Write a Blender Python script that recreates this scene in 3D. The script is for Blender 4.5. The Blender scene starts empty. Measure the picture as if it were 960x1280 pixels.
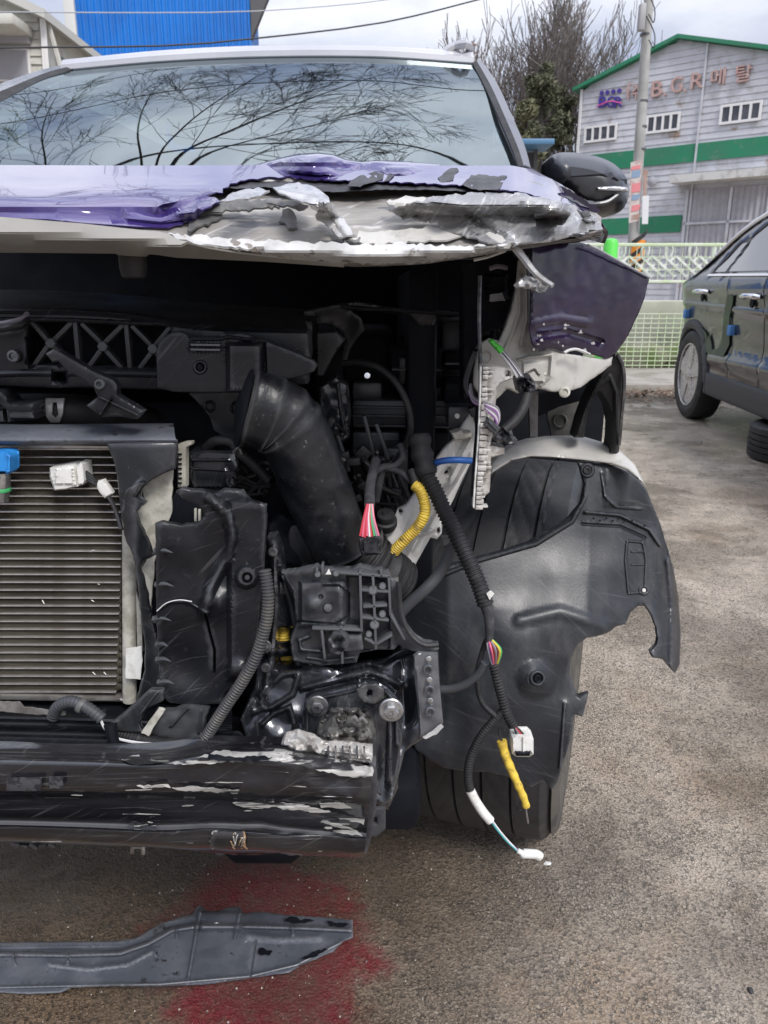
import bpy, bmesh, math, random
import numpy as np
from mathutils import Vector, Matrix, noise as mnoise
from mathutils.geometry import delaunay_2d_cdt
random.seed(7)
R = math.radians
scene = bpy.context.scene
COL = scene.collection

# ------------------------------------------------------------------ camera, sky, sun, exposure
CAM_Z, PITCH, F = 1.0, R(16.7), 950.0
cam = bpy.data.objects.new('camera', bpy.data.cameras.new('camera'))
COL.objects.link(cam); scene.camera = cam
cam.location = (0, 0, CAM_Z)
cam.rotation_euler = (R(90) - PITCH, 0, 0)
cam.data.sensor_fit = 'VERTICAL'; cam.data.sensor_height = 36.0
cam.data.lens = 36.0 * F / 1280.0
cam.data.clip_start = 0.02; cam.data.clip_end = 3000
cam.data.dof.use_dof = True; cam.data.dof.focus_distance = 1.0; cam.data.dof.aperture_fstop = 15.0

SUN_EL, SUN_AZ = R(48), R(150)
world = bpy.data.worlds.new('World'); scene.world = world; world.use_nodes = True
nt = world.node_tree; nt.nodes.clear()
def N(t, typ, **kw):
    n = t.nodes.new(typ)
    for k, v in kw.items():
        if k.startswith('i_'): n.inputs[k[2:].replace('_', ' ')].default_value = v
        else: setattr(n, k, v)
    return n
wo = N(nt, 'ShaderNodeOutputWorld')
sky = N(nt, 'ShaderNodeTexSky', sky_type='NISHITA', sun_disc=False)
sky.sun_elevation = SUN_EL; sky.sun_rotation = SUN_AZ; sky.air_density = 1.4; sky.dust_density = 3.0
bg1 = N(nt, 'ShaderNodeBackground'); bg1.inputs[1].default_value = 0.08
nt.links.new(sky.outputs[0], bg1.inputs[0])
tc = N(nt, 'ShaderNodeTexCoord'); mp = N(nt, 'ShaderNodeMapping')
mp.inputs['Scale'].default_value = (1, 1, 2.2)
nt.links.new(tc.outputs['Generated'], mp.inputs[0])
n1 = N(nt, 'ShaderNodeTexNoise'); n1.inputs['Scale'].default_value = 2.6; n1.inputs['Detail'].default_value = 6; n1.inputs['Roughness'].default_value = .55
nt.links.new(mp.outputs[0], n1.inputs['Vector'])
cr = N(nt, 'ShaderNodeValToRGB')
cr.color_ramp.elements[0].position = .36; cr.color_ramp.elements[0].color = (.36, .41, .58, 1)
cr.color_ramp.elements[1].position = .62; cr.color_ramp.elements[1].color = (.88, .89, .96, 1)
nt.links.new(n1.outputs[0], cr.inputs[0])
# overcast sky: the zenith is brighter than the horizon
sx = N(nt, 'ShaderNodeSeparateXYZ'); nt.links.new(tc.outputs['Generated'], sx.inputs[0])
mr = N(nt, 'ShaderNodeMapRange'); mr.inputs[1].default_value = .05; mr.inputs[2].default_value = .9; mr.inputs[3].default_value = .40; mr.inputs[4].default_value = 1.15
nt.links.new(sx.outputs[2], mr.inputs[0])
bg2 = N(nt, 'ShaderNodeBackground'); nt.links.new(mr.outputs[0], bg2.inputs[1])
nt.links.new(cr.outputs[0], bg2.inputs[0])
mx = N(nt, 'ShaderNodeMixShader'); mx.inputs[0].default_value = 0.88
nt.links.new(bg1.outputs[0], mx.inputs[1]); nt.links.new(bg2.outputs[0], mx.inputs[2])
nt.links.new(mx.outputs[0], wo.inputs[0])

sd = bpy.data.lights.new('sun', 'SUN'); sd.energy = 1.5; sd.angle = R(18); sd.color = (1, .96, .92)
sun = bpy.data.objects.new('sun', sd); COL.objects.link(sun)
sun.rotation_euler = (R(90) - SUN_EL, 0, -SUN_AZ + math.pi)
scene.view_settings.view_transform = 'Standard'; scene.view_settings.look = 'None'
scene.view_settings.exposure = 1.03; scene.view_settings.gamma = 1.0
scene.cycles.max_bounces = 6

# ------------------------------------------------------------------ pixel -> place helpers
CP, SP = math.cos(PITCH), math.sin(PITCH)
ORI = Vector((0, 0, CAM_Z))
def ray(u, v):
    x = (u - 480) / F; y = (640 - v) / F
    return Vector((x, CP + SP * y, CP * y - SP))
def P(u, v, Y):
    d = ray(u, v); return ORI + d * (Y / d.y)
def PZ(u, v, Z=0.0):
    d = ray(u, v); return ORI + d * ((Z - CAM_Z) / d.z)
def PP(u, v, p0, n):
    d = ray(u, v); return ORI + d * ((Vector(p0) - ORI).dot(n) / d.dot(n))
def px(Y, v=640):                     # metres per pixel at that place
    p = P(480, v, Y); return ((p - ORI).dot(Vector((0, CP, -SP)))) / F

# ------------------------------------------------------------------ materials
MATS = {}
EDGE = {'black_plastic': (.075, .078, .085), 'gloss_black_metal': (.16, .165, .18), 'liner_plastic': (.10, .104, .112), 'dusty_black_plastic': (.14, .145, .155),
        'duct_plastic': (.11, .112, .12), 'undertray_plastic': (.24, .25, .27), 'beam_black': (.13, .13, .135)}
def mat(name, base, rough=.5, metal=0., coat=0., alt=None, alt_scale=8., alt_lo=.45, alt_hi=.6, alt_detail=5,
        bump=0., bump_scale=60., spec=.5, rvar=0., stretch=(1, 1, 1), dust=None, spots=None, scratch=None, coat_r=.05, ior=1.5, dist=0.002):
    edge = EDGE.get(name); m = bpy.data.materials.new(name); m.use_nodes = True
    t = m.node_tree; b = t.nodes['Principled BSDF']
    b.inputs['Base Color'].default_value = (*base, 1); b.inputs['Roughness'].default_value = rough
    b.inputs['Metallic'].default_value = metal; b.inputs['Coat Weight'].default_value = coat
    b.inputs['Coat Roughness'].default_value = coat_r; b.inputs['Specular IOR Level'].default_value = spec
    b.inputs['IOR'].default_value = ior
    tc = N(t, 'ShaderNodeTexCoord'); mp = N(t, 'ShaderNodeMapping'); mp.inputs['Scale'].default_value = stretch
    t.links.new(tc.outputs['Object'], mp.inputs[0])
    col = None
    def noise(scale, detail=5, rough_=.6, vec=None):
        n = N(t, 'ShaderNodeTexNoise'); n.inputs['Scale'].default_value = scale; n.inputs['Detail'].default_value = detail
        n.inputs['Roughness'].default_value = rough_
        t.links.new((vec or mp).outputs[0], n.inputs['Vector']); return n
    def rng(src, lo, hi, a=0, b_=1):
        r = N(t, 'ShaderNodeMapRange'); r.inputs[1].default_value = lo; r.inputs[2].default_value = hi
        r.inputs[3].default_value = a; r.inputs[4].default_value = b_
        t.links.new(src, r.inputs[0]); return r.outputs[0]
    def mixc(fac, a, b_):
        x = N(t, 'ShaderNodeMix', data_type='RGBA'); t.links.new(fac, x.inputs[0])
        if isinstance(a, tuple): x.inputs[6].default_value = (*a, 1)
        else: t.links.new(a, x.inputs[6])
        x.inputs[7].default_value = (*b_, 1); return x.outputs[2]
    cur = base
    if alt:
        cur = mixc(rng(noise(alt_scale, alt_detail).outputs[0], alt_lo, alt_hi), cur, alt)
    if dust:                                   # (colour, scale, lo, hi)
        cur = mixc(rng(noise(dust[1], 8, .7).outputs[0], dust[2], dust[3]), cur, dust[0])
    if spots:                                  # list of (colour, scale, lo, hi)
        for s in spots: cur = mixc(rng(noise(s[1], 3, .6).outputs[0], s[2], s[3]), cur, s[0])
    if scratch:                                # (colour, angle, amount): fine directional scratches
        for kk in range(2):
            m1 = N(t, 'ShaderNodeMapping'); m1.inputs['Rotation'].default_value = (0, scratch[1] + kk * .5, 0); t.links.new(tc.outputs['Object'], m1.inputs[0])
            m2 = N(t, 'ShaderNodeMapping'); m2.inputs['Scale'].default_value = (9, 30, 420 - kk * 160); m2.inputs['Location'].default_value = (kk * 3, 0, kk)
            t.links.new(m1.outputs[0], m2.inputs[0])
            n_ = noise(1., 3, .5, m2); cur = mixc(rng(n_.outputs[0], .64 - scratch[2] * .1, .74, 0, .8), cur, scratch[0])
    if edge:                                   # specular edge highlights painted in as a paler colour on convex edges
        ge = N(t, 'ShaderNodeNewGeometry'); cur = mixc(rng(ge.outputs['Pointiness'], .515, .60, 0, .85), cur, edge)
    if not isinstance(cur, tuple): t.links.new(cur, b.inputs['Base Color'])
    if rvar:
        t.links.new(rng(noise(alt_scale * 1.7, 6).outputs[0], .3, .7, max(0, rough - rvar), min(1, rough + rvar)), b.inputs['Roughness'])
    if bump:
        bp = N(t, 'ShaderNodeBump'); bp.inputs['Strength'].default_value = bump; bp.inputs['Distance'].default_value = dist
        t.links.new(noise(bump_scale, 6).outputs[0], bp.inputs['Height']); t.links.new(bp.outputs[0], b.inputs['Normal'])
    MATS[name] = m; return m

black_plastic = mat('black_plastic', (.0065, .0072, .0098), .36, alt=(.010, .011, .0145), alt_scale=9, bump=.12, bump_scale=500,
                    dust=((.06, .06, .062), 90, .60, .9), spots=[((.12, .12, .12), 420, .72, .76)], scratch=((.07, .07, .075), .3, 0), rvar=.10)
deep_black = mat('deep_black', (.0055, .0065, .010), .6, alt=(.009, .010, .014), alt_scale=10, bump=.2, bump_scale=120, rvar=.1, spec=.15)
flange_grey = mat('flange_grey', (.20, .205, .22), .35, metal=.5, alt=(.13, .135, .15), alt_scale=30, bump=.1, bump_scale=80)
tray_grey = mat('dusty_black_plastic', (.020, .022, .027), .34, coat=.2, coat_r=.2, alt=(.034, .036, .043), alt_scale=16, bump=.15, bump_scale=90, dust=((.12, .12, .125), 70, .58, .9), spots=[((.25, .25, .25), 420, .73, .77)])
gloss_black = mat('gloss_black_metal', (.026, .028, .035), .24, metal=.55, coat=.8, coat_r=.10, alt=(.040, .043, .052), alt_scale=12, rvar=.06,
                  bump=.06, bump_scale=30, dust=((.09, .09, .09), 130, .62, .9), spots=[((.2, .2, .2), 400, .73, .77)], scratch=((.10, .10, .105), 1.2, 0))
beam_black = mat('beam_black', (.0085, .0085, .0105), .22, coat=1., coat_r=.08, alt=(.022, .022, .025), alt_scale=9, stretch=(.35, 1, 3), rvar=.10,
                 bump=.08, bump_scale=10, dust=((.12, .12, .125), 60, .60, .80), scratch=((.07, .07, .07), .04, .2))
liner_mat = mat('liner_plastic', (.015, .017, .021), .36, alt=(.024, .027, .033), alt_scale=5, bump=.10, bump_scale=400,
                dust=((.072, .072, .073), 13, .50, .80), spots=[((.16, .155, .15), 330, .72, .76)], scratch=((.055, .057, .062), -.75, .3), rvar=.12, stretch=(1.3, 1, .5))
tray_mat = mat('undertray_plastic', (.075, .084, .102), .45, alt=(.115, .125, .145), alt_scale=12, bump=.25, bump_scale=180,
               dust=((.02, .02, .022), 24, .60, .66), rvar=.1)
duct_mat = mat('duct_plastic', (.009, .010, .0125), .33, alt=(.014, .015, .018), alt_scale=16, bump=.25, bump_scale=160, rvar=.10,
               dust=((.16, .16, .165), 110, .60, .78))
rubber = mat('rubber', (.012, .012, .014), .6, alt=(.024, .024, .025), alt_scale=20, bump=.3, bump_scale=250, dust=((.07, .065, .06), 30, .54, .85))
tyre_dirt = mat('dirty_sidewall', (.10, .09, .075), .85, alt=(.05, .048, .045), alt_scale=14, bump=.3, bump_scale=150)
white_inner = mat('inner_white_paint', (.46, .45, .42), .42, alt=(.36, .35, .325), alt_scale=9, bump=.15, bump_scale=30,
                  dust=((.20, .19, .17), 28, .58, .80), rvar=.1)
white_paint = mat('white_paint', (.56, .56, .55), .35, coat=.1, alt=(.42, .42, .41), alt_scale=30, bump=.3, bump_scale=50, spots=[((.22, .20, .18), 42, .60, .63), ((.30, .12, .08), 30, .70, .74)],
                  dust=((.35, .33, .31), 55, .60, .72))
beige_paint = mat('beige_underside_paint', (.29, .28, .25), .4, alt=(.245, .235, .21), alt_scale=6, bump=.05, bump_scale=20, rvar=.08)
torn_mat = mat('scraped_hood_metal', (.28, .265, .24), .42, alt=(.20, .19, .175), alt_scale=16, alt_lo=.42, alt_hi=.62, stretch=(.5, 1, 2.2),
               bump=.7, bump_scale=34, rvar=.18, spots=[((.10, .10, .11), 26, .62, .66), ((.50, .49, .47), 30, .64, .69)], scratch=((.45, .44, .43), .03, .4), dist=.004)
crush_mat = mat('crushed_scuffed_metal', (.25, .25, .25), .26, metal=.4, alt=(.38, .375, .37), alt_scale=13, alt_lo=.45, alt_hi=.58, stretch=(1, 1, 1.8),
                bump=.6, bump_scale=40, rvar=.2, spots=[((.09, .09, .10), 22, .60, .66), ((.16, .19, .27), 16, .66, .74)], scratch=((.62, .62, .61), .5, .8), dist=.004)
film_mat = mat('purple_film', (.050, .032, .15), .08, metal=.08, coat=1., alt=(.045, .030, .12), alt_scale=5, bump=.16, bump_scale=7, coat_r=.02, dist=.008)
film_mat.node_tree.nodes['Principled BSDF'].inputs['Coat Tint'].default_value = (.92, .90, 1, 1)
fender_film = mat('dark_purple_film', (.016, .006, .034), .2, spec=.4, coat=.35, alt=(.011, .006, .021), alt_scale=4, bump=.03, bump_scale=10,
                  coat_r=.10, dist=.004)
film_back = mat('film_backing', (.022, .022, .025), .5, alt=(.05, .05, .055), alt_scale=30, bump=.5, bump_scale=60)
grey_film = mat('grey_adhesive', (.09, .09, .09), .5, alt=(.16, .155, .15), alt_scale=40, bump=.5, bump_scale=80)
clear_tape = mat('clear_plastic_scrap', (.42, .42, .42), .15, coat=1., alt=(.30, .30, .30), alt_scale=30, bump=.9, bump_scale=45, dist=.004)
alu = mat('aluminium', (.55, .53, .50), .35, metal=.75, alt=(.40, .37, .34), alt_scale=40, bump=.35, bump_scale=160, dust=((.20, .17, .14), 60, .62, .8))
alu_cast = mat('cast_aluminium', (.60, .585, .56), .42, metal=.35, alt=(.34, .31, .28), alt_scale=55, alt_lo=.46, alt_hi=.62, bump=.4, bump_scale=200)
fin_mat = mat('condenser_fins', (.30, .28, .235), .5, metal=.4, alt=(.17, .155, .125), alt_scale=9, alt_lo=.4, alt_hi=.65, dust=((.36, .36, .33), 50, .66, .8))
steel = mat('steel', (.50, .50, .50), .3, metal=.9, alt=(.3, .3, .3), alt_scale=60, bump=.2, bump_scale=200)
dark_steel = mat('dark_steel', (.10, .10, .105), .35, metal=.7, alt=(.2, .2, .2), alt_scale=60, bump=.2, bump_scale=200)
foil = mat('crushed_foil', (.32, .31, .29), .3, metal=.6, alt=(.05, .05, .055), alt_scale=45, alt_lo=.45, alt_hi=.58, bump=1., bump_scale=90,
           spots=[((.75, .74, .72), 55, .62, .68)], dist=.006)
chrome = mat('chrome', (.75, .75, .76), .12, metal=1.)
yellow = mat('yellow_plastic', (.72, .52, .07), .5, alt=(.50, .34, .05), alt_scale=60, bump=.3, bump_scale=120, dust=((.16, .12, .05), 80, .54, .7))
blue_pl = mat('blue_plastic', (.02, .12, .42), .4, alt=(.02, .08, .3), alt_scale=30)
blue_conn = mat('blue_connector', (.03, .25, .65), .4, alt=(.02, .18, .5), alt_scale=30)
white_pl = mat('white_plastic', (.72, .72, .69), .4, alt=(.52, .51, .46), alt_scale=60, alt_lo=.5, alt_hi=.7, bump=.15, bump_scale=100)
cream_pl = mat('cream_plastic', (.50, .49, .43), .5, alt=(.34, .33, .28), alt_scale=60, bump=.3, bump_scale=80)
green_pl = mat('green_plastic', (.07, .50, .05), .4)
green_wire = mat('green_wire', (.05, .35, .12), .4); red_wire = mat('red_wire', (.50, .04, .05), .4)
pink_wire = mat('pink_wire', (.60, .12, .20), .4); white_wire = mat('white_wire', (.62, .62, .62), .4)
black_wire = mat('black_wire', (.02, .02, .022), .45, bump=.3, bump_scale=300)
grey_wire = mat('grey_wire', (.22, .2, .23), .45); teal_wire = mat('teal_wire', (.05, .3, .32), .4); purple_wire = mat('purple_wire', (.28, .12, .35), .4)
yellow_wire = mat('yellow_wire', (.6, .5, .06), .4)
tape = mat('cloth_tape', (.035, .035, .04), .75, alt=(.06, .06, .065), alt_scale=60, bump=.7, bump_scale=160)
scrape_mat = mat('paint_scrape', (.40, .39, .365), .5, alt=(.30, .295, .28), alt_scale=22, stretch=(.3, 1, 3), bump=.3, bump_scale=60, spots=[((.015, .015, .017), 34, .50, .54), ((.68, .68, .66), 50, .62, .68)], scratch=((.06, .06, .06), .03, 1.))
rail_white = mat('white_rail_paint', (.64, .63, .60), .38, coat=.2, alt=(.54, .53, .50), alt_scale=9, bump=.1, bump_scale=30, dust=((.22, .21, .19), 34, .60, .80))
tyre_rub = mat('tyre_rubber', (.028, .029, .032), .5, alt=(.040, .041, .043), alt_scale=12, bump=.2, bump_scale=300, dust=((.09, .085, .08), 26, .52, .85))
MATS['glass'] = None

# ------------------------------------------------------------------ object helpers
def props(o, label=None, cat=None, group=None, kind=None):
    if label: o['label'] = label
    if cat: o['category'] = cat
    if group: o['group'] = group
    if kind: o['kind'] = kind
    return o
def thing(name, loc, label, cat, group=None, rz=0):
    e = bpy.data.objects.new(name, None); COL.objects.link(e); e.empty_display_size = .1
    e.location = loc; e.rotation_euler = (0, 0, rz)
    props(e, label, cat, group); e['_inv'] = 0; del e['_inv']
    return e
def mesh_obj(name, verts, faces, m, parent=None, local=False, smooth=True, angle=38):
    me = bpy.data.meshes.new(name)
    me.from_pydata([tuple(v) for v in verts], [], faces); me.validate(); me.update()
    for mm in (m if isinstance(m, (list, tuple)) else [m]): me.materials.append(mm)
    if smooth and len(me.polygons):
        me.shade_smooth(); me.set_sharp_from_angle(angle=R(angle))
    o = bpy.data.objects.new(name, me); COL.objects.link(o)
    attach(o, parent, local); return o
def attach(o, parent, local=False):
    if parent is None: return
    o.parent = parent
    if not local:
        M = Matrix.Identity(4); p = parent; chain = []
        while p is not None: chain.append(p); p = p.parent
        for c in reversed(chain):
            M = M @ c.matrix_parent_inverse @ Matrix.LocRotScale(c.location, c.rotation_euler, c.scale)
        o.matrix_parent_inverse = M.inverted()

class MB:                               # collects primitives into one mesh
    def __init__(s): s.v = []; s.f = []
    def add(s, vs, fs):
        b = len(s.v); s.v += [Vector(v) for v in vs]; s.f += [tuple(i + b for i in f) for f in fs]; return s
    def box(s, c, size, rot=None, bev=0.):
        c = Vector(c); h = Vector(size) / 2; Rm = rot.to_3x3() if rot else Matrix.Identity(3)
        if bev <= 0:
            vs = [c + Rm @ Vector((x * h.x, y * h.y, z * h.z)) for x in (-1, 1) for y in (-1, 1) for z in (-1, 1)]
            return s.add(vs, [(0, 1, 3, 2), (4, 6, 7, 5), (0, 4, 5, 1), (2, 3, 7, 6), (0, 2, 6, 4), (1, 5, 7, 3)])
        bm = bmesh.new(); bmesh.ops.create_cube(bm, size=1)
        for v in bm.verts: v.co = Vector((v.co.x * size[0], v.co.y * size[1], v.co.z * size[2]))
        bmesh.ops.bevel(bm, geom=bm.edges[:], offset=min(bev, min(size) * .45), segments=2, affect='EDGES', profile=.5)
        bm.verts.index_update()
        s.add([c + Rm @ v.co for v in bm.verts], [tuple(v.index for v in f.verts) for f in bm.faces]); bm.free(); return s
    def lathe(s, c, axis, prof, seg=20, squash=1.):
        a = Vector(axis).normalized(); q = a.to_track_quat('Z', 'Y').to_matrix(); c = Vector(c); vs = []; fs = []
        for r, h in prof:
            for k in range(seg):
                t = 2 * math.pi * k / seg; vs.append(c + q @ Vector((r * math.cos(t), r * math.sin(t) * squash, h)))
        n = len(prof)
        for i in range(n - 1):
            for k in range(seg):
                k2 = (k + 1) % seg; fs.append((i * seg + k, i * seg + k2, (i + 1) * seg + k2, (i + 1) * seg + k))
        fs.append(tuple(range(seg - 1, -1, -1))); fs.append(tuple((n - 1) * seg + k for k in range(seg)))
        return s.add(vs, fs)
    def tube(s, pts, r, seg=8, step=None, corr=None, taper=None, smooth=True):
        pts = [Vector(p) for p in pts]
        c = spline(pts, step or max(r * .9, .003)) if smooth and len(pts) > 2 else resample(pts, step or 1e9)
        if corr:                                     # (pitch, amplitude)
            L = arclen(c); n = max(4, int(L / corr[0]) * 4); c = resample_n(c, n)
        vs = []; fs = []; n = len(c); T = (c[1] - c[0]).normalized()
        up = Vector((0, 0, 1)) if abs(T.z) < .9 else Vector((0, 1, 0))
        X = T.cross(up).normalized()
        for i, p in enumerate(c):
            T = (c[min(i + 1, n - 1)] - c[max(i - 1, 0)]).normalized()
            X = (X - T * X.dot(T)).normalized(); Yv = T.cross(X)
            rr = r if taper is None else r * taper(i / (n - 1))
            if corr: rr += (corr[1] if i % 4 in (1, 2) else -corr[1])
            for k in range(seg):
                t = 2 * math.pi * k / seg; vs.append(p + (X * math.cos(t) + Yv * math.sin(t)) * rr)
        for i in range(n - 1):
            for k in range(seg):
                k2 = (k + 1) % seg; fs.append((i * seg + k, i * seg + k2, (i + 1) * seg + k2, (i + 1) * seg + k))
        fs.append(tuple(range(seg - 1, -1, -1))); fs.append(tuple((n - 1) * seg + k for k in range(seg)))
        return s.add(vs, fs)
    def obj(s, name, m, parent=None, local=False, smooth=True, angle=38):
        return mesh_obj(name, s.v, s.f, m, parent, local, smooth, angle)
def arclen(c): return sum((c[i + 1] - c[i]).length for i in range(len(c) - 1))
def resample_n(c, n):
    L = arclen(c); out = [c[0]]; i = 0; acc = 0
    for k in range(1, n):
        t = L * k / (n - 1)
        while i < len(c) - 2 and acc + (c[i + 1] - c[i]).length < t: acc += (c[i + 1] - c[i]).length; i += 1
        d = (c[i + 1] - c[i]).length or 1e-9
        out.append(c[i].lerp(c[i + 1], min(1, (t - acc) / d)))
    return out
def resample(c, step): return resample_n(c, max(len(c), int(arclen(c) / step) + 1)) if step < 1e8 else c
def cat(p0, p1, p2, p3, t):
    return .5 * ((2 * p1) + (p2 - p0) * t + (2 * p0 - 5 * p1 + 4 * p2 - p3) * t * t + (3 * p1 - p0 - 3 * p2 + p3) * t ** 3)
def spline(pts, step):
    out = []
    for i in range(len(pts) - 1):
        a, b = pts[i], pts[i + 1]; p0 = pts[i - 1] if i else a * 2 - b; p3 = pts[i + 2] if i + 2 < len(pts) else b * 2 - a
        n = max(2, int((b - a).length / step) + 1)
        out += [cat(p0, a, b, p3, k / n) for k in range(n)]
    return out + [pts[-1]]

def tube(name, pts, r, m, parent, **kw):             # pts: (u, v, Y) or Vector
    pts = [p if isinstance(p, Vector) else P(*p) for p in pts]
    return MB().tube(pts, r, **kw).obj(name, m, parent)

# relief primitives, in pixels, towards the camera in metres
def rel_eval(rel, U, V):
    z = np.zeros_like(U)
    for r in rel:
        k = r[0]
        if k == 'c':                                  # disc cx cy rad h soft
            _, cx, cy, rad, h, s = r; d = np.hypot(U - cx, V - cy); z += h * np.clip((rad + s - d) / s, 0, 1) ** 1
        elif k == 'ring':
            _, cx, cy, rad, w, h = r; d = np.abs(np.hypot(U - cx, V - cy) - rad); z += h * np.clip(1 - (d / w) ** 2, 0, 1)
        elif k == 's':                                # segment x0 y0 x1 y1 w h
            _, x0, y0, x1, y1, w, h = r
            L2 = (x1 - x0) ** 2 + (y1 - y0) ** 2; t = np.clip(((U - x0) * (x1 - x0) + (V - y0) * (y1 - y0)) / L2, 0, 1)
            d = np.hypot(U - x0 - t * (x1 - x0), V - y0 - t * (y1 - y0)); z += h * np.clip(1 - (d / w) ** 2, 0, 1)
        elif k == 'r':                                # rect x0 y0 x1 y1 h soft
            _, x0, y0, x1, y1, h, s = r
            d = np.maximum(np.maximum(x0 - U, U - x1), np.maximum(y0 - V, V - y1)); z += h * np.clip(1 - d / s, 0, 1)
        elif k == 'l':                                # polyline [pts] w h
            _, pts, w, h = r; best = np.full_like(U, 1e9)
            for (x0, y0), (x1, y1) in zip(pts, pts[1:]):
                L2 = (x1 - x0) ** 2 + (y1 - y0) ** 2 + 1e-9; t = np.clip(((U - x0) * (x1 - x0) + (V - y0) * (y1 - y0)) / L2, 0, 1)
                best = np.minimum(best, np.hypot(U - x0 - t * (x1 - x0), V - y0 - t * (y1 - y0)))
            z += h * np.clip(1 - (best / w) ** 2, 0, 1)
        elif k == 'g':                                # gaussian swelling cx cy sx sy h
            _, cx, cy, sx, sy, h = r; z += h * np.exp(-((U - cx) / sx) ** 2 - ((V - cy) / sy) ** 2)
        elif k in 'nN':                               # noise scale(px) amp seed; N = crumpled
            _, sc, amp, sd_ = r; oc = 1.5 if k == 'n' else 4; am = amp * (.42 if k == 'n' else 1.)
            z += np.array([mnoise.fractal(Vector((a / sc, b / sc, sd_)), 1., 2., oc) for a, b in zip(U, V)]) * am
    return z
def seg_dist(U, V, poly):
    best = np.full(U.shape, 1e9)
    n = len(poly)
    for i in range(n):
        x0, y0 = poly[i]; x1, y1 = poly[(i + 1) % n]; L2 = (x1 - x0) ** 2 + (y1 - y0) ** 2 + 1e-9
        t = np.clip(((U - x0) * (x1 - x0) + (V - y0) * (y1 - y0)) / L2, 0, 1)
        best = np.minimum(best, np.hypot(U - x0 - t * (x1 - x0), V - y0 - t * (y1 - y0)))
    return best
def inside(U, V, poly):
    c = np.zeros(U.shape, bool); n = len(poly); j = n - 1
    for i in range(n):
        xi, yi = poly[i]; xj, yj = poly[j]
        cond = ((yi > V) != (yj > V)) & (U < (xj - xi) * (V - yi) / ((yj - yi) or 1e-9) + xi)
        c ^= cond; j = i
    return c
def curve2(pts, step=6, closed=True, jag=0., rs=None, smooth=False):
    rs = rs or random.Random(len(pts) * 13 + int(pts[0][0])); out = []; n = len(pts)
    V = [Vector((p[0], p[1], 0)) for p in pts]
    for i in range(n if closed else n - 1):
        a, b = V[i], V[(i + 1) % n]; k = max(1, int((b - a).length / step))
        for j in range(k):
            t = j / k
            q = cat(V[i - 1] if (i or closed) else a, a, b, V[(i + 2) % n], t) if smooth else a.lerp(b, t)
            out.append((q.x + rs.uniform(-jag, jag), q.y + rs.uniform(-jag, jag)))
    return out
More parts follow.
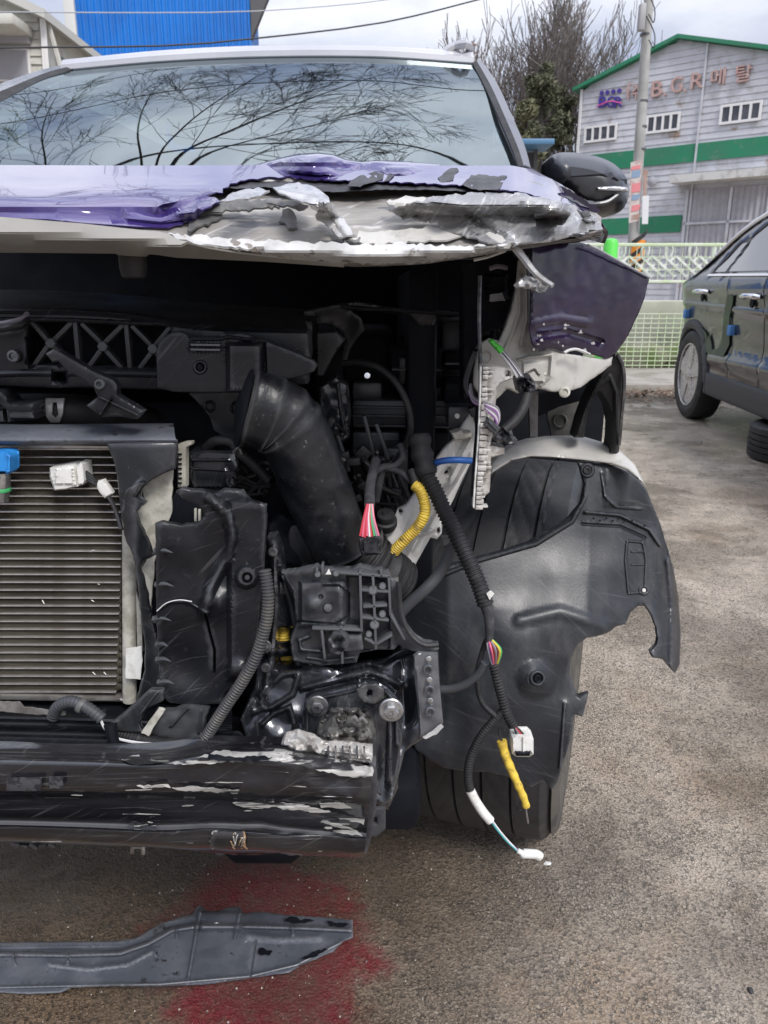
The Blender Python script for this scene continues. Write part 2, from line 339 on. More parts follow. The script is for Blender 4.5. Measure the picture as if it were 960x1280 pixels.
def sheet(name, pts, Y, m, parent=None, th=.004, holes=(), res=7., rnd=(0., 0.), rel=(), jag=0., smooth=False, proj=None, angle=38, tvec=None, mats=None):
    """an outline at its own distance with thickness: Y = distance or function; proj(u, v, d) gives the place"""
    poly = curve2(pts, step=max(res, 3), jag=jag, smooth=smooth)
    hp = [curve2(h, step=max(res, 3), jag=jag * .5) for h in holes]
    xs = [p[0] for p in poly]; ys = [p[1] for p in poly]
    gx = np.arange(min(xs) + res * .5, max(xs), res); gy = np.arange(min(ys) + res * .5, max(ys), res)
    GU, GV = np.meshgrid(gx, gy); GU = GU.copy(); GU[1::2] += res * .5
    U = GU.ravel(); V = GV.ravel()
    keep = inside(U, V, poly)
    for h in hp: keep &= ~inside(U, V, h)
    U = U[keep]; V = V[keep]
    if len(U):
        d = seg_dist(U, V, poly)
        for h in hp: d = np.minimum(d, seg_dist(U, V, h))
        k = d > res * .45; U = U[k]; V = V[k]
    w = rnd[0]
    if w > 0:
        ru = []; rv = []
        for f in (.3, .75):
            if w * f > .6:
                for loop, sgn in [(poly, 1)] + [(h, -1) for h in hp]:
                    n = len(loop); area = sum(loop[i][0] * loop[(i + 1) % n][1] - loop[(i + 1) % n][0] * loop[i][1] for i in range(n))
                    s = (1 if area > 0 else -1) * sgn
                    for i in range(n):
                        tx = loop[(i + 1) % n][0] - loop[i - 1][0]; ty = loop[(i + 1) % n][1] - loop[i - 1][1]; L = math.hypot(tx, ty) or 1
                        ru.append(loop[i][0] - ty / L * w * f * s); rv.append(loop[i][1] + tx / L * w * f * s)
        if ru:
            ru = np.array(ru); rv = np.array(rv); ki = inside(ru, rv, poly)
            for h in hp: ki &= ~inside(ru, rv, h)
            dd = seg_dist(ru, rv, poly)
            for h in hp: dd = np.minimum(dd, seg_dist(ru, rv, h))
            ki &= dd > w * .25
            # keep grid points away from the rings
            if len(U):
                d = seg_dist(U, V, poly)
                for h in hp: d = np.minimum(d, seg_dist(U, V, h))
                k = d > w * .9; U = U[k]; V = V[k]
            U = np.concatenate([U, ru[ki]]); V = np.concatenate([V, rv[ki]])
    if rel:                                            # rows of points along each ridge so that it stays crisp
        lu = []; lv = []; st_ = max(2.2, res * .7)
        def row(x0, y0, x1, y1, w_):
            L = math.hypot(x1 - x0, y1 - y0); n = max(1, int(L / st_)); nx_, ny_ = -(y1 - y0) / (L or 1), (x1 - x0) / (L or 1)
            for i in range(n + 1):
                t = i / n
                for o in ((-1, -.5, 0, .5, 1) if w_ > 1.2 else (-1, 0, 1)): lu.append(x0 + (x1 - x0) * t + nx_ * o * w_); lv.append(y0 + (y1 - y0) * t + ny_ * o * w_)
        for r in rel:
            if r[0] == 's' and r[5] < res * 1.7: row(r[1], r[2], r[3], r[4], r[5])
            elif r[0] == 'l' and r[2] < res * 1.7:
                for (x0, y0), (x1, y1) in zip(r[1], r[1][1:]): row(x0, y0, x1, y1, r[2])
            elif r[0] in ('ring', 'c'):
                w_ = r[4] if r[0] == 'ring' else 0
                rads = (r[3] - w_, r[3] - w_ / 2, r[3], r[3] + w_ / 2, r[3] + w_) if w_ else (r[3], r[3] + r[5] * .5, r[3] + r[5])
                for q in rads:
                    for i in range(18): lu.append(r[1] + q * math.cos(i * .349)); lv.append(r[2] + q * math.sin(i * .349))
            elif r[0] == 'r':
                _, x0, y0, x1, y1, _h, sf_ = r
                for o in (0, sf_ * .5, sf_):
                    X0, Y0, X1, Y1 = x0 - o, y0 - o, x1 + o, y1 + o
                    for (a0, b0, a1, b1) in ((X0, Y0, X1, Y0), (X1, Y0, X1, Y1), (X1, Y1, X0, Y1), (X0, Y1, X0, Y0)):
                        n = max(1, int(math.hypot(a1 - a0, b1 - b0) / max(3., res)))
                        for i in range(n): lu.append(a0 + (a1 - a0) * i / n); lv.append(b0 + (b1 - b0) * i / n)
        if lu:
            lu = np.array(lu); lv = np.array(lv); ki = inside(lu, lv, poly)
            for h in hp: ki &= ~inside(lu, lv, h)
            dd = seg_dist(lu, lv, poly)
            for h in hp: dd = np.minimum(dd, seg_dist(lu, lv, h))
            ki &= dd > .8; lu = lu[ki]; lv = lv[ki]
            if len(lu) and len(U):
                near = np.array([np.min(np.abs(lu - a) + np.abs(lv - b)) for a, b in zip(U, V)]) > res * .45
                U = np.concatenate([U[near], lu]); V = np.concatenate([V[near], lv])
            elif len(lu): U = lu; V = lv
    co = [Vector((a, b)) for a, b in poly]; edges = [(i, (i + 1) % len(poly)) for i in range(len(poly))]
    for h in hp:
        b0 = len(co); co += [Vector(q) for q in h]; edges += [(b0 + i, b0 + (i + 1) % len(h)) for i in range(len(h))]
    co += [Vector((a, b)) for a, b in zip(U, V)]
    r = delaunay_2d_cdt(co, edges, [], 0, 1e-4, False)
    vv = r[0]; tris = r[2]
    A = np.array([[q.x, q.y] for q in vv]); T = np.array([list(t) for t in tris])
    c = A[T].mean(1); k = inside(c[:, 0], c[:, 1], poly)
    for h in hp: k &= ~inside(c[:, 0], c[:, 1], h)
    T = T[k]
    UU, VV = A[:, 0], A[:, 1]
    D = np.array([Y(a, b) for a, b in A]) if callable(Y) else np.full(len(A), float(Y))
    if w > 0:
        d = seg_dist(UU, VV, poly)
        for h in hp: d = np.minimum(d, seg_dist(UU, VV, h))
        q = np.clip(1 - d / w, 0, 1); D = D + rnd[1] * (1 - np.sqrt(1 - q * q * .999))
    if rel: D = D - rel_eval(rel, UU, VV)
    pr = proj or P
    front = [pr(a, b, dd) for (a, b), dd in zip(A, D)]
    if tvec is not None: back = [p + tvec for p in front]
    elif proj: back = [pr(a, b, dd + th) for (a, b), dd in zip(A, D)]
    else: back = [p + Vector((0, th, 0)) for p in front]
    n = len(front); F_ = [tuple(t) for t in T.tolist()]
    cnt = {}
    for t in F_:
        for e in ((t[0], t[1]), (t[1], t[2]), (t[2], t[0])):
            cnt[e] = cnt.get(e, 0) + 1
    faces = list(F_) + [(a + n, c_ + n, b + n) for a, b, c_ in F_]
    for (a, b) in cnt:
        if (b, a) not in cnt: faces.append((b, a, a + n, b + n))
    # orient front towards the camera
    if F_:
        a, b, c_ = [front[i] for i in F_[0]]
        if (b - a).cross(c_ - a).dot(a - ORI) > 0: faces = [tuple(reversed(f)) for f in faces]
    used = sorted({i for f in faces for i in f}); mp_ = {o: i for i, o in enumerate(used)}; al = front + back
    return mesh_obj(name, [al[i] for i in used], [tuple(mp_[i] for i in f) for f in faces], m, parent, angle=angle)

def loft(name, rows, m, parent=None, nu=40, nv=6, th=0., disp=None, angle=38, local=False):
    """rows of control points (Vectors) -> smooth grid"""
    rr = []
    for r in rows:
        r = [p if isinstance(p, Vector) else P(*p) for p in r]; rr.append(resample_n(spline(r, arclen(r) / 60), nu) if len(r) > 2 else resample_n(r, nu))
    G = []
    nr = len(rr)
    for i in range(nr - 1):
        for k in range(nv):
            t = k / nv
            G.append([cat(rr[max(i - 1, 0)][j] if i else rr[0][j] * 2 - rr[1][j], rr[i][j], rr[i + 1][j],
                          rr[i + 2][j] if i + 2 < nr else rr[i + 1][j] * 2 - rr[i][j], t) for j in range(nu)])
    G.append(rr[-1])
    if disp:
        G = [[p + disp(i / (len(G) - 1), j / (nu - 1), p) for j, p in enumerate(row)] for i, row in enumerate(G)]
    vs = [p for row in G for p in row]; a = len(G)
    fs = [(i * nu + j, i * nu + j + 1, (i + 1) * nu + j + 1, (i + 1) * nu + j) for i in range(a - 1) for j in range(nu - 1)]
    if th:
        n = len(vs); nor = [Vector() for _ in vs]
        for f in fs:
            nn = (vs[f[1]] - vs[f[0]]).cross(vs[f[3]] - vs[f[0]])
            for i in f: nor[i] += nn
        mid = sum((nor[i] for i in range(n)), Vector()); 
        c = vs[n // 2]; sg = -1 if nor[n // 2].dot(ORI - c) > 0 else 1
        vs = vs + [v + nn.normalized() * th * sg if nn.length > 0 else v.copy() for v, nn in zip(vs, nor)]
        fs2 = [tuple(reversed([i + n for i in f])) for f in fs]
        rim = [(j, j + 1) for j in range(nu - 1)] + [((a - 1) * nu + j + 1, (a - 1) * nu + j) for j in range(nu - 1)] + \
              [((i + 1) * nu, i * nu) for i in range(a - 1)] + [(i * nu + nu - 1, (i + 1) * nu + nu - 1) for i in range(a - 1)]
        fs = fs + fs2 + [(y, x, x + n, y + n) for x, y in rim]
    return mesh_obj(name, vs, fs, m, parent, angle=angle, local=local)

def pbox(name, u0, v0, u1, v1, Y, depth, m, parent, bev=.002, tilt=0):     # box seen between two corners
    a = P(u0, v0, Y); b = P(u1, v1, Y); c = (a + b) / 2 + Vector((0, depth / 2, 0))
    rot = Matrix.Rotation(tilt, 3, 'Y') if tilt else None
    return MB().box(c, (abs(b.x - a.x), depth, abs(a.z - b.z)), rot, bev).obj(name, m, parent)
def bolt(u, v, Y, r, parent, m=None, washer=True, name='bolt', hexn=6):
    c = P(u, v, Y); ax = Vector((0, -1, .12)); b = MB()
    if washer: b.lathe(c, ax, [(r * 1.6, -.001), (r * 1.6, r * .22), (r * 1.45, r * .35)], 18)
    b.lathe(c, ax, [(r, 0), (r, r * .9), (r * .8, r * 1.1), (r * .35, r * 1.1), (r * .3, r * .7)], hexn)
    return b.obj(name, m or dark_steel, parent)
def clone(root, loc, rz, label):
    c = root.copy(); COL.objects.link(c); c.location = loc; c.rotation_euler = (0, 0, rz); c['label'] = label
    for ch in list(root.children):
        d = ch.copy(); COL.objects.link(d); d.parent = c
        for g in list(ch.children):
            e = g.copy(); COL.objects.link(e); e.parent = d
    return c
# ------------------------------------------------------------------ the ground
def ground_material():
    m = bpy.data.materials.new('asphalt'); m.use_nodes = True; t = m.node_tree; b = t.nodes['Principled BSDF']
    L = t.links.new; tc = N(t, 'ShaderNodeTexCoord')
    def nz(s, d=6, r=.6, o=(0, 0, 0)):
        n = N(t, 'ShaderNodeTexNoise'); n.inputs['Scale'].default_value = s; n.inputs['Detail'].default_value = d; n.inputs['Roughness'].default_value = r
        mpn = N(t, 'ShaderNodeMapping'); mpn.inputs['Location'].default_value = o; L(tc.outputs['Object'], mpn.inputs[0]); L(mpn.outputs[0], n.inputs['Vector']); return n.outputs[0]
    def rg(s, a, b_, c=0., d=1.):
        r = N(t, 'ShaderNodeMapRange'); r.interpolation_type = 'SMOOTHSTEP'
        for i, x in enumerate((a, b_, c, d)): r.inputs[i + 1].default_value = x
        L(s, r.inputs[0]); return r.outputs[0]
    def mix(f, a, b_):
        x = N(t, 'ShaderNodeMix', data_type='RGBA')
        if isinstance(f, float): x.inputs[0].default_value = f
        else: L(f, x.inputs[0])
        for i, c in ((6, a), (7, b_)):
            if isinstance(c, tuple): x.inputs[i].default_value = (*c, 1)
            else: L(c, x.inputs[i])
        return x.outputs[2]
    def mth(op, a, b_):
        x = N(t, 'ShaderNodeMath', operation=op)
        for i, c in ((0, a), (1, b_)):
            if isinstance(c, (int, float)): x.inputs[i].default_value = c
            else: L(c, x.inputs[i])
        return x.outputs[0]
    agg = N(t, 'ShaderNodeTexVoronoi'); agg.inputs['Scale'].default_value = 210; agg.inputs['Randomness'].default_value = 1.; L(tc.outputs['Object'], agg.inputs['Vector'])
    aggv = N(t, 'ShaderNodeSeparateColor'); L(agg.outputs['Color'], aggv.inputs[0])
    c = mix(rg(nz(1.1), .38, .62), (.54, .475, .40), (.74, .665, .585))
    c = mix(rg(nz(.45, 4, .6, (5, 2, 0)), .50, .66), c, (.34, .295, .245))
    c = mix(mth('MULTIPLY', rg(nz(1.6, 7, .72, (1, 7, 3)), .50, .68), .75), c, (.42, .31, .21))
    c = mix(mth('MULTIPLY', rg(nz(14, 7, .75, (4, 4, 3)), .52, .66), .5), c, (.12, .105, .095))
    c = mix(mth('MULTIPLY', rg(nz(5, 7, .7, (8, 4, 1)), .56, .70), .5), c, (.40, .375, .35))           # brown silt
    sp = N(t, 'ShaderNodeSeparateXYZ'); L(tc.outputs['Object'], sp.inputs[0])
    X, Y = sp.outputs[0], sp.outputs[1]
    # shade under the car painted into the asphalt colour, soft outline, slightly glossier
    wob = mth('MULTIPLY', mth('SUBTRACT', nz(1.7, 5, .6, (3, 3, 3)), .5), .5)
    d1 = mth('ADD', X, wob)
    car_shade = mth('MULTIPLY', rg(d1, .30, -.10), rg(Y, 1.9, 1.2))
    c = mix(mth('MULTIPLY', rg(aggv.outputs[0], .70, .95), .55), c, (.58, .53, .47))
    c = mix(mth('MULTIPLY', rg(aggv.outputs[1], .62, .92), .7), c, (.05, .045, .04))
    ed = N(t, 'ShaderNodeTexVoronoi', feature='DISTANCE_TO_EDGE'); ed.inputs['Scale'].default_value = 170; wv = N(t, 'ShaderNodeMix', data_type='VECTOR')
    nzv = N(t, 'ShaderNodeTexNoise'); nzv.inputs['Scale'].default_value = 60; L(tc.outputs['Object'], nzv.inputs['Vector']); wv.inputs[0].default_value = .012; L(tc.outputs['Object'], wv.inputs[4]); L(nzv.outputs['Color'], wv.inputs[5]); L(wv.outputs[1], ed.inputs['Vector'])
    crev = mth('MULTIPLY', rg(ed.outputs['Distance'], .10, .02), rg(nz(7, 6, .7, (6, 6, 0)), .40, .62, .25, 1.))
    c = mix(mth('MULTIPLY', crev, .75), c, (.055, .05, .045))
    fine = rg(nz(420, 4, .8), .35, .65); c = mix(mth('MULTIPLY', fine, .35), c, (.50, .47, .43)); c = mix(mth('MULTIPLY', rg(nz(240, 5, .8, (3, 0, 0)), .50, .62), .6), c, (.08, .07, .06))
    # grit and old leaf litter far along the kerb
    lit = mth('MULTIPLY', rg(mth('ABSOLUTE', mth('SUBTRACT', Y, mth('ADD', 6.95, wob)), 0), .42, .12), rg(nz(9, 6, .7), .40, .55))
    c = mix(mth('MULTIPLY', lit, .85), c, (.055, .035, .022))
    ml = N(t, 'ShaderNodeMix', data_type='RGBA', blend_type='MULTIPLY'); L(mth('MULTIPLY', car_shade, .92), ml.inputs[0]); L(c, ml.inputs[6]); ml.inputs[7].default_value = (.34, .26, .185, 1); c = ml.outputs[2]
    # red paint soaked in the asphalt under the fallen tray
    dx = mth('SUBTRACT', X, -.20); dy = mth('SUBTRACT', Y, .92)
    rr = mth('SQRT', mth('ADD', mth('POWER', mth('ABSOLUTE', mth('MULTIPLY', dx, 1.25), 0), 2), mth('POWER', mth('ABSOLUTE', dy, 0), 2)), 0)
    rr = mth('ADD', rr, mth('MULTIPLY', mth('SUBTRACT', nz(5, 9, .72, (9, 1, 0)), .5), .62))
    red = mth('MULTIPLY', rg(rr, .255, .13), rg(nz(38, 8, .75), .34, .58, .42, 1.))
    c = mix(mth('MULTIPLY', red, .93), c, (.20, .010, .022))
    wet = rg(nz(1.5, 7, .68, (2, 2, 8)), .44, .60)
    c2 = mix(mth('MULTIPLY', wet, .46), c, (.07, .058, .046)); wm = N(t, 'ShaderNodeMix', data_type='RGBA', blend_type='MULTIPLY'); wm.inputs[0].default_value = 1.; L(c2, wm.inputs[6]); wm.inputs[7].default_value = (1., .955, .895, 1); L(wm.outputs[2], b.inputs['Base Color'])
    rough = rg(wet, 0., 1., .38, .12)
    L(mth('MULTIPLY', rough, mth('SUBTRACT', 1.0, mth('MULTIPLY', car_shade, .15))), b.inputs['Roughness'])
    bp = N(t, 'ShaderNodeBump'); bp.inputs['Strength'].default_value = 1.; bp.inputs['Distance'].default_value = .0045
    h = mth('ADD', mth('MULTIPLY', agg.outputs['Distance'], .55), mth('MULTIPLY', nz(75, 8, .8), 1.6))
    h = mth('SUBTRACT', h, mth('MULTIPLY', crev, .5))
    L(h, bp.inputs['Height']); L(bp.outputs[0], b.inputs['Normal'])
    return m
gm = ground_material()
gb = MB(); n = 90
xs = [-1.6 + 3.6 * i / n for i in range(n + 1)]; ys = [.45 + 2.4 * i / n for i in range(n + 1)]
EX = [-400, -60, -12, -4] + xs + [5, 12, 60, 400]; EY = [-60, -10, -1] + ys + [4, 6, 9, 20, 60, 200, 1200]
vs = []; 
for y in EY:
    for x in EX:
        near = -1.6 <= x <= 2.0 and .45 <= y <= 2.85
        z = (mnoise.fractal(Vector((x * 9, y * 9, 0)), 1, 2, 4) * .003 + mnoise.noise(Vector((x * 2, y * 2, 5))) * .004) if near else 0
        vs.append(Vector((x, y, z)))
w_ = len(EX); fs = [(j * w_ + i, j * w_ + i + 1, (j + 1) * w_ + i + 1, (j + 1) * w_ + i) for j in range(len(EY) - 1) for i in range(w_ - 1)]
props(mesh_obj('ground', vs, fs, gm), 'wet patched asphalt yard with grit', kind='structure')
# loose grit and stone chips, one scattered mass
gr = MB(); rs = random.Random(4)
for i in range(2600):
    x = rs.uniform(-.6, 1.3); y = .62 + 2.2 * rs.random() ** 1.5
    if y < .45 or abs(x) > y * .6 + .25: continue
    s = rs.choice((.0008, .0011, .0015, .0022)); a = rs.uniform(0, 3)
    c = Vector((x, y, .003 + s * .4))
    q = [c + Vector((math.cos(a + k * 2.1) * s, math.sin(a + k * 2.1) * s, -s * .5)) for k in range(3)] + [c + Vector((0, 0, s * .8))]
    gr.add(q, [(0, 1, 3), (1, 2, 3), (2, 0, 3)])
grit = mat('pale_grit', (.42, .38, .33), .6, alt=(.12, .10, .09), alt_scale=50, alt_lo=.46, alt_hi=.54)
props(gr.obj('grit', grit, smooth=False), 'loose grit on the asphalt', kind='stuff')
# kerb-side strip of concrete before the fence
conc = mat('concrete', (.30, .28, .25), .8, alt=(.22, .20, .17), alt_scale=3, bump=.5, bump_scale=60, dust=((.13, .12, .09), 6, .55, .75))
kb = MB().box((5, 8.15, .02), (16, 1.5, .10), bev=.012)
props(kb.obj('pavement_strip', conc), 'low concrete strip along the fence', kind='structure')
# leaf litter
lf = MB(); rs = random.Random(9)
for i in range(1500):
    x = rs.uniform(1.0, 4.2); y = rs.gauss(7.0, .16) if rs.random() < .8 else rs.uniform(6.2, 7.3); z = rs.uniform(.006, .05) if abs(y - 7) < .3 else .008
    s = rs.uniform(.012, .03); a = rs.uniform(0, 6.3); d1 = Vector((math.cos(a), math.sin(a), rs.uniform(-.4, .4))) * s; d2 = Vector((-math.sin(a), math.cos(a), rs.uniform(-.4, .4))) * s * .6
    c = Vector((x, y, z + .01)); lf.add([c - d1, c + d2, c + d1, c - d2 + Vector((0, 0, .004))], [(0, 1, 2, 3)])
leafm = mat('dead_leaves', (.09, .05, .028), .8, alt=(.25, .15, .08), alt_scale=14, alt_lo=.52, alt_hi=.6)
props(lf.obj('leaf_litter', leafm, smooth=False), 'dead brown leaves along the kerb', kind='stuff')

# ------------------------------------------------------------------ the grey metal hall
SW0 = Vector((9.3, 40, 0)); SWd = Vector((.78, -.626, 0)).normalized(); SWn = Vector((-SWd.y * -1, -SWd.x, 0)); SWn = Vector((SWd.y, -SWd.x, 0)).normalized()
def W(s, z, off=0.): return SW0 + SWd * s + Vector((0, 0, z)) + SWn * off
def Wi(u, v):
    q = PP(u, v, SW0, SWn) - SW0; return q.dot(SWd), q.z
metal_wall = mat('grey_metal_siding', (.52, .53, .565), .45, alt=(.46, .47, .50), alt_scale=.8, metal=.15, dust=((.30, .28, .27), 1.6, .50, .8), spots=[((.30, .22, .17), .9, .66, .74)])
green_paint = mat('green_band_paint', (.015, .19, .095), .5, alt=(.03, .17, .095), alt_scale=.6, dust=((.15, .2, .16), 2.5, .56, .8))
white_frame = mat('white_window_frame', (.68, .68, .68), .5); pane_m = mat('dark_window_pane', (.05, .055, .07), .12, alt=(.09, .09, .11), alt_scale=1.5)
grey_door = mat('grey_door_steel', (.34, .34, .37), .5, alt=(.30, .30, .33), alt_scale=2)
hall = thing('metal_hall', W(5, 0), 'grey ribbed metal hall with green bands and a green roof edge, behind the fence', 'building')
ze = Wi(711, 115)[1]; sa, za = Wi(850, 50); ws = sa * 2 + 9; slope = (za - ze) / sa
sr, zr = Wi(960, 64); slope2 = (za - zr) / (sr - sa)
SR = sa + (za - ze) / max(slope2, .05); SR = min(SR, 22)
def zroof(s): return ze + slope * s if s < sa else za - slope2 * (s - sa)
mb = MB(); step = .26; z = 0.
while z < za:                                            # lapped horizontal sheets
    z1 = z + step
    def smin(zz): return 0 if zz <= ze else (zz - ze) / slope
    def smax(zz): return SR if zz <= zroof(SR) else sa + (za - zz) / slope2
    if smin(z) >= smax(z): break
    a = [W(smin(z), z, .03), W(smax(z), z, .03), W(max(smin(z1), 0), min(z1, za), .0), W(min(smax(z1), SR), min(z1, za), .0)]
    b = len(mb.v); mb.v += [a[0], a[1], a[3], a[2], W(smin(z), z, 0), W(smax(z), z, 0)]
    mb.f += [(b, b + 1, b + 2, b + 3), (b + 4, b + 5, b + 1, b)]
    z = z1
# the wall's other three sides
bk = SWn * -24
lo = [W(0, 0), W(SR, 0), W(SR, 0) + bk, W(0, 0) + bk]; hi = [W(0, ze), W(SR, zroof(SR)), W(SR, zroof(SR)) + bk, W(0, ze) + bk]
b = len(mb.v); mb.v += lo + hi; mb.f += [(b + 1, b + 2, b + 6, b + 5), (b + 2, b + 3, b + 7, b + 6), (b + 3, b, b + 4, b + 7)]
mb.obj('wall', metal_wall, hall, smooth=False)
rf = MB()
for s0, z0, s1, z1 in ((-.3, ze - slope * .3, sa, za), (sa, za, SR + .3, zroof(SR) - slope2 * .3)):
    q = [W(s0, z0 + .02, .35), W(s1, z1 + .02, .35), W(s1, z1 + .02, -24.3), W(s0, z0 + .02, -24.3)]; rf.add(q + [p + Vector((0, 0, .15)) for p in q], [(0, 1, 5, 4), (1, 2, 6, 5), (2, 3, 7, 6), (3, 0, 4, 7), (4, 5, 6, 7), (3, 2, 1, 0)])
rf.obj('roof', green_paint, hall, smooth=False)
def wbox(name, s0, z0, s1, z1, off, d, m, par=None):
    mbx = MB(); q = [W(s0, z0, off), W(s1, z0, off), W(s1, z1, off), W(s0, z1, off)]
    mbx.add(q + [p + SWn * d for p in q], [(4, 5, 6, 7), (3, 2, 1, 0), (0, 1, 5, 4), (1, 2, 6, 5), (2, 3, 7, 6), (3, 0, 4, 7)])
    return mbx.obj(name, m, par or hall, smooth=False)
zt, zb = Wi(960, 170)[1], Wi(960, 193.6)[1]; wbox('green_band', .0, zb, SR, zt, .055, .03, green_paint)
zt, zb = Wi(853, 268.7)[1], Wi(853, 289.8)[1]; sd0 = Wi(853, 270)[0]; wbox('green_band', .0, zb, sd0, zt, .055, .03, green_paint)
for (u0, u1, v0, v1) in ((732, 773, 159, 179.5), (809.5, 852, 145, 168), (902, 954.5, 132, 156.5)):
    s0, z1 = Wi(u0, v0); s1 = Wi(u1, v0 - 6)[0]; z0 = Wi(u0, v1)[1]
    fr = MB(); t_ = .10
    for a0, b0, a1, b1 in [(s0, z0, s1, z0 + t_), (s0, z1 - t_, s1, z1)] + [(s0 + (s1 - s0 - t_) * k / 4, z0 + t_, s0 + (s1 - s0 - t_) * k / 4 + t_, z1 - t_) for k in range(5)]:
        q = [W(a0, b0, .06), W(a1, b0, .06), W(a1, b1, .06), W(a0, b1, .06)]
        fr.add(q + [p + SWn * .07 for p in q], [(4, 5, 6, 7), (0, 1, 5, 4), (1, 2, 6, 5), (2, 3, 7, 6), (3, 0, 4, 7)])
    wf = fr.obj('window', white_frame, hall, smooth=False)
    for k in range(4):
        a0 = s0 + (s1 - s0 - t_) * k / 4 + t_; a1 = s0 + (s1 - s0 - t_) * (k + 1) / 4
        wbox('pane', a0, z0 + t_, a1, z1 - t_, .062, .02, pane_m, wf)
s_, _ = Wi(885.6, 56); wbox('downpipe', s_ - .04, 0, s_ + .04, zroof(s_), .055, .08, metal_wall)
wbox('corner_trim', 0, 0, .12, ze, .052, .06, white_frame)
# canopy and sliding doors
s0, zc = Wi(848, 232); zc1 = Wi(848, 227)[1]
wbox('door_canopy', s0, zc, SR, zc1 + .15, .06, 1.1, mat('canopy_sheet', (.55, .55, .53), .5, dust=((.25, .24, .22), 3, .5, .7)))
db = MB(); s = sd0 + .1; zd = Wi(860, 238)[1]
while s < SR - .1:
    q = [W(s, 0, .06), W(s + .12, 0, .11), W(s + .24, 0, .06)]; db.add(q + [p + Vector((0, 0, zd)) for p in q], [(0, 1, 4, 3), (1, 2, 5, 4)]); s += .24
db.obj('sliding_door', grey_door, hall, smooth=False)
for u in (856, 910, 958):
    s = Wi(u, 270)[0]; wbox('door_post', s, 0, s + .12, zd, .12, .05, metal_wall)
zz = Wi(910, 279)[1]; wbox('door_rail', sd0 + .1, zz, SR, zz + .10, .12, .05, metal_wall)
lc = W(*Wi(819, 228), .3); lm = MB().lathe(lc, SWn, [(.05, -.25), (.06, -.05), (.2, 0), (.22, .12), (.05, .2)], 12); lm.obj('wall_lamp', grey_door, hall)
# lettering
def text_obj(name, body, h, m, parent, fn, sx=1., ext=.03, bold=0.):
    cu = bpy.data.curves.new(name, 'FONT'); cu.body = body; cu.size = h; cu.extrude = ext; cu.offset = bold; cu.resolution_u = 4
    o = bpy.data.objects.new(name, cu); COL.objects.link(o); bpy.context.view_layer.update()
    me = bpy.data.meshes.new_from_object(o.evaluated_get(bpy.context.evaluated_depsgraph_get())); bpy.data.objects.remove(o)
    if not len(me.vertices): return None
    x0 = min(v.co.x for v in me.vertices); y0 = min(v.co.y for v in me.vertices)
    x1 = max(v.co.x for v in me.vertices); y1 = max(v.co.y for v in me.vertices)
    for v in me.vertices: v.co = fn((v.co.x - x0) / (x1 - x0), (v.co.y - y0) / (y1 - y0), v.co.z + ext)
    me.materials.clear(); me.materials.append(m); ob = bpy.data.objects.new(name, me); COL.objects.link(ob); attach(ob, parent); return ob
rust = mat('faded_red_letters', (.40, .25, .225), .7, alt=(.45, .34, .32), alt_scale=6, alt_lo=.4, alt_hi=.6); purple = mat('purple_logo', (.05, .03, .26), .5); pinkm = mat('pink_swoosh', (.65, .10, .35), .5)
for ch, u0, u1, v0, v1 in (('(', 784.5, 788, 106, 126), ('주', 790, 802.5, 108, 126), ('B', 815, 828.5, 103, 122.5), ('.', 831, 833.5, 117, 121), ('G', 839, 853, 98, 117.5), ('.', 856, 858.5, 112, 116),
                           ('R', 864, 879.5, 93, 112.5), ('메', 888.5, 906, 88, 108.5), ('탈', 919.5, 939, 83, 104.5)):
    sA, zB = Wi(u0, v1); sB = Wi(u1, v1)[0]; zA = Wi(u0, v0)[1]
    text_obj('letter', ch, 1, rust, hall, lambda a, b, c: W(sA + (sB - sA) * a, zB + (zA - zB) * b, .07 + c * 2), bold=.01 if ch not in '.(' else 0.)
for ch, u0, u1 in (('B', 749, 758.5), ('G', 759, 768), ('R', 768.5, 778.5)):
    sA, zB = Wi(u0, 135.5); sB = Wi(u1, 135.5)[0]; zA = Wi(u0, 122)[1]
    text_obj('letter', ch, 1, purple, hall, lambda a, b, c: W(sA + (sB - sA) * a, zB + (zA - zB) * b, .07 + c), bold=.015)
    k = (u0 - 749) / 29
for u in (753, 760, 767.5, 775): 
    MB().lathe(W(*Wi(u, 117 - (u - 753) * .14), .06), SWn, [(.10, 0), (.10, .05)], 10).obj('logo_dot', purple, hall)
MB().tube([W(*Wi(a, b), .2) for a, b in ((748, 134), (757, 130), (764, 127.5), (770, 128), (779, 130))], .028, seg=6, step=.1).obj('logo_swoosh', pinkm, hall)

# ------------------------------------------------------------------ utility pole, its posters, box, guard
pole_m = mat('pole_concrete', (.36, .36, .35), .7, alt=(.28, .28, .27), alt_scale=3, bump=.3, bump_scale=30)
PY = 12.5
pb = PZ(0, 0, 0); pole = thing('utility_pole', (P(795, 335, PY).x, PY, 0), 'tall grey concrete utility pole with posters and a box, behind the fence', 'pole')
pt = P(812, -60, PY + .1)
MB().lathe((P(794, 340, PY).x - .03, PY, 0), Vector((pt.x - (P(794, 340, PY).x - .03), 0, pt.z)), [(.09, 0), (.072, 4), (.058, pt.z + 2)], 18).obj('shaft', pole_m, pole)
a = P(802, 22, PY - .15); MB().box(a, (.09, .12, .34), bev=.02).obj('junction_box', mat('box_grey', (.32, .32, .33), .5), pole)
for v in (18, 50): MB().tube([P(811, v, PY - .1), P(817, v + 10, PY - .25), P(818, v - 8, PY - .2), P(808, v - 30, PY - .1)], .008, seg=5, step=.03).obj('cable_loop', rubber, pole)
for v in (45, 128, 160, 188): MB().lathe(P(806.5 - (v - 45) * .04, v, PY) , (0, 0, 1), [(.078, 0), (.078, .03)], 16).obj('pole_band', dark_steel, pole)
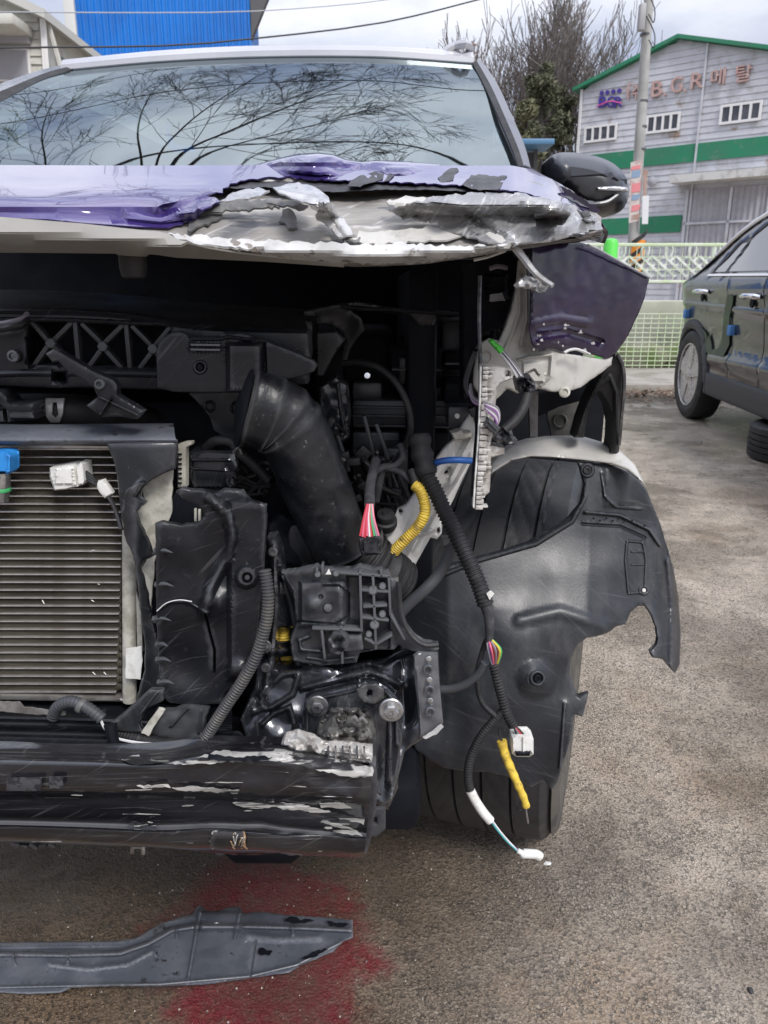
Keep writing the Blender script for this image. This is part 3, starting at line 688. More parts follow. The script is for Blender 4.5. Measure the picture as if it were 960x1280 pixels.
def pquad(name, pts, Y, m, par, th=.01):
    q = [P(*p, Y) for p in pts]; k = len(q); o = MB().add(q + [p + Vector((0, th, 0)) for p in q], [tuple(range(k)), tuple(range(2 * k - 1, k - 1, -1))] + [(i, i + k, (i + 1) % k + k, (i + 1) % k) for i in range(k)])
    return o.obj(name, m, par, smooth=False)
paper = mat('poster_paper', (.50, .46, .44), .7, alt=(.40, .30, .28), alt_scale=10, alt_lo=.5, alt_hi=.6); paper2 = mat('white_sheet', (.62, .62, .64), .6)
brown_bd = mat('brown_board', (.30, .20, .16), .7, alt=(.36, .28, .25), alt_scale=9); pink_p = mat('pink_print', (.60, .20, .22), .7); blue_p = mat('blue_print', (.20, .28, .40), .7)
po = pquad('poster', [(788.5, 203), (803, 199), (798, 276), (786, 279)], PY - .2, paper, pole)
for a_, b_, m_ in ((207, 212, pink_p), (213, 222, blue_p), (229, 240, pink_p), (243, 250, blue_p), (256, 264, pink_p), (268, 274, brown_bd)):
    pquad('print_block', [(790, a_ + 1), (801, a_ - 1), (800 - (a_ > 240) * 1.5, b_ - 1), (789, b_ + 1)], PY - .206, m_, po, .003)
pquad('board', [(804, 212), (810, 212), (808, 246), (804, 247)], PY - .16, brown_bd, pole); pquad('notice', [(803, 245), (811.5, 244), (810, 280), (802.5, 280)], PY - .18, paper2, pole)
org = mat('orange_guard', (.75, .26, .02), .5, alt=(.6, .2, .02), alt_scale=10)
gc = P(795, 325, PY - .02); gd = MB().lathe((gc.x, PY, .9), (0, 0, 1), [(.125, 0), (.125, .75)], 20).obj('pole_guard', org, pole)
st = MB()
for k in range(4):
    z0 = .93 + k * .19
    pts = [Vector((gc.x + .13 * math.cos(t), PY + .13 * math.sin(t), z0 + (t + math.pi) * .09)) for t in np.linspace(-math.pi, -.05, 12)]
    q = pts + [p + Vector((0, 0, .075)) for p in pts]; st.add(q, [(i, i + 1, i + 13, i + 12) for i in range(11)])
st.obj('black_stripe', rubber, gd, smooth=False)

# ------------------------------------------------------------------ fence, folding barrier, wall, post
FY = 8.9
fgreen = mat('yellow_green_wire', (.52, .62, .40), .5, alt=(.62, .67, .54), alt_scale=5)
fen = thing('mesh_fence', (3.5, FY, 0), 'pale green welded wire mesh fence behind the parked black car', 'fence')
zt = P(800, 306, FY).z; zm = P(800, 352, FY).z; z2 = P(800, 392, FY).z; zb = P(800, 468, FY).z
x0, x1 = 1.0, 8.5
wm = MB(); x = x0
while x < x1:
    wm.box((x, FY, (zb + z2) / 2), (.007, .007, z2 - zb)); wm.box((x + .02, FY, (zm + zt) / 2), (.006, .006, zt - zm)); x += .085
for k in range(14): wm.box(((x0 + x1) / 2, FY - .008, zb + (z2 - zb) * k / 13), (x1 - x0, .007, .008))
for k in range(4): wm.box(((x0 + x1) / 2, FY - .008, zm + (zt - zm) * k / 3), (x1 - x0, .007, .008))
props(wm.obj('wire_mesh', fgreen, fen, smooth=False), kind='stuff')
MB().box(((x0 + x1) / 2, FY, zt), (x1 - x0, .04, .035), bev=.006).obj('top_rail', fgreen, fen)
MB().box(((x0 + x1) / 2, FY, zm), (x1 - x0, .03, .03), bev=.005).obj('middle_rail', fgreen, fen)
MB().box(((x0 + x1) / 2, FY, zb - .03), (x1 - x0, .05, .09), bev=.006).obj('bottom_rail', fgreen, fen)
for k in range(3): MB().box((x0 + .35 + k * 2.75, FY + .04, zt / 2), (.05, .05, zt), bev=.006).obj('post', fgreen, fen)
white_bar = mat('white_barrier_paint', (.70, .72, .70), .5, alt=(.50, .55, .48), alt_scale=9)
fb = thing('folding_barrier', (3.6, FY + .3, 0), 'white folding lattice barrier standing behind the green mesh fence', 'barrier')
za_, zb_ = P(800, 346, FY + .3).z, P(800, 309, FY + .3).z; x = 1.6; k = 0; wd = .27
while x < 5.6:
    for s in (1, -1):
        L = math.hypot(wd, zb_ - za_ - .1); rot = Matrix.Rotation(-s * math.atan2(zb_ - za_ - .1, wd), 3, 'Y')
        MB().box((x, FY + .3 + s * .012, (za_ + zb_ - .1) / 2), (L, .012, .026), rot).obj('slat', white_bar, fb, smooth=False)
        MB().box((x + wd / 2, FY + .3 + s * .012, (za_ + zb_ - .1) / 2), (L * .98, .012, .026), rot).obj('slat', white_bar, fb, smooth=False)
    MB().tube([Vector((x, FY + .27, zb_ - .12)), Vector((x - .01, FY + .25, zb_ - .02)), Vector((x + .04, FY + .25, zb_ + .03)), Vector((x + .07, FY + .26, zb_ - .03)), Vector((x + .06, FY + .27, zb_ - .1))], .016, seg=6, step=.02).obj('hook', white_bar, fb)
    x += wd; k += 1
for x in (1.6, 3.6, 5.4): MB().box((x + .2, FY + .34, zb_ / 2), (.04, .04, zb_), bev=.005).obj('barrier_leg', white_bar, fb)
bol = thing('green_post', (P(763, 315, 8.6).x, 8.6, 0), 'bright green round topped post at the left end of the fence', 'post')
zt_ = P(763, 298, 8.6).z
MB().lathe((P(763, 315, 8.6).x, 8.6, 0), (0, 0, 1), [(.075, 0), (.075, zt_ - .05), (.06, zt_ - .015), (.03, zt_)], 18).obj('post_shaft', mat('bright_green', (.10, .62, .08), .45), bol)
# pale retaining wall and mossy rocks behind the fence
pale = mat('pale_wall', (.46, .46, .40), .8, alt=(.36, .37, .30), alt_scale=1.6, bump=.5, bump_scale=25, dust=((.15, .18, .09), 4, .52, .7))
rw = MB().box((5, 10.0, .35), (14, .4, .9), bev=.02); rwo = rw.obj('retaining_wall', pale); props(rwo, 'pale stained concrete retaining wall behind the mesh fence', 'wall')
moss = mat('mossy_rock', (.20, .19, .15), .9, alt=(.10, .14, .045), alt_scale=3, alt_lo=.42, alt_hi=.58, bump=.8, bump_scale=20)
rs = random.Random(3)
for i in range(11):
    bm = bmesh.new(); bmesh.ops.create_icosphere(bm, subdivisions=3, radius=1)
    cx = 1.9 + i * .42 + rs.uniform(-.08, .08); sz = (rs.uniform(.24, .36), .20, rs.uniform(.15, .24))
    for v in bm.verts: v.co = Vector((cx + v.co.x * sz[0], 9.42 + v.co.y * sz[1], .14 + v.co.z * sz[2])) * 1 + mnoise.noise_vector(v.co * 1.3 + Vector((i * 5, 0, 0))) * .07
    me = bpy.data.meshes.new('rock'); bm.to_mesh(me); bm.free(); me.materials.append(moss); me.shade_smooth()
    o = bpy.data.objects.new('rock', me); COL.objects.link(o)
    props(o, 'mossy grey boulder at the foot of the pale wall behind the mesh fence', 'rock', 'mossy boulders along the wall')

# ------------------------------------------------------------------ blue building, pale house
blue_m = mat('blue_ribbed_sheet', (.008, .17, .56), .45, alt=(.010, .14, .48), alt_scale=.7)
BY = 25.
bl = thing('blue_building', (P(205, 40, BY).x, BY, 0), 'bright blue ribbed metal building behind the damaged car', 'building')
xa, xb = P(98, 60, BY).x, P(313, 30, BY).x; mbb = MB(); x = xa; H = 9.6
pitch = (xb - xa) / 26
for k in range(26):
    x = xa + k * pitch; q = [(x, 0), (x + pitch * .62, 0), (x + pitch * .72, -.07), (x + pitch * .9, -.07), (x + pitch, 0)]
    vs = [Vector((a, BY + b, 0)) for a, b in q]; mbb.add(vs + [p + Vector((0, 0, H)) for p in vs], [(i, i + 1, i + 6, i + 5) for i in range(4)])
q = [Vector((xa, BY, 0)), Vector((xb, BY, 0)), Vector((xb, BY + 1.5, 0)), Vector((xa, BY + 1.5, 0))]
mbb.add(q + [p + Vector((0, 0, H)) for p in q], [(1, 2, 6, 5), (2, 3, 7, 6), (3, 0, 4, 7)]); mbb.obj('wall', blue_m, bl, smooth=False)
MB().box((xa - .12, BY - .02, H / 2), (.30, .2, H), bev=.01).obj('corner_trim', mat('pale_trim', (.50, .50, .48), .5), bl)
MB().box(((xa + xb) / 2, BY + .8, H + .2), (xb - xa + .8, 2.2, .3)).obj('roof', grey_door, bl, smooth=False)
dk = mat('dark_soffit', (.08, .08, .085), .7)
q = [P(313.5, 50, BY - .01), P(336, -6, BY - .01), P(360, -60, BY - .01), P(313.5, -60, BY - .01)]
MB().add(q + [p + Vector((0, .25, 0)) for p in q], [(0, 1, 2, 3), (7, 6, 5, 4), (0, 4, 5, 1), (1, 5, 6, 2), (2, 6, 7, 3), (3, 7, 4, 0)]).obj('eave', dk, bl, smooth=False)

HY = 15.
hs = thing('pale_house', (P(-60, 60, HY).x, HY, 0), 'pale clapboard house with a gable and awning at the left', 'house')
clap = mat('pale_clapboard', (.50, .50, .46), .6, alt=(.42, .42, .38), alt_scale=2, dust=((.25, .25, .22), 5, .55, .8))
xr = P(52, 60, HY).x; ztop = P(48, 22, HY).z; xl = xr - 7.0; kk = 0; cb = MB(); z = 0
sl = (P(0, -3, HY).z - P(46, 19, HY).z) / (P(46, 19, HY).x - P(0, -3, HY).x)
while z < ztop + 3.5 * sl:
    x_r = xr - max(0, (z - ztop) / sl); x_l = xl + max(0, (z - ztop) / sl)
    if x_r <= x_l: break
    cb.add([Vector((x_l, HY - .03, z)), Vector((x_r, HY - .03, z)), Vector((x_r, HY, z + .13)), Vector((x_l, HY, z + .13)), Vector((x_l, HY, z)), Vector((x_r, HY, z))], [(0, 1, 2, 3), (4, 5, 1, 0)]); z += .13
q = [Vector((xl, HY, 0)), Vector((xr, HY, 0)), Vector((xr, HY + 8, 0)), Vector((xl, HY + 8, 0))]
cb.add(q + [p + Vector((0, 0, ztop)) for p in q], [(1, 2, 6, 5), (2, 3, 7, 6), (3, 0, 4, 7)]); cb.obj('wall', clap, hs, smooth=False)
xm = (xl + xr) / 2; rb = MB()
for sx in (1, -1):
    e = Vector((xm + sx * (3.5 + .25), HY - .35, ztop - .25 * sl)); t = Vector((xm, HY - .35, ztop + 3.5 * sl)); q = [e, t, t + Vector((0, 9, 0)), e + Vector((0, 9, 0))]
    rb.add(q + [p + Vector((0, 0, .14)) for p in q], [(0, 1, 5, 4), (1, 2, 6, 5), (2, 3, 7, 6), (3, 0, 4, 7), (4, 5, 6, 7), (3, 2, 1, 0)])
rb.obj('roof', mat('pale_roof_trim', (.46, .46, .43), .6), hs, smooth=False)
a = P(-30, 33, HY); b_ = P(42, 40, HY); MB().box(((a.x + b_.x) / 2 - .6, HY - .4, b_.z - .02), (b_.x - a.x + 1.2, .75, .16), bev=.02).obj('awning', clap, hs)
MB().box(((a.x + b_.x) / 2 - .6, HY - .1, P(0, 50, HY).z), (b_.x - a.x + 1.1, .12, .16)).obj('awning_box', grey_door, hs, smooth=False)
wf = pquad('window', [(-20, 57), (36, 61), (40, 104), (-20, 100)], HY - .06, white_frame, hs, .05); pquad('pane', [(-18, 60), (32.5, 63), (36, 100), (-18, 98)], HY - .075, mat('dusty_pane', (.30, .30, .33), .5), wf, .01)
for u0, u1 in ((52, 58), (55, 62)): MB().tube([P(u0, 24, HY - .1), P(u0 + 2, 60, HY - .1), P(u1, 120, HY - .1)], .035, seg=6, step=.3).obj('drainpipe', white_frame, hs)
pquad('side_screen', [(50, 22), (55, 20), (68, 62), (77, 90), (70, 130), (56, 130)], HY + .6, mat('dark_shed_side', (.13, .14, .13), .7, alt=(.25, .26, .25), alt_scale=3), hs, .5)
MB().tube([P(54.5, 12, HY), P(66, 50, HY), P(78, 92, HY)], .045, seg=6, step=.3).obj('barge_board', clap, hs)
# small blue canopy roof beyond the mirror
sc_ = thing('blue_canopy', (P(660, 185, 26).x, 26, 0), 'small blue roofed shelter beside the trees, beyond the side mirror', 'shelter')
MB().box(P(655, 182, 26), (1.6, 1.5, .16), bev=.03).obj('roof', mat('blue_roof', (.06, .16, .28), .5), sc_)
a = P(656, 185, 26.3)
for dx in (-.35, .35): MB().box((a.x + dx, 26.3, a.z / 2), (.12, .12, a.z)).obj('post', dk, sc_, smooth=False)
MB().box((a.x, 26.5, a.z - .7), (.9, .1, 1.2)).obj('back_panel', dk, sc_, smooth=False)

# ------------------------------------------------------------------ trees
bark = mat('bark', (.13, .11, .10), .9, alt=(.20, .175, .16), alt_scale=6); bark2 = mat('dark_bark', (.03, .026, .025), .9)
def branch(mb, p, d, L, r, lev, rs, up=.12, spread=.55, kids=3, seg=3, minr=.012, jit=.13):
    n = 4; pts = [p]; q = p; dd = d.normalized()
    for i in range(n):
        dd = (dd + Vector((rs.gauss(0, jit), rs.gauss(0, jit), rs.gauss(0, jit * .8) + up * .35))).normalized(); q = q + dd * L / n; pts.append(q)
    # prism segments
    X = dd.orthogonal().normalized(); Yv = dd.cross(X); b = len(mb.v); sides = 3 if r < .06 else 6
    for i, c in enumerate(pts):
        rr = max(minr, r * (1 - .5 * i / n))
        for k in range(sides): mb.v.append(c + (X * math.cos(2.0944 * k * 3 / sides) + Yv * math.sin(2.0944 * k * 3 / sides)) * rr)
    for i in range(n):
        for k in range(sides): mb.f.append((b + i * sides + k, b + i * sides + (k + 1) % sides, b + (i + 1) * sides + (k + 1) % sides, b + (i + 1) * sides + k))
    if lev <= 0: return
    for k in range(kids):
        t = rs.uniform(.35, 1.0); i = min(n - 1, int(t * n)); c = pts[i].lerp(pts[i + 1], t * n - i)
        nd = (dd + dd.orthogonal().normalized() * 0 + Vector((rs.gauss(0, spread), rs.gauss(0, spread), rs.gauss(0, spread * .6) + up))).normalized()
        branch(mb, c, nd, L * rs.uniform(.55, .8), r * .55, lev - 1, rs, up, spread, kids, seg, minr, jit)
    branch(mb, pts[-1], dd, L * .75, r * .55, lev - 1, rs, up, spread, kids, seg, minr, jit)
def bare_tree(u, vtop, Y, label, seed, lev=4, lean=0., group=None, kids=3, wide=.42):
    rs = random.Random(seed); x = P(u, 200, Y).x; H = P(u, vtop, Y).z
    t = thing('bare_tree', (x, Y, 0), label, 'tree', group)
    tr = MB(); tp = Vector((x + lean * H, Y, H * .42)); tr.tube([Vector((x, Y, 0)), Vector((x + lean * H * .3, Y, H * .2)), tp], H * .014, seg=8, step=1., taper=lambda a: 1 - .4 * a); tr.obj('trunk', bark, t)
    cr_ = MB()
    for k in range(6):
        a = rs.uniform(0, 6.28); st_ = Vector((x + lean * H * .4, Y, H * rs.uniform(.22, .42)))
        branch(cr_, st_, Vector((math.cos(a) * wide * 1.1, math.sin(a) * wide, 1)), H * .26, H * .007, lev, rs, .26, wide, kids, minr=Y * .00038)
    cr_.obj('crown', bark, t, smooth=False); return t
GR = 'bare winter trees beyond the yard'
bare_tree(628, 38, 48, 'tall bare tree left of centre in the clump behind the mirror', 1)
bare_tree(668, 30, 50, 'tallest bare tree in the middle of the clump', 2)
bare_tree(706, 42, 46, 'bare tree at the right of the clump, next to the metal hall', 3)
bare_tree(598, 85, 52, 'lowest bare tree of the clump, beside the pylon', 4)
bare_tree(560, 92, 60, 'faint bare tree just above the right end of the car roof', 5, lev=3)
bare_tree(782, 62, 70, 'bare tree peeping over the roof of the metal hall', 6, lev=3)
bare_tree(735, 95, 58, 'small bare tree touching the left corner of the metal hall', 7, lev=3)
needle = mat('pine_needles', (.085, .095, .055), .8, alt=(.15, .155, .10), alt_scale=1.2, alt_lo=.42, alt_hi=.6)
def pine(u, vtop, Y, wpx, label, seed, nleaf=9000, vbot=190, m=None):
    rs = random.Random(seed); x = P(u, 200, Y).x; H = P(u, vtop, Y).z; zb = P(u, vbot, Y).z * .55; rad = wpx / 2 * px(Y)
    t = thing('pine_tree', (x, Y, 0), label, 'tree')
    MB().tube([Vector((x, Y, 0)), Vector((x + .2, Y, H * .5)), Vector((x, Y, H * .95))], .22, seg=8, step=1., taper=lambda a: 1 - .8 * a).obj('trunk', bark2, t)
    cl = []; 
    for k in range(46):
        f = rs.random() ** .8; z = zb + (H - zb) * f; rr = rad * (1.05 - .75 * f) * rs.uniform(.35, 1.05); a = rs.uniform(0, 6.28)
        cl.append((Vector((x + math.cos(a) * rr, Y + math.sin(a) * rr, z)), rs.uniform(.10, .24) * rad * 1.5))
    cm = MB(); lb = MB()
    for c, s in cl:
        lb.tube([Vector((x, Y, c.z - s * .5)), c], .06, seg=4, smooth=False)
        for k in range(nleaf // 46):
            d = Vector((rs.gauss(0, 1), rs.gauss(0, 1), rs.gauss(0, .55))); d = d.normalized() * s * rs.random() ** .45
            p = c + d; e1 = Vector((rs.gauss(0, 1), rs.gauss(0, 1), rs.gauss(0, .7))).normalized() * .17; e2 = Vector((rs.gauss(0, 1), rs.gauss(0, 1), rs.gauss(0, 1))).normalized() * .055
            cm.add([p - e1, p + e2, p + e1, p - e2], [(0, 1, 2, 3)])
    cm.obj('crown', m or needle, t, smooth=False); lb.obj('limbs', bark2, t, smooth=False)
needle2 = mat('olive_needles', (.11, .115, .06), .8, alt=(.18, .175, .10), alt_scale=1.2, alt_lo=.42, alt_hi=.6)
pine(672, 82, 40, 62, 'dark green pine standing in front of the bare trees', 1)
pine(655, 128, 36, 46, 'low olive green pine beside the windscreen pillar', 2, 6000, m=needle2)
pine(700, 108, 44, 50, 'dull green pine close to the metal hall', 3, 6000)
# hills behind everything
hv = []; hf = []; nx = 80
for i in range(nx + 1):
    x = -500 + 1000 * i / nx; h = 8 + 7 * mnoise.noise(Vector((x * .006, 1, 0))) + 2 * mnoise.noise(Vector((x * .03, 1, 0)))
    hv += [Vector((x, 290, -1)), Vector((x, 310, h * .7)), Vector((x, 340, h)), Vector((x, 420, 0))]
for i in range(nx):
    for k in range(3): hf.append((i * 4 + k, (i + 1) * 4 + k, (i + 1) * 4 + k + 1, i * 4 + k + 1))
props(mesh_obj('hills', hv, hf, mat('far_wood', (.10, .10, .085), .95, alt=(.16, .145, .12), alt_scale=.05)), 'low wooded hills', kind='structure')
# pylon
TY = 120.; py_ = thing('power_pylon', (P(580, 100, TY).x, TY, 0), 'distant rusty lattice power pylon over the right end of the car roof', 'pylon')
rustm = mat('rusty_lattice', (.28, .20, .17), .8); lat = MB(); cx = P(580, 100, TY).x; ztp = P(580, 54, TY).z
def wdt(z): return .9 + 2.6 * (1 - z / ztp) ** 1.3
zs = [ztp * k / 11 for k in range(12)]
for i in range(11):
    for sx in (-1, 1):
        for sy in (-1, 1):
            lat.tube([Vector((cx + sx * wdt(zs[i]), TY + sy * wdt(zs[i]), zs[i])), Vector((cx + sx * wdt(zs[i + 1]), TY + sy * wdt(zs[i + 1]), zs[i + 1]))], .12, seg=4, smooth=False)
    lat.tube([Vector((cx - wdt(zs[i]), TY - wdt(zs[i]), zs[i])), Vector((cx + wdt(zs[i + 1]), TY - wdt(zs[i + 1]), zs[i + 1]))], .08, seg=4, smooth=False)
    lat.tube([Vector((cx + wdt(zs[i]), TY - wdt(zs[i]), zs[i])), Vector((cx - wdt(zs[i + 1]), TY - wdt(zs[i + 1]), zs[i + 1]))], .08, seg=4, smooth=False)
lat.obj('lattice', rustm, py_, smooth=False)
for v in (56, 66, 76): 
    z = P(580, v, TY).z; MB().box((cx, TY, z), (3.4 + (v - 56) * .04, .25, .22)).obj('cross_arm', rustm, py_, smooth=False)
    
# overhead cables
cab = mat('cable_black', (.03, .03, .035), .6); cab2 = mat('cable_grey', (.35, .37, .40), .6)
def cable(pts, r, m, label, grp=None):
    o = MB().tube([P(*p) for p in pts], r, seg=5, step=1.).obj('overhead_cable', m); props(o, label, 'cable', grp)
cable([(-200, 68, 14), (0, 60, 14), (200, 57.5, 15), (320, 48, 16), (480, 28, 17.5), (620, -6, 19)], .016, cab, 'black sagging cable crossing the blue building and rising to the right')
cable([(-200, 14, 14), (60, 15.5, 14), (200, 16, 15), (320, 14, 16), (450, 4, 18), (520, -6, 19)], .010, cab2, 'thin pale cable across the top of the blue building')

chip = mat('white_chip', (.6, .6, .58), .5)
for (u, v, r_, m_, lab) in ((684, 1079, .0045, chip, 'small white plastic chip on the asphalt just right of the white cable plug'), (735, 1050, .003, rubber, 'tiny black plastic crumb on the asphalt right of the torn tyre liner'), (938, 1238, .0055, rubber, 'small dark splinter lying in the bottom right corner of the asphalt')):
    bm = bmesh.new(); bmesh.ops.create_icosphere(bm, subdivisions=2, radius=1); c_ = PZ(u, v, r_ * .35)
    for q_ in bm.verts: q_.co = Vector((q_.co.x * r_ * (1.5 if m_ is chip else .7), q_.co.y * r_ * 1.1, q_.co.z * r_ * .45)) * (1 + .5 * mnoise.noise(q_.co * 2 + Vector((u, 0, 0)))) + c_
    me = bpy.data.meshes.new('chip'); bm.to_mesh(me); bm.free(); me.materials.append(m_); o = bpy.data.objects.new('plastic_chip', me); COL.objects.link(o); props(o, lab, 'debris')
# bare tree beside the yard whose limbs hang over the car: the windscreen mirrors it
def over_tree():
    rs = random.Random(21); base = Vector((-6.6, 5.2, 0))
    t = thing('bare_tree', base, 'bare tree left of the car whose limbs are mirrored in the windscreen', 'tree')
    tr = MB(); tr.tube([base, Vector((-6.4, 5.1, 2.5)), Vector((-6.0, 5.0, 4.6)), Vector((-5.6, 5.0, 5.6))], .17, seg=12, step=.3, taper=lambda a: 1 - .45 * a)
    tr.obj('trunk', bark2, t)
    cr_ = MB()
    fork = Vector((-3.0, 6.0, 7.1)); stem = [Vector((-5.6, 5.0, 5.6)), Vector((-5.0, 5.0, 6.3)), Vector((-4.0, 5.3, 6.9)), fork]
    cr_.tube(stem, .055, seg=8, step=.3, taper=lambda a: 1 - .3 * a)
    limbs = [([(-3.0, 6.0, 7.1), (-1.8, 7.0, 7.0), (-.6, 7.9, 6.7), (.5, 8.8, 6.3)], .030), ([(-3.0, 6.0, 7.1), (-2.0, 6.6, 7.3), (-.8, 7.1, 7.2), (.3, 7.4, 7.0)], .023), ([(-3.0, 6.0, 7.1), (-2.6, 7.1, 7.0), (-1.9, 8.2, 6.7), (-1.3, 9.2, 6.3)], .024),
             ([(-3.0, 6.0, 7.1), (-3.2, 7.2, 6.9), (-3.1, 8.4, 6.6), (-2.8, 9.4, 6.3)], .021), ([(-4.0, 5.3, 6.9), (-4.4, 6.6, 6.8), (-4.6, 7.8, 6.6), (-4.5, 9.2, 6.2)], .023), ([(-4.6, 5.1, 6.6), (-5.6, 6.4, 6.6), (-6.2, 7.8, 6.4)], .020), ([(-3.0, 6.0, 7.1), (-1.6, 6.1, 7.6), (-.2, 6.2, 7.8)], .020)]
    for pts, r in limbs:
        c = spline([Vector(p) for p in pts], .22); cr_.tube(c, r, seg=6, smooth=False, taper=lambda a: 1 - .8 * a)
        n = len(c)
        for i in range(3, n):
            f = i / n; T = (c[min(i + 1, n - 1)] - c[i - 1]).normalized()
            if i % 2 and f < .35: continue
            side = T.cross(Vector((0, .5, .8))).normalized() * (1 if (i // 2) % 2 else -1)
            d = (T * 1.0 + side * rs.uniform(.4, 1.0) + Vector((rs.gauss(0, .15), rs.gauss(0, .15), rs.gauss(0, .15)))).normalized()
            branch(cr_, c[i], d, rs.uniform(.55, .95) * (1.1 - .35 * f), r * .38 * (1 - .5 * f), 3, rs, .0, .42, 2 + (i % 3 == 0), minr=.0036, jit=.10)
    cr_.obj('crown', bark2, t, smooth=False)
over_tree()
for k, (y, z) in enumerate(((5.6, 6.4), (7.4, 6.2), (8.6, 6.0))):
    o = MB().tube([Vector((-12, y + 1.2, z)), Vector((0, y, z - .35)), Vector((14, y + .4, z))], .014, seg=5, step=1.).obj('overhead_cable', cab)
    props(o, ('upper', 'middle', 'lowest')[k] + ' of the three black lines mirrored across the windscreen', 'cable', 'cables high over the car')
# ------------------------------------------------------------------ the parked black car
car_black = mat('black_car_paint', (.011, .012, .014), .3, coat=.9, coat_r=.03, alt=(.018, .020, .024), alt_scale=2, bump=.04, bump_scale=8)
clad = mat('grey_cladding', (.05, .052, .058), .55, bump=.2, bump_scale=200)
car_glass = mat('parked_car_glass', (.03, .032, .04), .05, coat=1., ior=1.8)
TH = R(-4); CF = Vector((math.sin(TH), -math.cos(TH), 0)); CI = Vector((math.cos(TH), math.sin(TH), 0)); C0 = Vector((2.30, 5.93, 0))
def C(a, h, w=0.): return C0 + CF * a + CI * w + Vector((0, 0, h))
S = 300.
def cpj(u, v, d): return C(u / S, -v / S, d)
def A(*pts): return [(a * S, -h * S) for a, h in pts]
pc = thing('parked_car', C(1.3, 0, .9), 'shiny black crossover with alloy wheel parked by the mesh fence, green scribble on its door', 'car')
def cw(a, h):
    a /= S; h = -h / S
    w = .03 + max(0, h - 1.03) * .42 + max(0, -.15 - a) ** 2 * 1.1 + max(0, .55 - h) * .10 + max(0, a - 3.0) ** 2 * .5
    w -= .03 * math.exp(-((h - .98) / .10) ** 2); w += .018 * math.exp(-((h - .62) / .10) ** 2); return w
def arch(cx, r, n=12): return [(cx - r * math.cos(math.pi * k / n), .33 + r * math.sin(math.pi * k / n)) for k in range(n + 1)]
Rw = .345; cx0, cx1 = .03, 2.72
body = A((-.60, .30), (cx0 - Rw - .06, .26), (cx0 - Rw, .33), *arch(cx0, Rw)[1:-1], (cx0 + Rw, .33), (cx0 + Rw + .03, .26), (cx1 - Rw, .26), *arch(cx1, Rw)[0:], (cx1 + Rw + .05, .28), (3.5, .30), (3.58, .6), (3.45, .80),
         (2.85, .98), (2.45, 1.04), (1.95, 1.34), (1.5, 1.44), (1.0, 1.44), (.70, 1.40), (.45, 1.31), (.20, 1.17), (.02, 1.07), (-.30, .98), (-.52, .80), (-.62, .55))
win = [A((.30, 1.08), (.52, 1.08), (.62, 1.27), (.50, 1.255)), A((.57, 1.08), (1.28, 1.075), (1.30, 1.37), (.82, 1.36), (.68, 1.30)), A((1.36, 1.075), (2.2, 1.07), (1.85, 1.30), (1.38, 1.38))]
sheet('body_side', body, cw, car_black, pc, th=.05, holes=win, res=15, rnd=(6, .02), proj=cpj,
      rel=[('l', A((.80, .30), (.84, .6), (.72, 1.06)), 2.2, -.012), ('l', A((1.33, .30), (1.33, 1.06)), 2.2, -.012), ('l', A((-.50, .86), (2.9, .82)), 7, .010), ('l', A((.45, .50), (2.4, .52)), 14, .018)])
for w_ in win: sheet('window', w_, lambda a, h: cw(a, h) + .012, car_glass, pc, th=.01, res=30, proj=cpj)
trim_o = A((.27, 1.055), (2.25, 1.04), (2.25, 1.052), (.27, 1.068)); sheet('chrome_trim', trim_o, lambda a, h: cw(a, h) - .008, chrome, pc, th=.012, res=20, proj=cpj)
rail = [C(a, h, cw(a * S, -h * S) - .0) for a, h in ((.18, 1.185), (.45, 1.335), (.72, 1.42), (1.0, 1.46), (1.5, 1.47), (1.95, 1.37))]
MB().tube(rail, .018, seg=8).obj('roof_rail', chrome, pc)
for cx in (cx0, cx1):
    o = arch(cx, Rw + .002, 16); o2 = arch(cx, Rw + .07, 16)
    ring = [(o[0][0], .24)] + o + [(o[-1][0], .24), (o2[-1][0], .24)] + o2[::-1] + [(o2[0][0], .24)]
    sheet('arch_cladding', A(*ring), lambda a, h: cw(a, h) - .02, clad, pc, th=.05, res=14, rnd=(5, .015), proj=cpj)
sheet('sill_cladding', A((cx0 + Rw + .07, .40), (cx1 - Rw - .07, .40), (cx1 - Rw - .05, .235), (cx0 + Rw + .06, .235)), lambda a, h: cw(a, h) - .022, clad, pc, th=.06, res=15, rnd=(6, .02), proj=cpj)
rr = [[C(a, h, w) for w in (cw(a * S, -h * S), .5, .9, 1.3, 1.78 - cw(a * S, -h * S))] for a, h in ((-.60, .30), (-.62, .55), (-.53, .80), (-.33, .98), (.0, 1.07), (.45, 1.32), (.72, 1.415), (1.1, 1.46), (1.6, 1.44), (2.4, 1.05), (3.2, .93), (3.55, .7), (3.5, .3))]
loft('roof_and_ends', rr, car_black, pc, nu=14, nv=3, th=.01)
MB().box(C(1.5, .42, .95), (1.5, 3.7, .30), Matrix.Rotation(TH, 3, 'Z')).obj('underbody', deep_black, pc, smooth=False)
MB().box(C(1.4, .8, .95), (1.5, 2.2, .5), Matrix.Rotation(TH, 3, 'Z')).obj('cabin_interior', deep_black, pc, smooth=False)
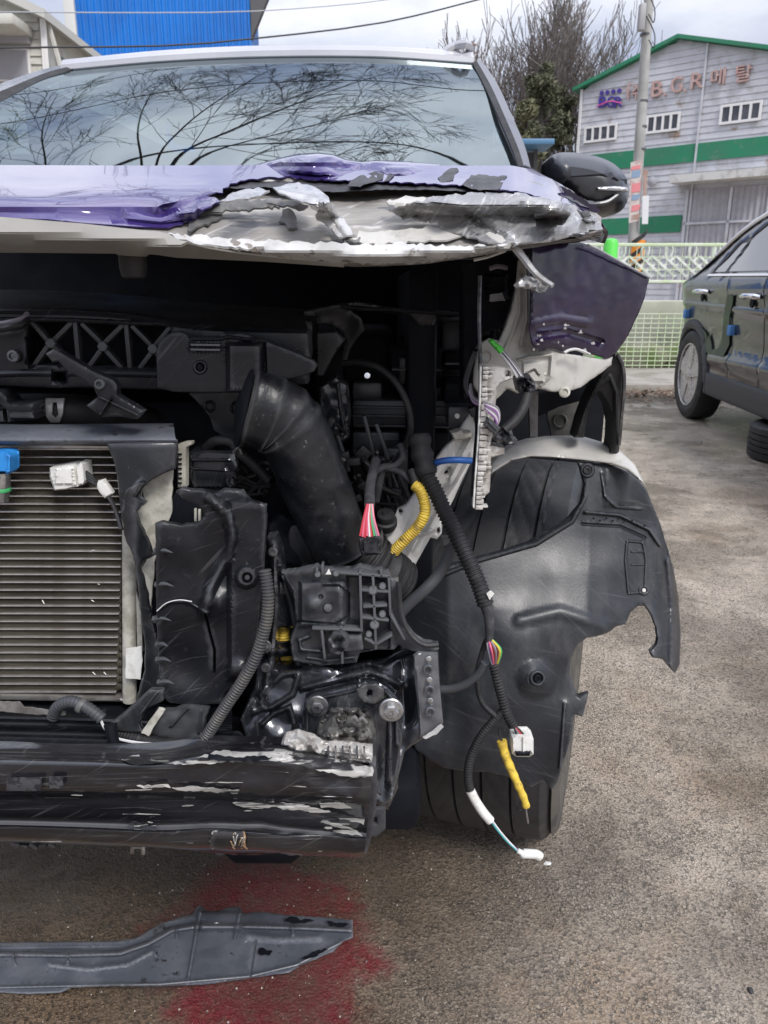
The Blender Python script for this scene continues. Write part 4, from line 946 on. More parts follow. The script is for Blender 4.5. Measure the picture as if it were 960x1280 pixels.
def wheel(cx, ww):
    c = C(cx, .335, ww); ax = -CI
    ty = MB().lathe(c, ax, [(.235, -.18), (.30, -.19), (.328, -.175), (.335, -.15), (.335, -.04), (.328, -.012), (.30, .004), (.26, .0), (.232, -.012), (.228, -.03)], 40).obj('wheel', rubber, pc)
    rm = MB(); rm.lathe(c, ax, [(.228, -.17), (.232, -.01), (.222, -.008), (.215, -.03), (.21, -.10), (.09, -.11), (.0, -.11)], 40)
    rim_d = rm.obj('rim', dark_steel, ty); sp = MB(); Z = Vector((0, 0, 1)); Xd = CF
    for k in range(5):
        t = 2 * math.pi * k / 5 + .3
        for dt in (-.10, .10):
            d = Xd * math.cos(t + dt) + Z * math.sin(t + dt); d2 = Xd * math.cos(t + dt * 1.25) + Z * math.sin(t + dt * 1.25); n_ = ax.cross(d)
            q = []
            for (r_, wd_, dep, dd) in ((.03, .026, -.008, d), (.222, .026, -.012, d2)):
                p = c + dd * r_ + ax * dep; q += [p - n_ * wd_, p + n_ * wd_, p + n_ * wd_ - ax * .035, p - n_ * wd_ - ax * .035]
            sp.add(q, [(0, 1, 5, 4), (1, 2, 6, 5), (2, 3, 7, 6), (3, 0, 4, 7), (4, 5, 6, 7), (3, 2, 1, 0)])
    sp.lathe(c, ax, [(.045, -.04), (.045, -.008), (.03, .0), (.0, .0)], 20)
    sp.lathe(c, ax, [(.233, -.02), (.236, -.004), (.226, -.004), (.218, -.022)], 40)
    sp.obj('spokes', alu_cast, ty)
wheel(cx0, .03); wheel(cx1, .03)
for a, h in ((.18, .945), (1.08, .925)):
    w0 = cw(a * S, -h * S); MB().tube([C(a - .02, h, w0 - .005), C(a, h + .004, w0 - .035), C(a + .09, h + .006, w0 - .045), C(a + .18, h + .004, w0 - .035), C(a + .2, h, w0 - .005)], .017, seg=10).obj('door_handle', chrome, pc)
    MB().lathe(C(a + .09, h - .035, w0 + .004), -CI, [(.03, 0), (.028, .01)], 14).obj('handle_recess', deep_black, pc)
for a, h in ((-.10, .78), (.84, .71)):
    w0 = cw(a * S, -h * S); MB().box(C(a, h, w0 - .015), (.035, .06, .065), Matrix.Rotation(TH, 3, 'Z'), bev=.006).obj('foam_edge_guard', mat('blue_foam', (.08, .22, .50), .7), pc)
gpaint = mat('green_crayon', (.020, .060, .024), .35, alt=(.016, .022, .018), alt_scale=9, alt_lo=.38, alt_hi=.62)
sheet('green_scribble', A((.78, .93), (.88, .93), (.80, .80), (.80, .62), (.74, .52), (.45, .50), (.36, .62), (.40, .66), (.50, .56), (.62, .58), (.68, .70), (.70, .84)), lambda a, h: cw(a, h) - .0125, gpaint, pc, th=.006, res=10, jag=1.5, proj=cpj)
sheet('green_scribble', A((.22, .70), (.34, .66), (.42, .54), (.38, .50), (.30, .58), (.20, .66)), lambda a, h: cw(a, h) - .0125, gpaint, pc, th=.006, res=10, jag=1.2, proj=cpj)

# ------------------------------------------------------------------ loose tyre lying on the ground
def tyre_profile(R0, W_, rin, ngr=4, gd=.007, n=44, gw=.06):
    pr = [(rin, -W_ * .42), (rin + .02, -W_ * .47), (R0 - .06, -W_ * .51), (R0 - .025, -W_ * .50), (R0 - .010, -W_ * .46)]
    for k in range(n + 1):
        x = -W_ * .43 + W_ * .86 * k / n; f = (k / n) * (ngr + 1); g = abs(f - round(f)) < gw and 0 < round(f) < ngr + 1
        pr.append((R0 - .004 * (2 * x / W_) ** 2 - (gd if g else 0), x))
    pr += [(R0 - .010, W_ * .46), (R0 - .025, W_ * .50), (R0 - .06, W_ * .51), (rin + .02, W_ * .47), (rin, W_ * .42)]
    return pr
lt = thing('loose_tyre', (2.50, 4.42, 0), 'old worn tyre lying flat on the asphalt beside the parked black car', 'tyre')
pr = tyre_profile(.32, .20, .20, 4, .010); tmb = MB(); seg = 72
vs = []; 
for r_, h_ in pr:
    for k in range(seg): t = 2 * math.pi * k / seg; vs.append(Vector((2.50 + r_ * math.cos(t), 4.42 + r_ * math.sin(t), .105 + h_)))
npf = len(pr); fs = [(i * seg + k, i * seg + (k + 1) % seg, ((i + 1) % npf) * seg + (k + 1) % seg, ((i + 1) % npf) * seg + k) for i in range(npf) for k in range(seg)]
tmb.add(vs, fs); tmb.obj('tread_and_sidewall', rubber, lt, angle=30)

# ------------------------------------------------------------------ THE DAMAGED CAR
car = thing('damaged_car', (-.45, 2.4, 0), 'wrecked car missing its bumper, purple film torn off its white hood, wires hanging', 'car')
# ---- hood
HU = [-90, 100, 220, 330, 450, 560, 640, 700, 752]
HR = [  # (v per knot, Y)
    ([306, 308, 311, 315, 322, 319, 304, 296, 288], .92), ([312, 314, 319, 323, 331, 325, 311, 300, 291], .765), ([292, 295, 306, 312, 318, 316, 307, 298, 289], .735),
    ([268, 276, 290, 298, 302, 304, 302, 294, 286], .745), ([252, 258, 264, 268, 270, 272, 272, 270, 278], .785), ([230, 234, 236, 238, 238, 238, 242, 250, 272], .865),
    ([206, 206, 207, 206, 206, 207, 209, 231, 268], 1.00), ([214, 214, 215, 216, 216, 215, 214, 232, 270], 1.80)]
def hood_v(i, u): return float(np.interp(u, HU, HR[i][0]))
def hoodY(u, v):
    vs_ = [hood_v(i, u) for i in range(1, 7)]; Ys = [HR[i][1] for i in range(1, 7)]
    vs2 = vs_[::-1]; Y2 = Ys[::-1]
    for i in range(1, len(vs2)): vs2[i] = max(vs2[i], vs2[i - 1] + .01)
    if v < vs2[0]: return Y2[0] + min(.25, (vs2[0] - v) * (Y2[0] - Y2[1]) / max(vs2[1] - vs2[0], 4))
    return float(np.interp(v, vs2, Y2))
def hdisp(a, b, p):
    k = max(0, min(1, (b - .25) * 4)); e = 1 if a < .75 else .4
    return Vector((0, 0, -1)) * (abs(mnoise.fractal(p * 7, 1, 2, 4)) * .006 * k * e + (.003 if a > .55 else 0))
hood = loft('hood', [[(u, v, Yy) for u, v in zip(HU, vv)] for vv, Yy in HR], torn_mat, car, nu=90, nv=9, disp=hdisp, th=.0015)
def hs_(name, pts, off, m, th=.0015, **kw):
    kw.setdefault('res', 8); kw.setdefault('tvec', Vector((0, .0006, -th))); return sheet(name, pts, lambda u, v: hoodY(u, v) - .004 - off * (1 + 7 * max(0, min(1, (270 - v) / 16))), m, hood, th=th, **kw)
# beige front flange
hs_('front_flange', [(-90, 270), (0, 271), (100, 279), (200, 290), (212, 293), (224, 300), (262, 309), (300, 315), (350, 321), (430, 328), (430, 332), (330, 325), (220, 320), (186, 315), (146, 315), (60, 314), (-90, 313)], .013, beige_paint, rel=[('l', [(-90, 290), (200, 304), (330, 318)], 14, .004)])
# white peeling strip and edge
hs_('white_peel', [(208, 292), (260, 296), (320, 300), (380, 302), (440, 305), (500, 304), (560, 307), (610, 306), (652, 303), (640, 310), (600, 316), (560, 322), (520, 327), (470, 329), (430, 328), (400, 324), (360, 321), (320, 314), (280, 309), (240, 303), (226, 299)], .011, white_paint, jag=2.6, res=5, rel=[('n', 22, .006, 3.)])
def ragged(pts, seed, amp=3., step=5):
    r_ = random.Random(seed); return [(a + r_.uniform(-amp, amp), b + r_.uniform(-amp, amp) * .6) for a, b in curve2(pts, step, closed=False)]
# purple film
edge = ragged([(212, 283), (232, 278), (246, 272), (252, 264), (262, 258), (276, 252), (270, 247), (258, 246), (262, 242), (276, 240), (284, 232)], 1, 2.4)
edge2 = ragged([(284, 232), (300, 226), (326, 222), (360, 221), (400, 224), (440, 225), (466, 226), (500, 228), (540, 229), (580, 232), (618, 236), (650, 240), (690, 250), (728, 262), (742, 272)], 2, 1.8)
film_o = [(-90, 270), (0, 272), (60, 274), (110, 279), (170, 283)] + edge + edge2 + [(735, 256), (715, 238), (690, 224), (662, 211), (640, 207), (560, 207), (440, 206), (330, 206), (200, 207), (-90, 206)]
hs_('film', film_o, .006, film_mat, th=.0012, res=7,
    rel=[('g', 230, 262, 45, 10, .010), ('g', 120, 255, 120, 8, -.006), ('n', 60, .010, 2.), ('l', [(205, 262), (240, 255), (262, 250)], 7, -.012), ('l', [(160, 270), (200, 274), (240, 268)], 6, .010)])
# lifted flap bulging over the ridge, with its underside
def flapY(u, v): return hoodY(u, max(v, 208)) - .035 - .03 * math.exp(-((u - 400) / 60) ** 2)
def lift(name, pts, Yf, m, **kw): return sheet(name, pts, Yf, m, hood, **kw)
lift('lifted_film', ragged([(296, 226), (330, 219), (372, 218.5), (410, 221), (428, 223), (446, 218), (466, 216), (478, 217), (482, 222), (520, 224), (560, 226)], 5, 1.2) + [(570, 212), (548, 204), (505, 201), (470, 200), (452, 202), (432, 199), (418, 193), (398, 190.5), (372, 192), (350, 197), (325, 204), (300, 212)],
     flapY, film_mat, th=.0015, res=5, rnd=(7, .03), rel=[('g', 385, 205, 34, 10, .05), ('g', 500, 213, 40, 7, .03), ('n', 30, .010, 1.)])
lift('film_underside', ragged([(278, 234), (298, 236), (330, 234), (372, 239), (420, 240), (470, 237), (530, 237), (580, 239), (618, 240)], 7, 1.2) + [(622, 230), (560, 222), (480, 219), (430, 221), (380, 216), (320, 218), (296, 224)], lambda u, v: hoodY(u, v) - .030, film_back, th=.0015, res=6, rel=[('N', 20, .008, 4.)])
for i, pts in enumerate(([(434, 232), (440, 224), (452, 219), (470, 214), (479, 217), (478, 224), (468, 228), (458, 231), (446, 234)], [(548, 222), (556, 215), (562, 211), (571, 210), (574, 214), (568, 219), (566, 226), (552, 229)],
                         [(578, 230), (590, 219), (603, 218), (618, 220), (633, 219), (630, 226), (624, 236), (604, 238), (590, 237)], [(480, 226), (484, 219), (490, 216), (492, 219), (487, 225)], [(700, 243), (722, 246), (742, 252), (738, 262), (722, 254)])):
    lift('torn_flake', pts, lambda u, v: hoodY(u, v) - .055, film_back, th=.002, res=4, jag=1.2, rel=[('N', 9, .008, 1. + i)])
lift('torn_flake', [(700, 232), (716, 240), (734, 252), (752, 262), (748, 266), (728, 262), (712, 250)], lambda u, v: .90, fender_film, th=.002, res=4, jag=1.)
# adhesive smears and peeled patches
for i, pts in enumerate(([(232, 262), (246, 256), (262, 252), (280, 250), (318, 250), (352, 248), (350, 258), (312, 262), (282, 262), (276, 270), (262, 280), (246, 284), (238, 290), (232, 288), (238, 276)],
                         [(352, 264), (360, 261), (370, 264), (371, 276), (370, 286), (362, 283), (350, 277)], [(330, 252), (360, 250), (384, 256), (378, 262), (352, 256)], [(426, 296), (440, 292), (452, 295), (450, 301), (430, 302)])):
    hs_('adhesive_patch', pts, .005, grey_film, jag=2.2, res=5, rel=[('N', 12, .003, i * 2.)])
for i, pts in enumerate(([(340, 234), (372, 228), (400, 236), (410, 246), (420, 262), (438, 286), (440, 293), (424, 296), (408, 280), (396, 262), (380, 252), (356, 244)], [(290, 240), (322, 234), (338, 238), (320, 246), (290, 250), (276, 252)])):
    hs_('clear_scrap', pts, .014, clear_tape, jag=1.5, res=5, rel=[('N', 14, .005, 7. + i), ('l', [(350, 236), (400, 246), (432, 290)], 6, .006)])
hs_('white_patch', [(394, 268), (400, 263), (408, 264), (414, 272), (420, 280), (412, 284), (404, 276), (396, 274)], .016, white_paint, jag=1.3, res=4)
for i, pts in enumerate(([(438, 298), (450, 290), (470, 292), (500, 286), (540, 282), (570, 286), (575, 297), (560, 302), (480, 303), (450, 303)], [(480, 250), (520, 244), (560, 248), (580, 256), (560, 262), (500, 262)], [(600, 296), (640, 284), (668, 290), (660, 298), (620, 304)])):
    hs_('peeled_paint', pts, .006, white_inner, jag=3, res=6, rel=[('N', 14, .005, i * 3. + 1)])
# crushed right corner
hs_('crushed_corner', ragged([(486, 262), (520, 252), (560, 243), (600, 241), (650, 242), (690, 249), (720, 258), (745, 272)], 11, 3) + [(754, 286), (744, 292), (712, 294), (690, 300), (650, 304), (610, 303)] + ragged([(600, 300), (560, 286), (540, 276), (505, 272), (486, 262)], 12, 3), .010, crush_mat, res=4.5,
    rel=[('n', 38, .014, 3.3), ('N', 12, .003, 1.), ('l', [(560, 250), (610, 268), (640, 292)], 10, .009), ('l', [(600, 285), (660, 272), (730, 270)], 8, -.008), ('l', [(520, 256), (580, 262), (625, 300)], 6, -.006), ('l', [(650, 245), (690, 262), (740, 276)], 9, .008)])
for i, pts in enumerate(([(668, 268), (690, 262), (712, 266), (706, 276), (690, 284), (672, 286)], [(716, 292), (740, 289), (753, 288), (746, 296), (722, 297)], [(722, 262), (736, 264), (744, 276), (732, 274)])):
    hs_('crushed_shard', pts, .03, crush_mat if i else grey_film, jag=1.5, res=4, rel=[('N', 10, .006, 9. + i)])
sheet('crushed_edge', [(652, 303), (690, 300), (712, 295), (740, 288), (754, 287), (748, 297), (728, 301), (700, 304), (668, 309), (648, 308)], .86, deep_black, hood, th=.06, res=5, jag=.8)
# bump stop under the flange
c = P(166, 312, .80); MB().lathe(c, (0, .05, -1), [(.017, -.02), (.018, -.004), (.0165, .004), (.010, .008)], 24).obj('bump_stop_seat', beige_paint, hood)
MB().lathe(P(165, 317, .80), (0, .02, -1), [(.0135, 0), (.0135, .014), (.0125, .018), (.012, .022), (.009, .024)], 24).obj('bump_stop', rubber, hood)
# trailing scrap hanging at the hood's right corner
tube('torn_strip', [(640, 304, .74), (654, 322, .735), (668, 340, .73), (680, 350, .73), (691, 357, .725)], .0035, clear_tape, car, seg=6, taper=lambda a: 1.2 - .5 * a)
sheet('torn_scrap', [(643, 356), (650, 348), (657, 344), (668, 347), (678, 349), (686, 356), (682, 364), (674, 366), (662, 361), (645, 360)], .735, clear_tape, car, th=.004, res=4, rnd=(3, .003), jag=.8, rel=[('N', 8, .008, 2.)])

# ---- windscreen, pillars, roof, mirror
def glass_material():
    m = bpy.data.materials.new('windscreen_glass'); m.use_nodes = True; t = m.node_tree; t.nodes.clear(); o = N(t, 'ShaderNodeOutputMaterial')
    g = N(t, 'ShaderNodeBsdfGlossy'); g.inputs['Roughness'].default_value = .012; g.inputs['Color'].default_value = (.72, .82, .85, 1)
    tr = N(t, 'ShaderNodeBsdfTransparent'); tr.inputs['Color'].default_value = (.16, .22, .22, 1)
    fr = N(t, 'ShaderNodeFresnel'); fr.inputs['IOR'].default_value = 4.2
    mx_ = N(t, 'ShaderNodeMixShader'); t.links.new(fr.outputs[0], mx_.inputs[0]); t.links.new(tr.outputs[0], mx_.inputs[1]); t.links.new(g.outputs[0], mx_.inputs[2]); t.links.new(mx_.outputs[0], o.inputs[0]); return m
wg = glass_material()
wb = [P(*q) for q in ((-130, 216, 2.06), (100, 214, 1.92), (300, 213, 1.87), (500, 212, 1.88), (652, 210, 1.97))]
wt = [P(*q) for q in ((78, 88, 2.85), (200, 77, 2.74), (330, 71, 2.70), (470, 71, 2.68), (592, 79, 2.71))]
def wrow(t):
    out = []
    for B_, T_ in zip(wb, wt):
        h = Vector((T_.x - B_.x, T_.y - B_.y, 0)); L = h.length; dz = T_.z - B_.z; s1, s2 = dz / L * 1.17, dz / L * .83
        xm_ = (dz - s2 * L) / (s1 - s2); M_ = B_ + h * (xm_ / L) + Vector((0, 0, s1 * xm_)); out.append(B_ * (1 - t) ** 2 + M_ * 2 * t * (1 - t) + T_ * t * t)
    return out
ws_ = loft('windscreen', [wrow(k / 5) for k in range(6)], wg, car, nu=50, nv=6)
silver = mat('silver_white_paint', (.42, .43, .46), .28, coat=.8, alt=(.38, .39, .42), alt_scale=3)
r0 = wt
loft('roof', [[p + Vector((0, .004, .000)) for p in r0], [p + Vector((0, .008, .012)) for p in r0], [p + Vector((0, .12, .042)) for p in r0], [p + Vector((.03, .8, .06)) for p in r0], [p + Vector((.08, 1.8, -.05)) for p in r0], [p + Vector((.1, 2.3, -.5)) for p in r0]], silver, car, nu=30, nv=4, th=.01)
MB().tube([r0[-1] + Vector((-.09, .02, .035)), r0[-1] + Vector((-.06, .02, .052)), r0[-1] + Vector((-.01, .05, .055)), r0[-1] + Vector((.03, .6, .07)), r0[-1] + Vector((.08, 1.6, .02))], .014, seg=8).obj('roof_rail', silver, car)
def strip(name, a, b, m, d=.02):         # a, b: rows of pixel points making a band with thickness
    return loft(name, [a, b], m, car, nu=30, nv=2, th=d)
strip('windscreen_seal', [(590, 78, 2.69), (606, 108, 2.44), (622, 143, 2.20), (640, 185, 2.02), (648, 208, 1.94)], [(596, 76, 2.69), (613, 106, 2.44), (629, 141, 2.20), (647, 183, 2.02), (655, 208, 1.94)], rubber)
strip('pillar', [(596, 76, 2.70), (613, 106, 2.45), (629, 141, 2.21), (647, 183, 2.03), (655, 208, 1.95)], [(598, 72, 2.80), (619, 100, 2.60), (638, 140, 2.34), (655, 180, 2.12), (664, 212, 1.98)], mat('pillar_grey_paint', (.13, .135, .16), .45, coat=.2), .03)
strip('windscreen_seal', [(-150, 190, 2.20), (-40, 148, 2.40), (20, 119, 2.58), (70, 94, 2.78), (104, 83, 2.85)], [(-170, 180, 2.2), (-60, 138, 2.40), (5, 112, 2.58), (60, 90, 2.79), (104, 79, 2.86)], rubber)
strip('pillar', [(-170, 180, 2.22), (-60, 138, 2.42), (5, 114, 2.60), (60, 91, 2.81), (112, 79, 2.88)], [(-220, 190, 2.4), (-100, 140, 2.55), (-10, 108, 2.7), (56, 86, 2.86), (108, 76, 2.92)], gloss_black, .03)
# cabin behind the glass: dash, seats, rear wall, sides
dash = [[(-100, 216, 2.15), (300, 215, 2.0), (640, 213, 2.05)], [(-80, 200, 2.45), (300, 196, 2.35), (625, 198, 2.40)], [(-60, 215, 2.75), (300, 212, 2.7), (610, 214, 2.7)], [(-60, 330, 2.75), (300, 330, 2.7), (610, 330, 2.7)]]
loft('dashboard', dash, deep_black, car, nu=12, nv=4, th=.01)
seat_m = mat('dark_seat', (.03, .03, .032), .7)
for x in (-.72, .02):
    c = Vector((x, 3.25, 1.2)); b = MB().box(c, (.48, .14, .62), Matrix.Rotation(R(-14), 3, 'X'), bev=.06); st_ = b.obj('seat', seat_m, car)
    MB().box(c + Vector((0, .09, .42)), (.26, .10, .18), Matrix.Rotation(R(-10), 3, 'X'), bev=.04).obj('headrest', seat_m, st_)
MB().box((-.3, 4.75, 1.05), (1.5, .1, 1.1), bev=.03).obj('cabin_rear', seat_m, car)
MB().box((-.3, 4.72, 1.45), (1.5, .1, .6)).obj('rear_window_shade', seat_m, car)
for x0_, y0_, x1_, y1_ in ((.345, 2.85, .50, 4.7), (-1.22, 2.9, -1.1, 4.7)):
    d = Vector((x1_ - x0_, y1_ - y0_, 0)); MB().box(((x0_ + x1_) / 2, (y0_ + y1_) / 2, 1.37), (d.length, .03, .60), Matrix.Rotation(math.atan2(d.y, d.x), 3, 'Z')).obj('cabin_side', seat_m, car)
for x0_, y0_, x1_, y1_ in ((.44, 2.0, .72, 4.8), (-1.30, 2.1, -1.06, 4.8)):
    d = Vector((x1_ - x0_, y1_ - y0_, 0)); MB().box(((x0_ + x1_) / 2, (y0_ + y1_) / 2, .80), (d.length, .06, .80), Matrix.Rotation(math.atan2(d.y, d.x), 3, 'Z'), bev=.03).obj('door_side', fender_film, car)
MB().box((-.35, 3.3, .33), (1.5, 3.0, .16)).obj('floorpan', deep_black, car, smooth=False)
for x_ in (-1.15, .62):
    MB().lathe((x_ - .1, 4.2, .345), (1, 0, 0), tyre_profile(.345, .22, .2), 48).obj('rear_wheel', rubber, car)
# mirror
mir_top = mat('mirror_shell', (.035, .039, .05), .36, coat=.2, bump=.05, bump_scale=40); mir_low = mat('mirror_lower', (.012, .013, .016), .3, coat=.4)
MY = 2.0
mo = [(686, 200), (690, 194), (702, 190.5), (722, 191), (748, 196), (768, 205), (780, 218), (786, 236), (784, 252), (776, 264), (762, 270), (750, 272), (738, 270), (722, 262), (706, 250), (696, 240), (688, 226)]
mirror = sheet('side_mirror', mo, MY, mir_low, car, th=.10, res=6, smooth=True, rnd=(26, .09))
sheet('mirror_cap', [(686, 200), (690, 194), (702, 190.5), (722, 191), (748, 196), (768, 205), (780, 218), (784, 230), (760, 234), (730, 237), (706, 238), (694, 236), (688, 226)], MY - .006, mir_top, mirror, th=.05, res=6, smooth=True, rnd=(24, .085))
sheet('turn_signal', [(746, 234), (768, 232.5), (784, 234), (786, 239), (768, 239), (748, 238)], MY - .012, mat('smoke_lens', (.30, .31, .33), .2, coat=1.), mirror, th=.02, res=4, rnd=(3, .004))
MB().tube([P(716, 258, MY), P(738, 256, MY - .01), P(758, 253, MY - .01), P(772, 244, MY)], .006, seg=8).obj('mirror_groove', mir_top, mirror)
MB().box(P(690, 246, MY + .12), (.16, .10, .05), bev=.02).obj('mirror_arm', mir_low, mirror)
# fender top behind the hood corner
loft('fender_top', [[(655, 208, 1.95), (700, 236, 1.5), (735, 262, 1.2), (752, 286, .98)], [(664, 216, 2.0), (706, 244, 1.55), (738, 268, 1.22), (756, 292, 1.0)], [(664, 260, 2.0), (706, 290, 1.55), (738, 300, 1.25), (752, 304, 1.02)]], fender_film, car, nu=20, nv=4, th=.004)
# ------------------------------------------------------------------ front wheel
def front_wheel():
    yaw = R(18); ax = Vector((math.cos(yaw), -math.sin(yaw), 0)); fw = Vector((-math.sin(yaw), -math.cos(yaw), 0)); c = Vector((.232, 1.335, .347))
    seg = 216; pr = tyre_profile(.347, .262, .232, 4, .007, 90, .045); vs = []; npf = len(pr)
    for i, (r_, h_) in enumerate(pr):
        for k in range(seg):
            rr = r_
            if r_ > .338 and abs(h_) < .118:                     # slanted sipes, straight shoulder slots
                lane = int((h_ + .131) / .0524); sh = int(abs(h_) * 260) if lane in (1, 3) else 0
                if lane in (0, 4): cut = (k % 6 == 0)
                elif lane == 2: cut = False
                else: cut = ((k + sh) % 6 == 0)
                if cut: rr -= .0014
            t = 2 * math.pi * k / seg; vs.append(c + fw * rr * math.cos(t) + Vector((0, 0, rr * math.sin(t))) + ax * h_)
    fs = [(i * seg + k, i * seg + (k + 1) % seg, ((i + 1) % npf) * seg + (k + 1) % seg, ((i + 1) % npf) * seg + k) for i in range(npf) for k in range(seg)]
    w = mesh_obj('front_wheel', vs, fs, tyre_rub, car, angle=24)
    MB().lathe(c, ax, [(.228, -.11), (.20, -.09), (.19, .02), (.21, .06), (.225, .105), (.242, .122), (.246, .126), (.238, .130), (.222, .112), (.20, .09), (.06, .06), (0, .06)], 48).obj('rim', alu, w)
    MB().lathe(c, ax, [(.246, .120), (.262, .134), (.295, .1385), (.322, .137), (.334, .130), (.330, .128), (.29, .130)], 72).obj('dirty_sidewall', tyre_dirt, w)
    MB().lathe(c - ax * .02, ax, [(.0, -.12), (.14, -.11), (.15, -.06), (.14, -.02), (0, 0)], 24).obj('brake_disc', dark_steel, w)
    MB().tube([c - ax * .10, c - ax * .22 + Vector((0, 0, -.02)), c - ax * .5 + Vector((0, .02, -.03))], .02, seg=8).obj('drive_shaft', dark_steel, w)
    MB().tube([c - ax * .12 + Vector((0, .1, 0)), c - ax * .15 + Vector((0, .08, .12)), c - ax * .16 + Vector((0, .05, .26))], .03, seg=10).obj('strut', deep_black, w)
front_wheel()

# ------------------------------------------------------------------ structure around the bay
def wbx(name, x0, x1, y0, y1, z0, z1, m, bev=.01, par=None): return MB().box(((x0 + x1) / 2, (y0 + y1) / 2, (z0 + z1) / 2), (x1 - x0, y1 - y0, z1 - z0), bev=bev).obj(name, m, par or car)
wbx('firewall', -1.3, .34, 1.78, 1.84, .20, 1.13, deep_black)
wbx('underbody', -1.25, .02, .92, 1.8, .24, .32, deep_black)
wbx('subframe', -1.1, .05, .84, 1.0, .30, .38, deep_black, .02)
wbx('engine_block', -.95, -.12, 1.02, 1.6, .38, .86, deep_black, .05)
wbx('engine_cover', -.85, -.22, 1.02, 1.55, .87, .94, deep_black, .03)
wbx('inner_fender', .03, .07, 1.02, 1.78, .55, 1.02, deep_black, .01)
wbx('wheel_house', .06, .42, 1.62, 1.70, .30, 1.05, deep_black, .01)
wbx('battery_box', -.17, .02, 1.15, 1.45, .74, .93, deep_black, .02)
sheet('wheel_house_wall', [(540, 470), (760, 462), (748, 600), (730, 700), (540, 740)], 1.60, deep_black, car, th=.02, res=20)
def S_(name, pts, Y, m, par=None, **kw): return sheet(name, pts, Y, m, par or car, **kw)
def bars(name, segs, Y, wpx, dep, m, par):
    for (a, b, c, d) in segs:
        p, q = P(a, b, Y), P(c, d, Y); L = (q - p).length; ang = math.atan2(q.z - p.z, q.x - p.x); w = wpx * px(Y, (b + d) / 2)
        MB().box((p + q) / 2 + Vector((0, dep / 2, 0)), (L, dep, w), Matrix.Rotation(-ang, 3, 'Y'), bev=w * .2).obj(name, m, par)
def disc(name, u, v, Y, r, d, m, par, ring=False, seg=20):
    s = px(Y, v); pr = [(r * s, -d), (r * s, 0), (r * s * .85, d * .25)] + ([(r * s * .55, d * .25), (r * s * .5, -d * .3), (0, -d * .3)] if ring else [(r * s * .4, d * .3), (0, d * .3)])
    return MB().lathe(P(u, v, Y), (0, -1, .15), pr, seg).obj(name, m, par)

# ---- radiator support carrier
loft('carrier_top', [[(-70, 362, 1.04), (60, 363, 1.04), (170, 370, 1.04), (250, 378, 1.03), (380, 386, 1.02)], [(-70, 372, .95), (60, 374, .95), (165, 380, .95), (240, 392, .94), (380, 397, .94)], [(-70, 382, .885), (90, 385, .885), (170, 391, .885), (230, 401, .885), (300, 406, .885), (384, 408, .885)], [(-70, 388, .875), (90, 391, .875), (170, 397, .875), (230, 407, .875), (300, 411, .875), (384, 413, .875)]],
     black_plastic, car, nu=50, nv=4, th=.004)
carr = S_('carrier', [(-70, 386), (90, 389), (170, 395), (200, 399), (240, 408), (300, 412), (386, 413), (388, 440), (384, 480), (300, 486), (216, 488), (120, 485), (40, 484), (0, 482), (-70, 480)], .88, black_plastic, th=.03, res=8, rnd=(4, .006),
          holes=[[(37, 402), (90, 403), (150, 406), (213, 409), (213, 460), (160, 459), (98, 457), (36, 455), (34, 428)], [(66, 465), (83, 466), (83, 477), (66, 475)]], rel=[('l', [(-70, 470), (30, 466), (120, 466), (214, 468)], 5, .004), ('l', [(-70, 398), (90, 400), (214, 406)], 3, .004)])
bars('lattice_bar', [(38, 402, 60, 427), (89, 403, 65, 427), (60, 431, 42, 457), (66, 431, 80, 455), (93, 402, 98, 458), (101, 404, 128, 431), (153, 406, 128, 431), (128, 434, 111, 458), (128, 434, 152, 461), (157, 405, 162, 461), (164, 407, 190, 434), (213, 408, 192, 434), (191, 438, 174, 461), (192, 438, 210, 460)], .885, 5.5, .016, black_plastic, carr)
for u, v in ((63, 429), (128, 433), (191, 436)): disc('lattice_hub', u, v, .883, 7, .004, black_plastic, carr, seg=6)
disc('boss', 16, 445, .872, 8, .005, dark_steel, carr, True)
S_('carrier_back', [(20, 395), (225, 402), (225, 470), (20, 465)], .93, deep_black, th=.01, res=20)
for k, (a, b) in enumerate(((396, .86), (402, .855), (410, .858))): tube('grey_wire', [(-30, a + 6, b), (0, a + 8, b), (14, a + 6, b - .004), (28, a + 2, b), (34, a - 4, b + .01)], .0028, black_wire if k else grey_wire, car, seg=6)
defl = S_('deflector_panel', [(195, 440), (199, 428), (206, 420), (216, 414), (227, 414), (234, 418), (236, 421), (275, 421), (279, 416), (302, 415), (330, 425), (347, 431), (375, 442), (392, 450), (397, 456), (393, 464), (380, 470), (350, 477), (328, 481), (322, 491), (290, 491), (255, 491), (216, 490), (197, 484)], .845, black_plastic, th=.006, res=4.5, rnd=(3, .003),
          rel=[('r', 288, 433, 324, 488, .016, 6), ('r', 237, 430, 275, 431.5, .003, 1.5), ('r', 237, 436, 275, 438, .004, 1.5), ('ring', 250, 459, 7, 2.5, .002), ('c', 250, 459, 4, -.004, 2), ('l', [(238, 424), (276, 424), (284, 421), (330, 427)], 2.5, .003), ('l', [(330, 430), (332, 480)], 3, -.003)])
bars('slot_bar', [(238, 431, 275, 431.5), (238, 437, 275, 437.5)], .838, 2.6, .004, mat('worn_plastic_edge', (.13, .135, .145), .35), defl)
disc('screw', 250, 459, .842, 3.5, .002, deep_black, defl)
lev = S_('latch_lever', [(57, 442), (67, 436), (76, 440), (96, 452), (117, 464), (142, 475), (147, 482), (147, 494), (163, 504), (180, 514), (171, 524), (152, 521), (128, 521), (108, 507), (122, 496), (117, 484), (103, 473), (85, 464), (73, 452), (66, 453)], .80, black_plastic, th=.012, res=4, rnd=(2.5, .004), rel=[('s', 125, 497, 172, 519, 2, .004), ('s', 137, 499, 124, 520, 2, .010)])
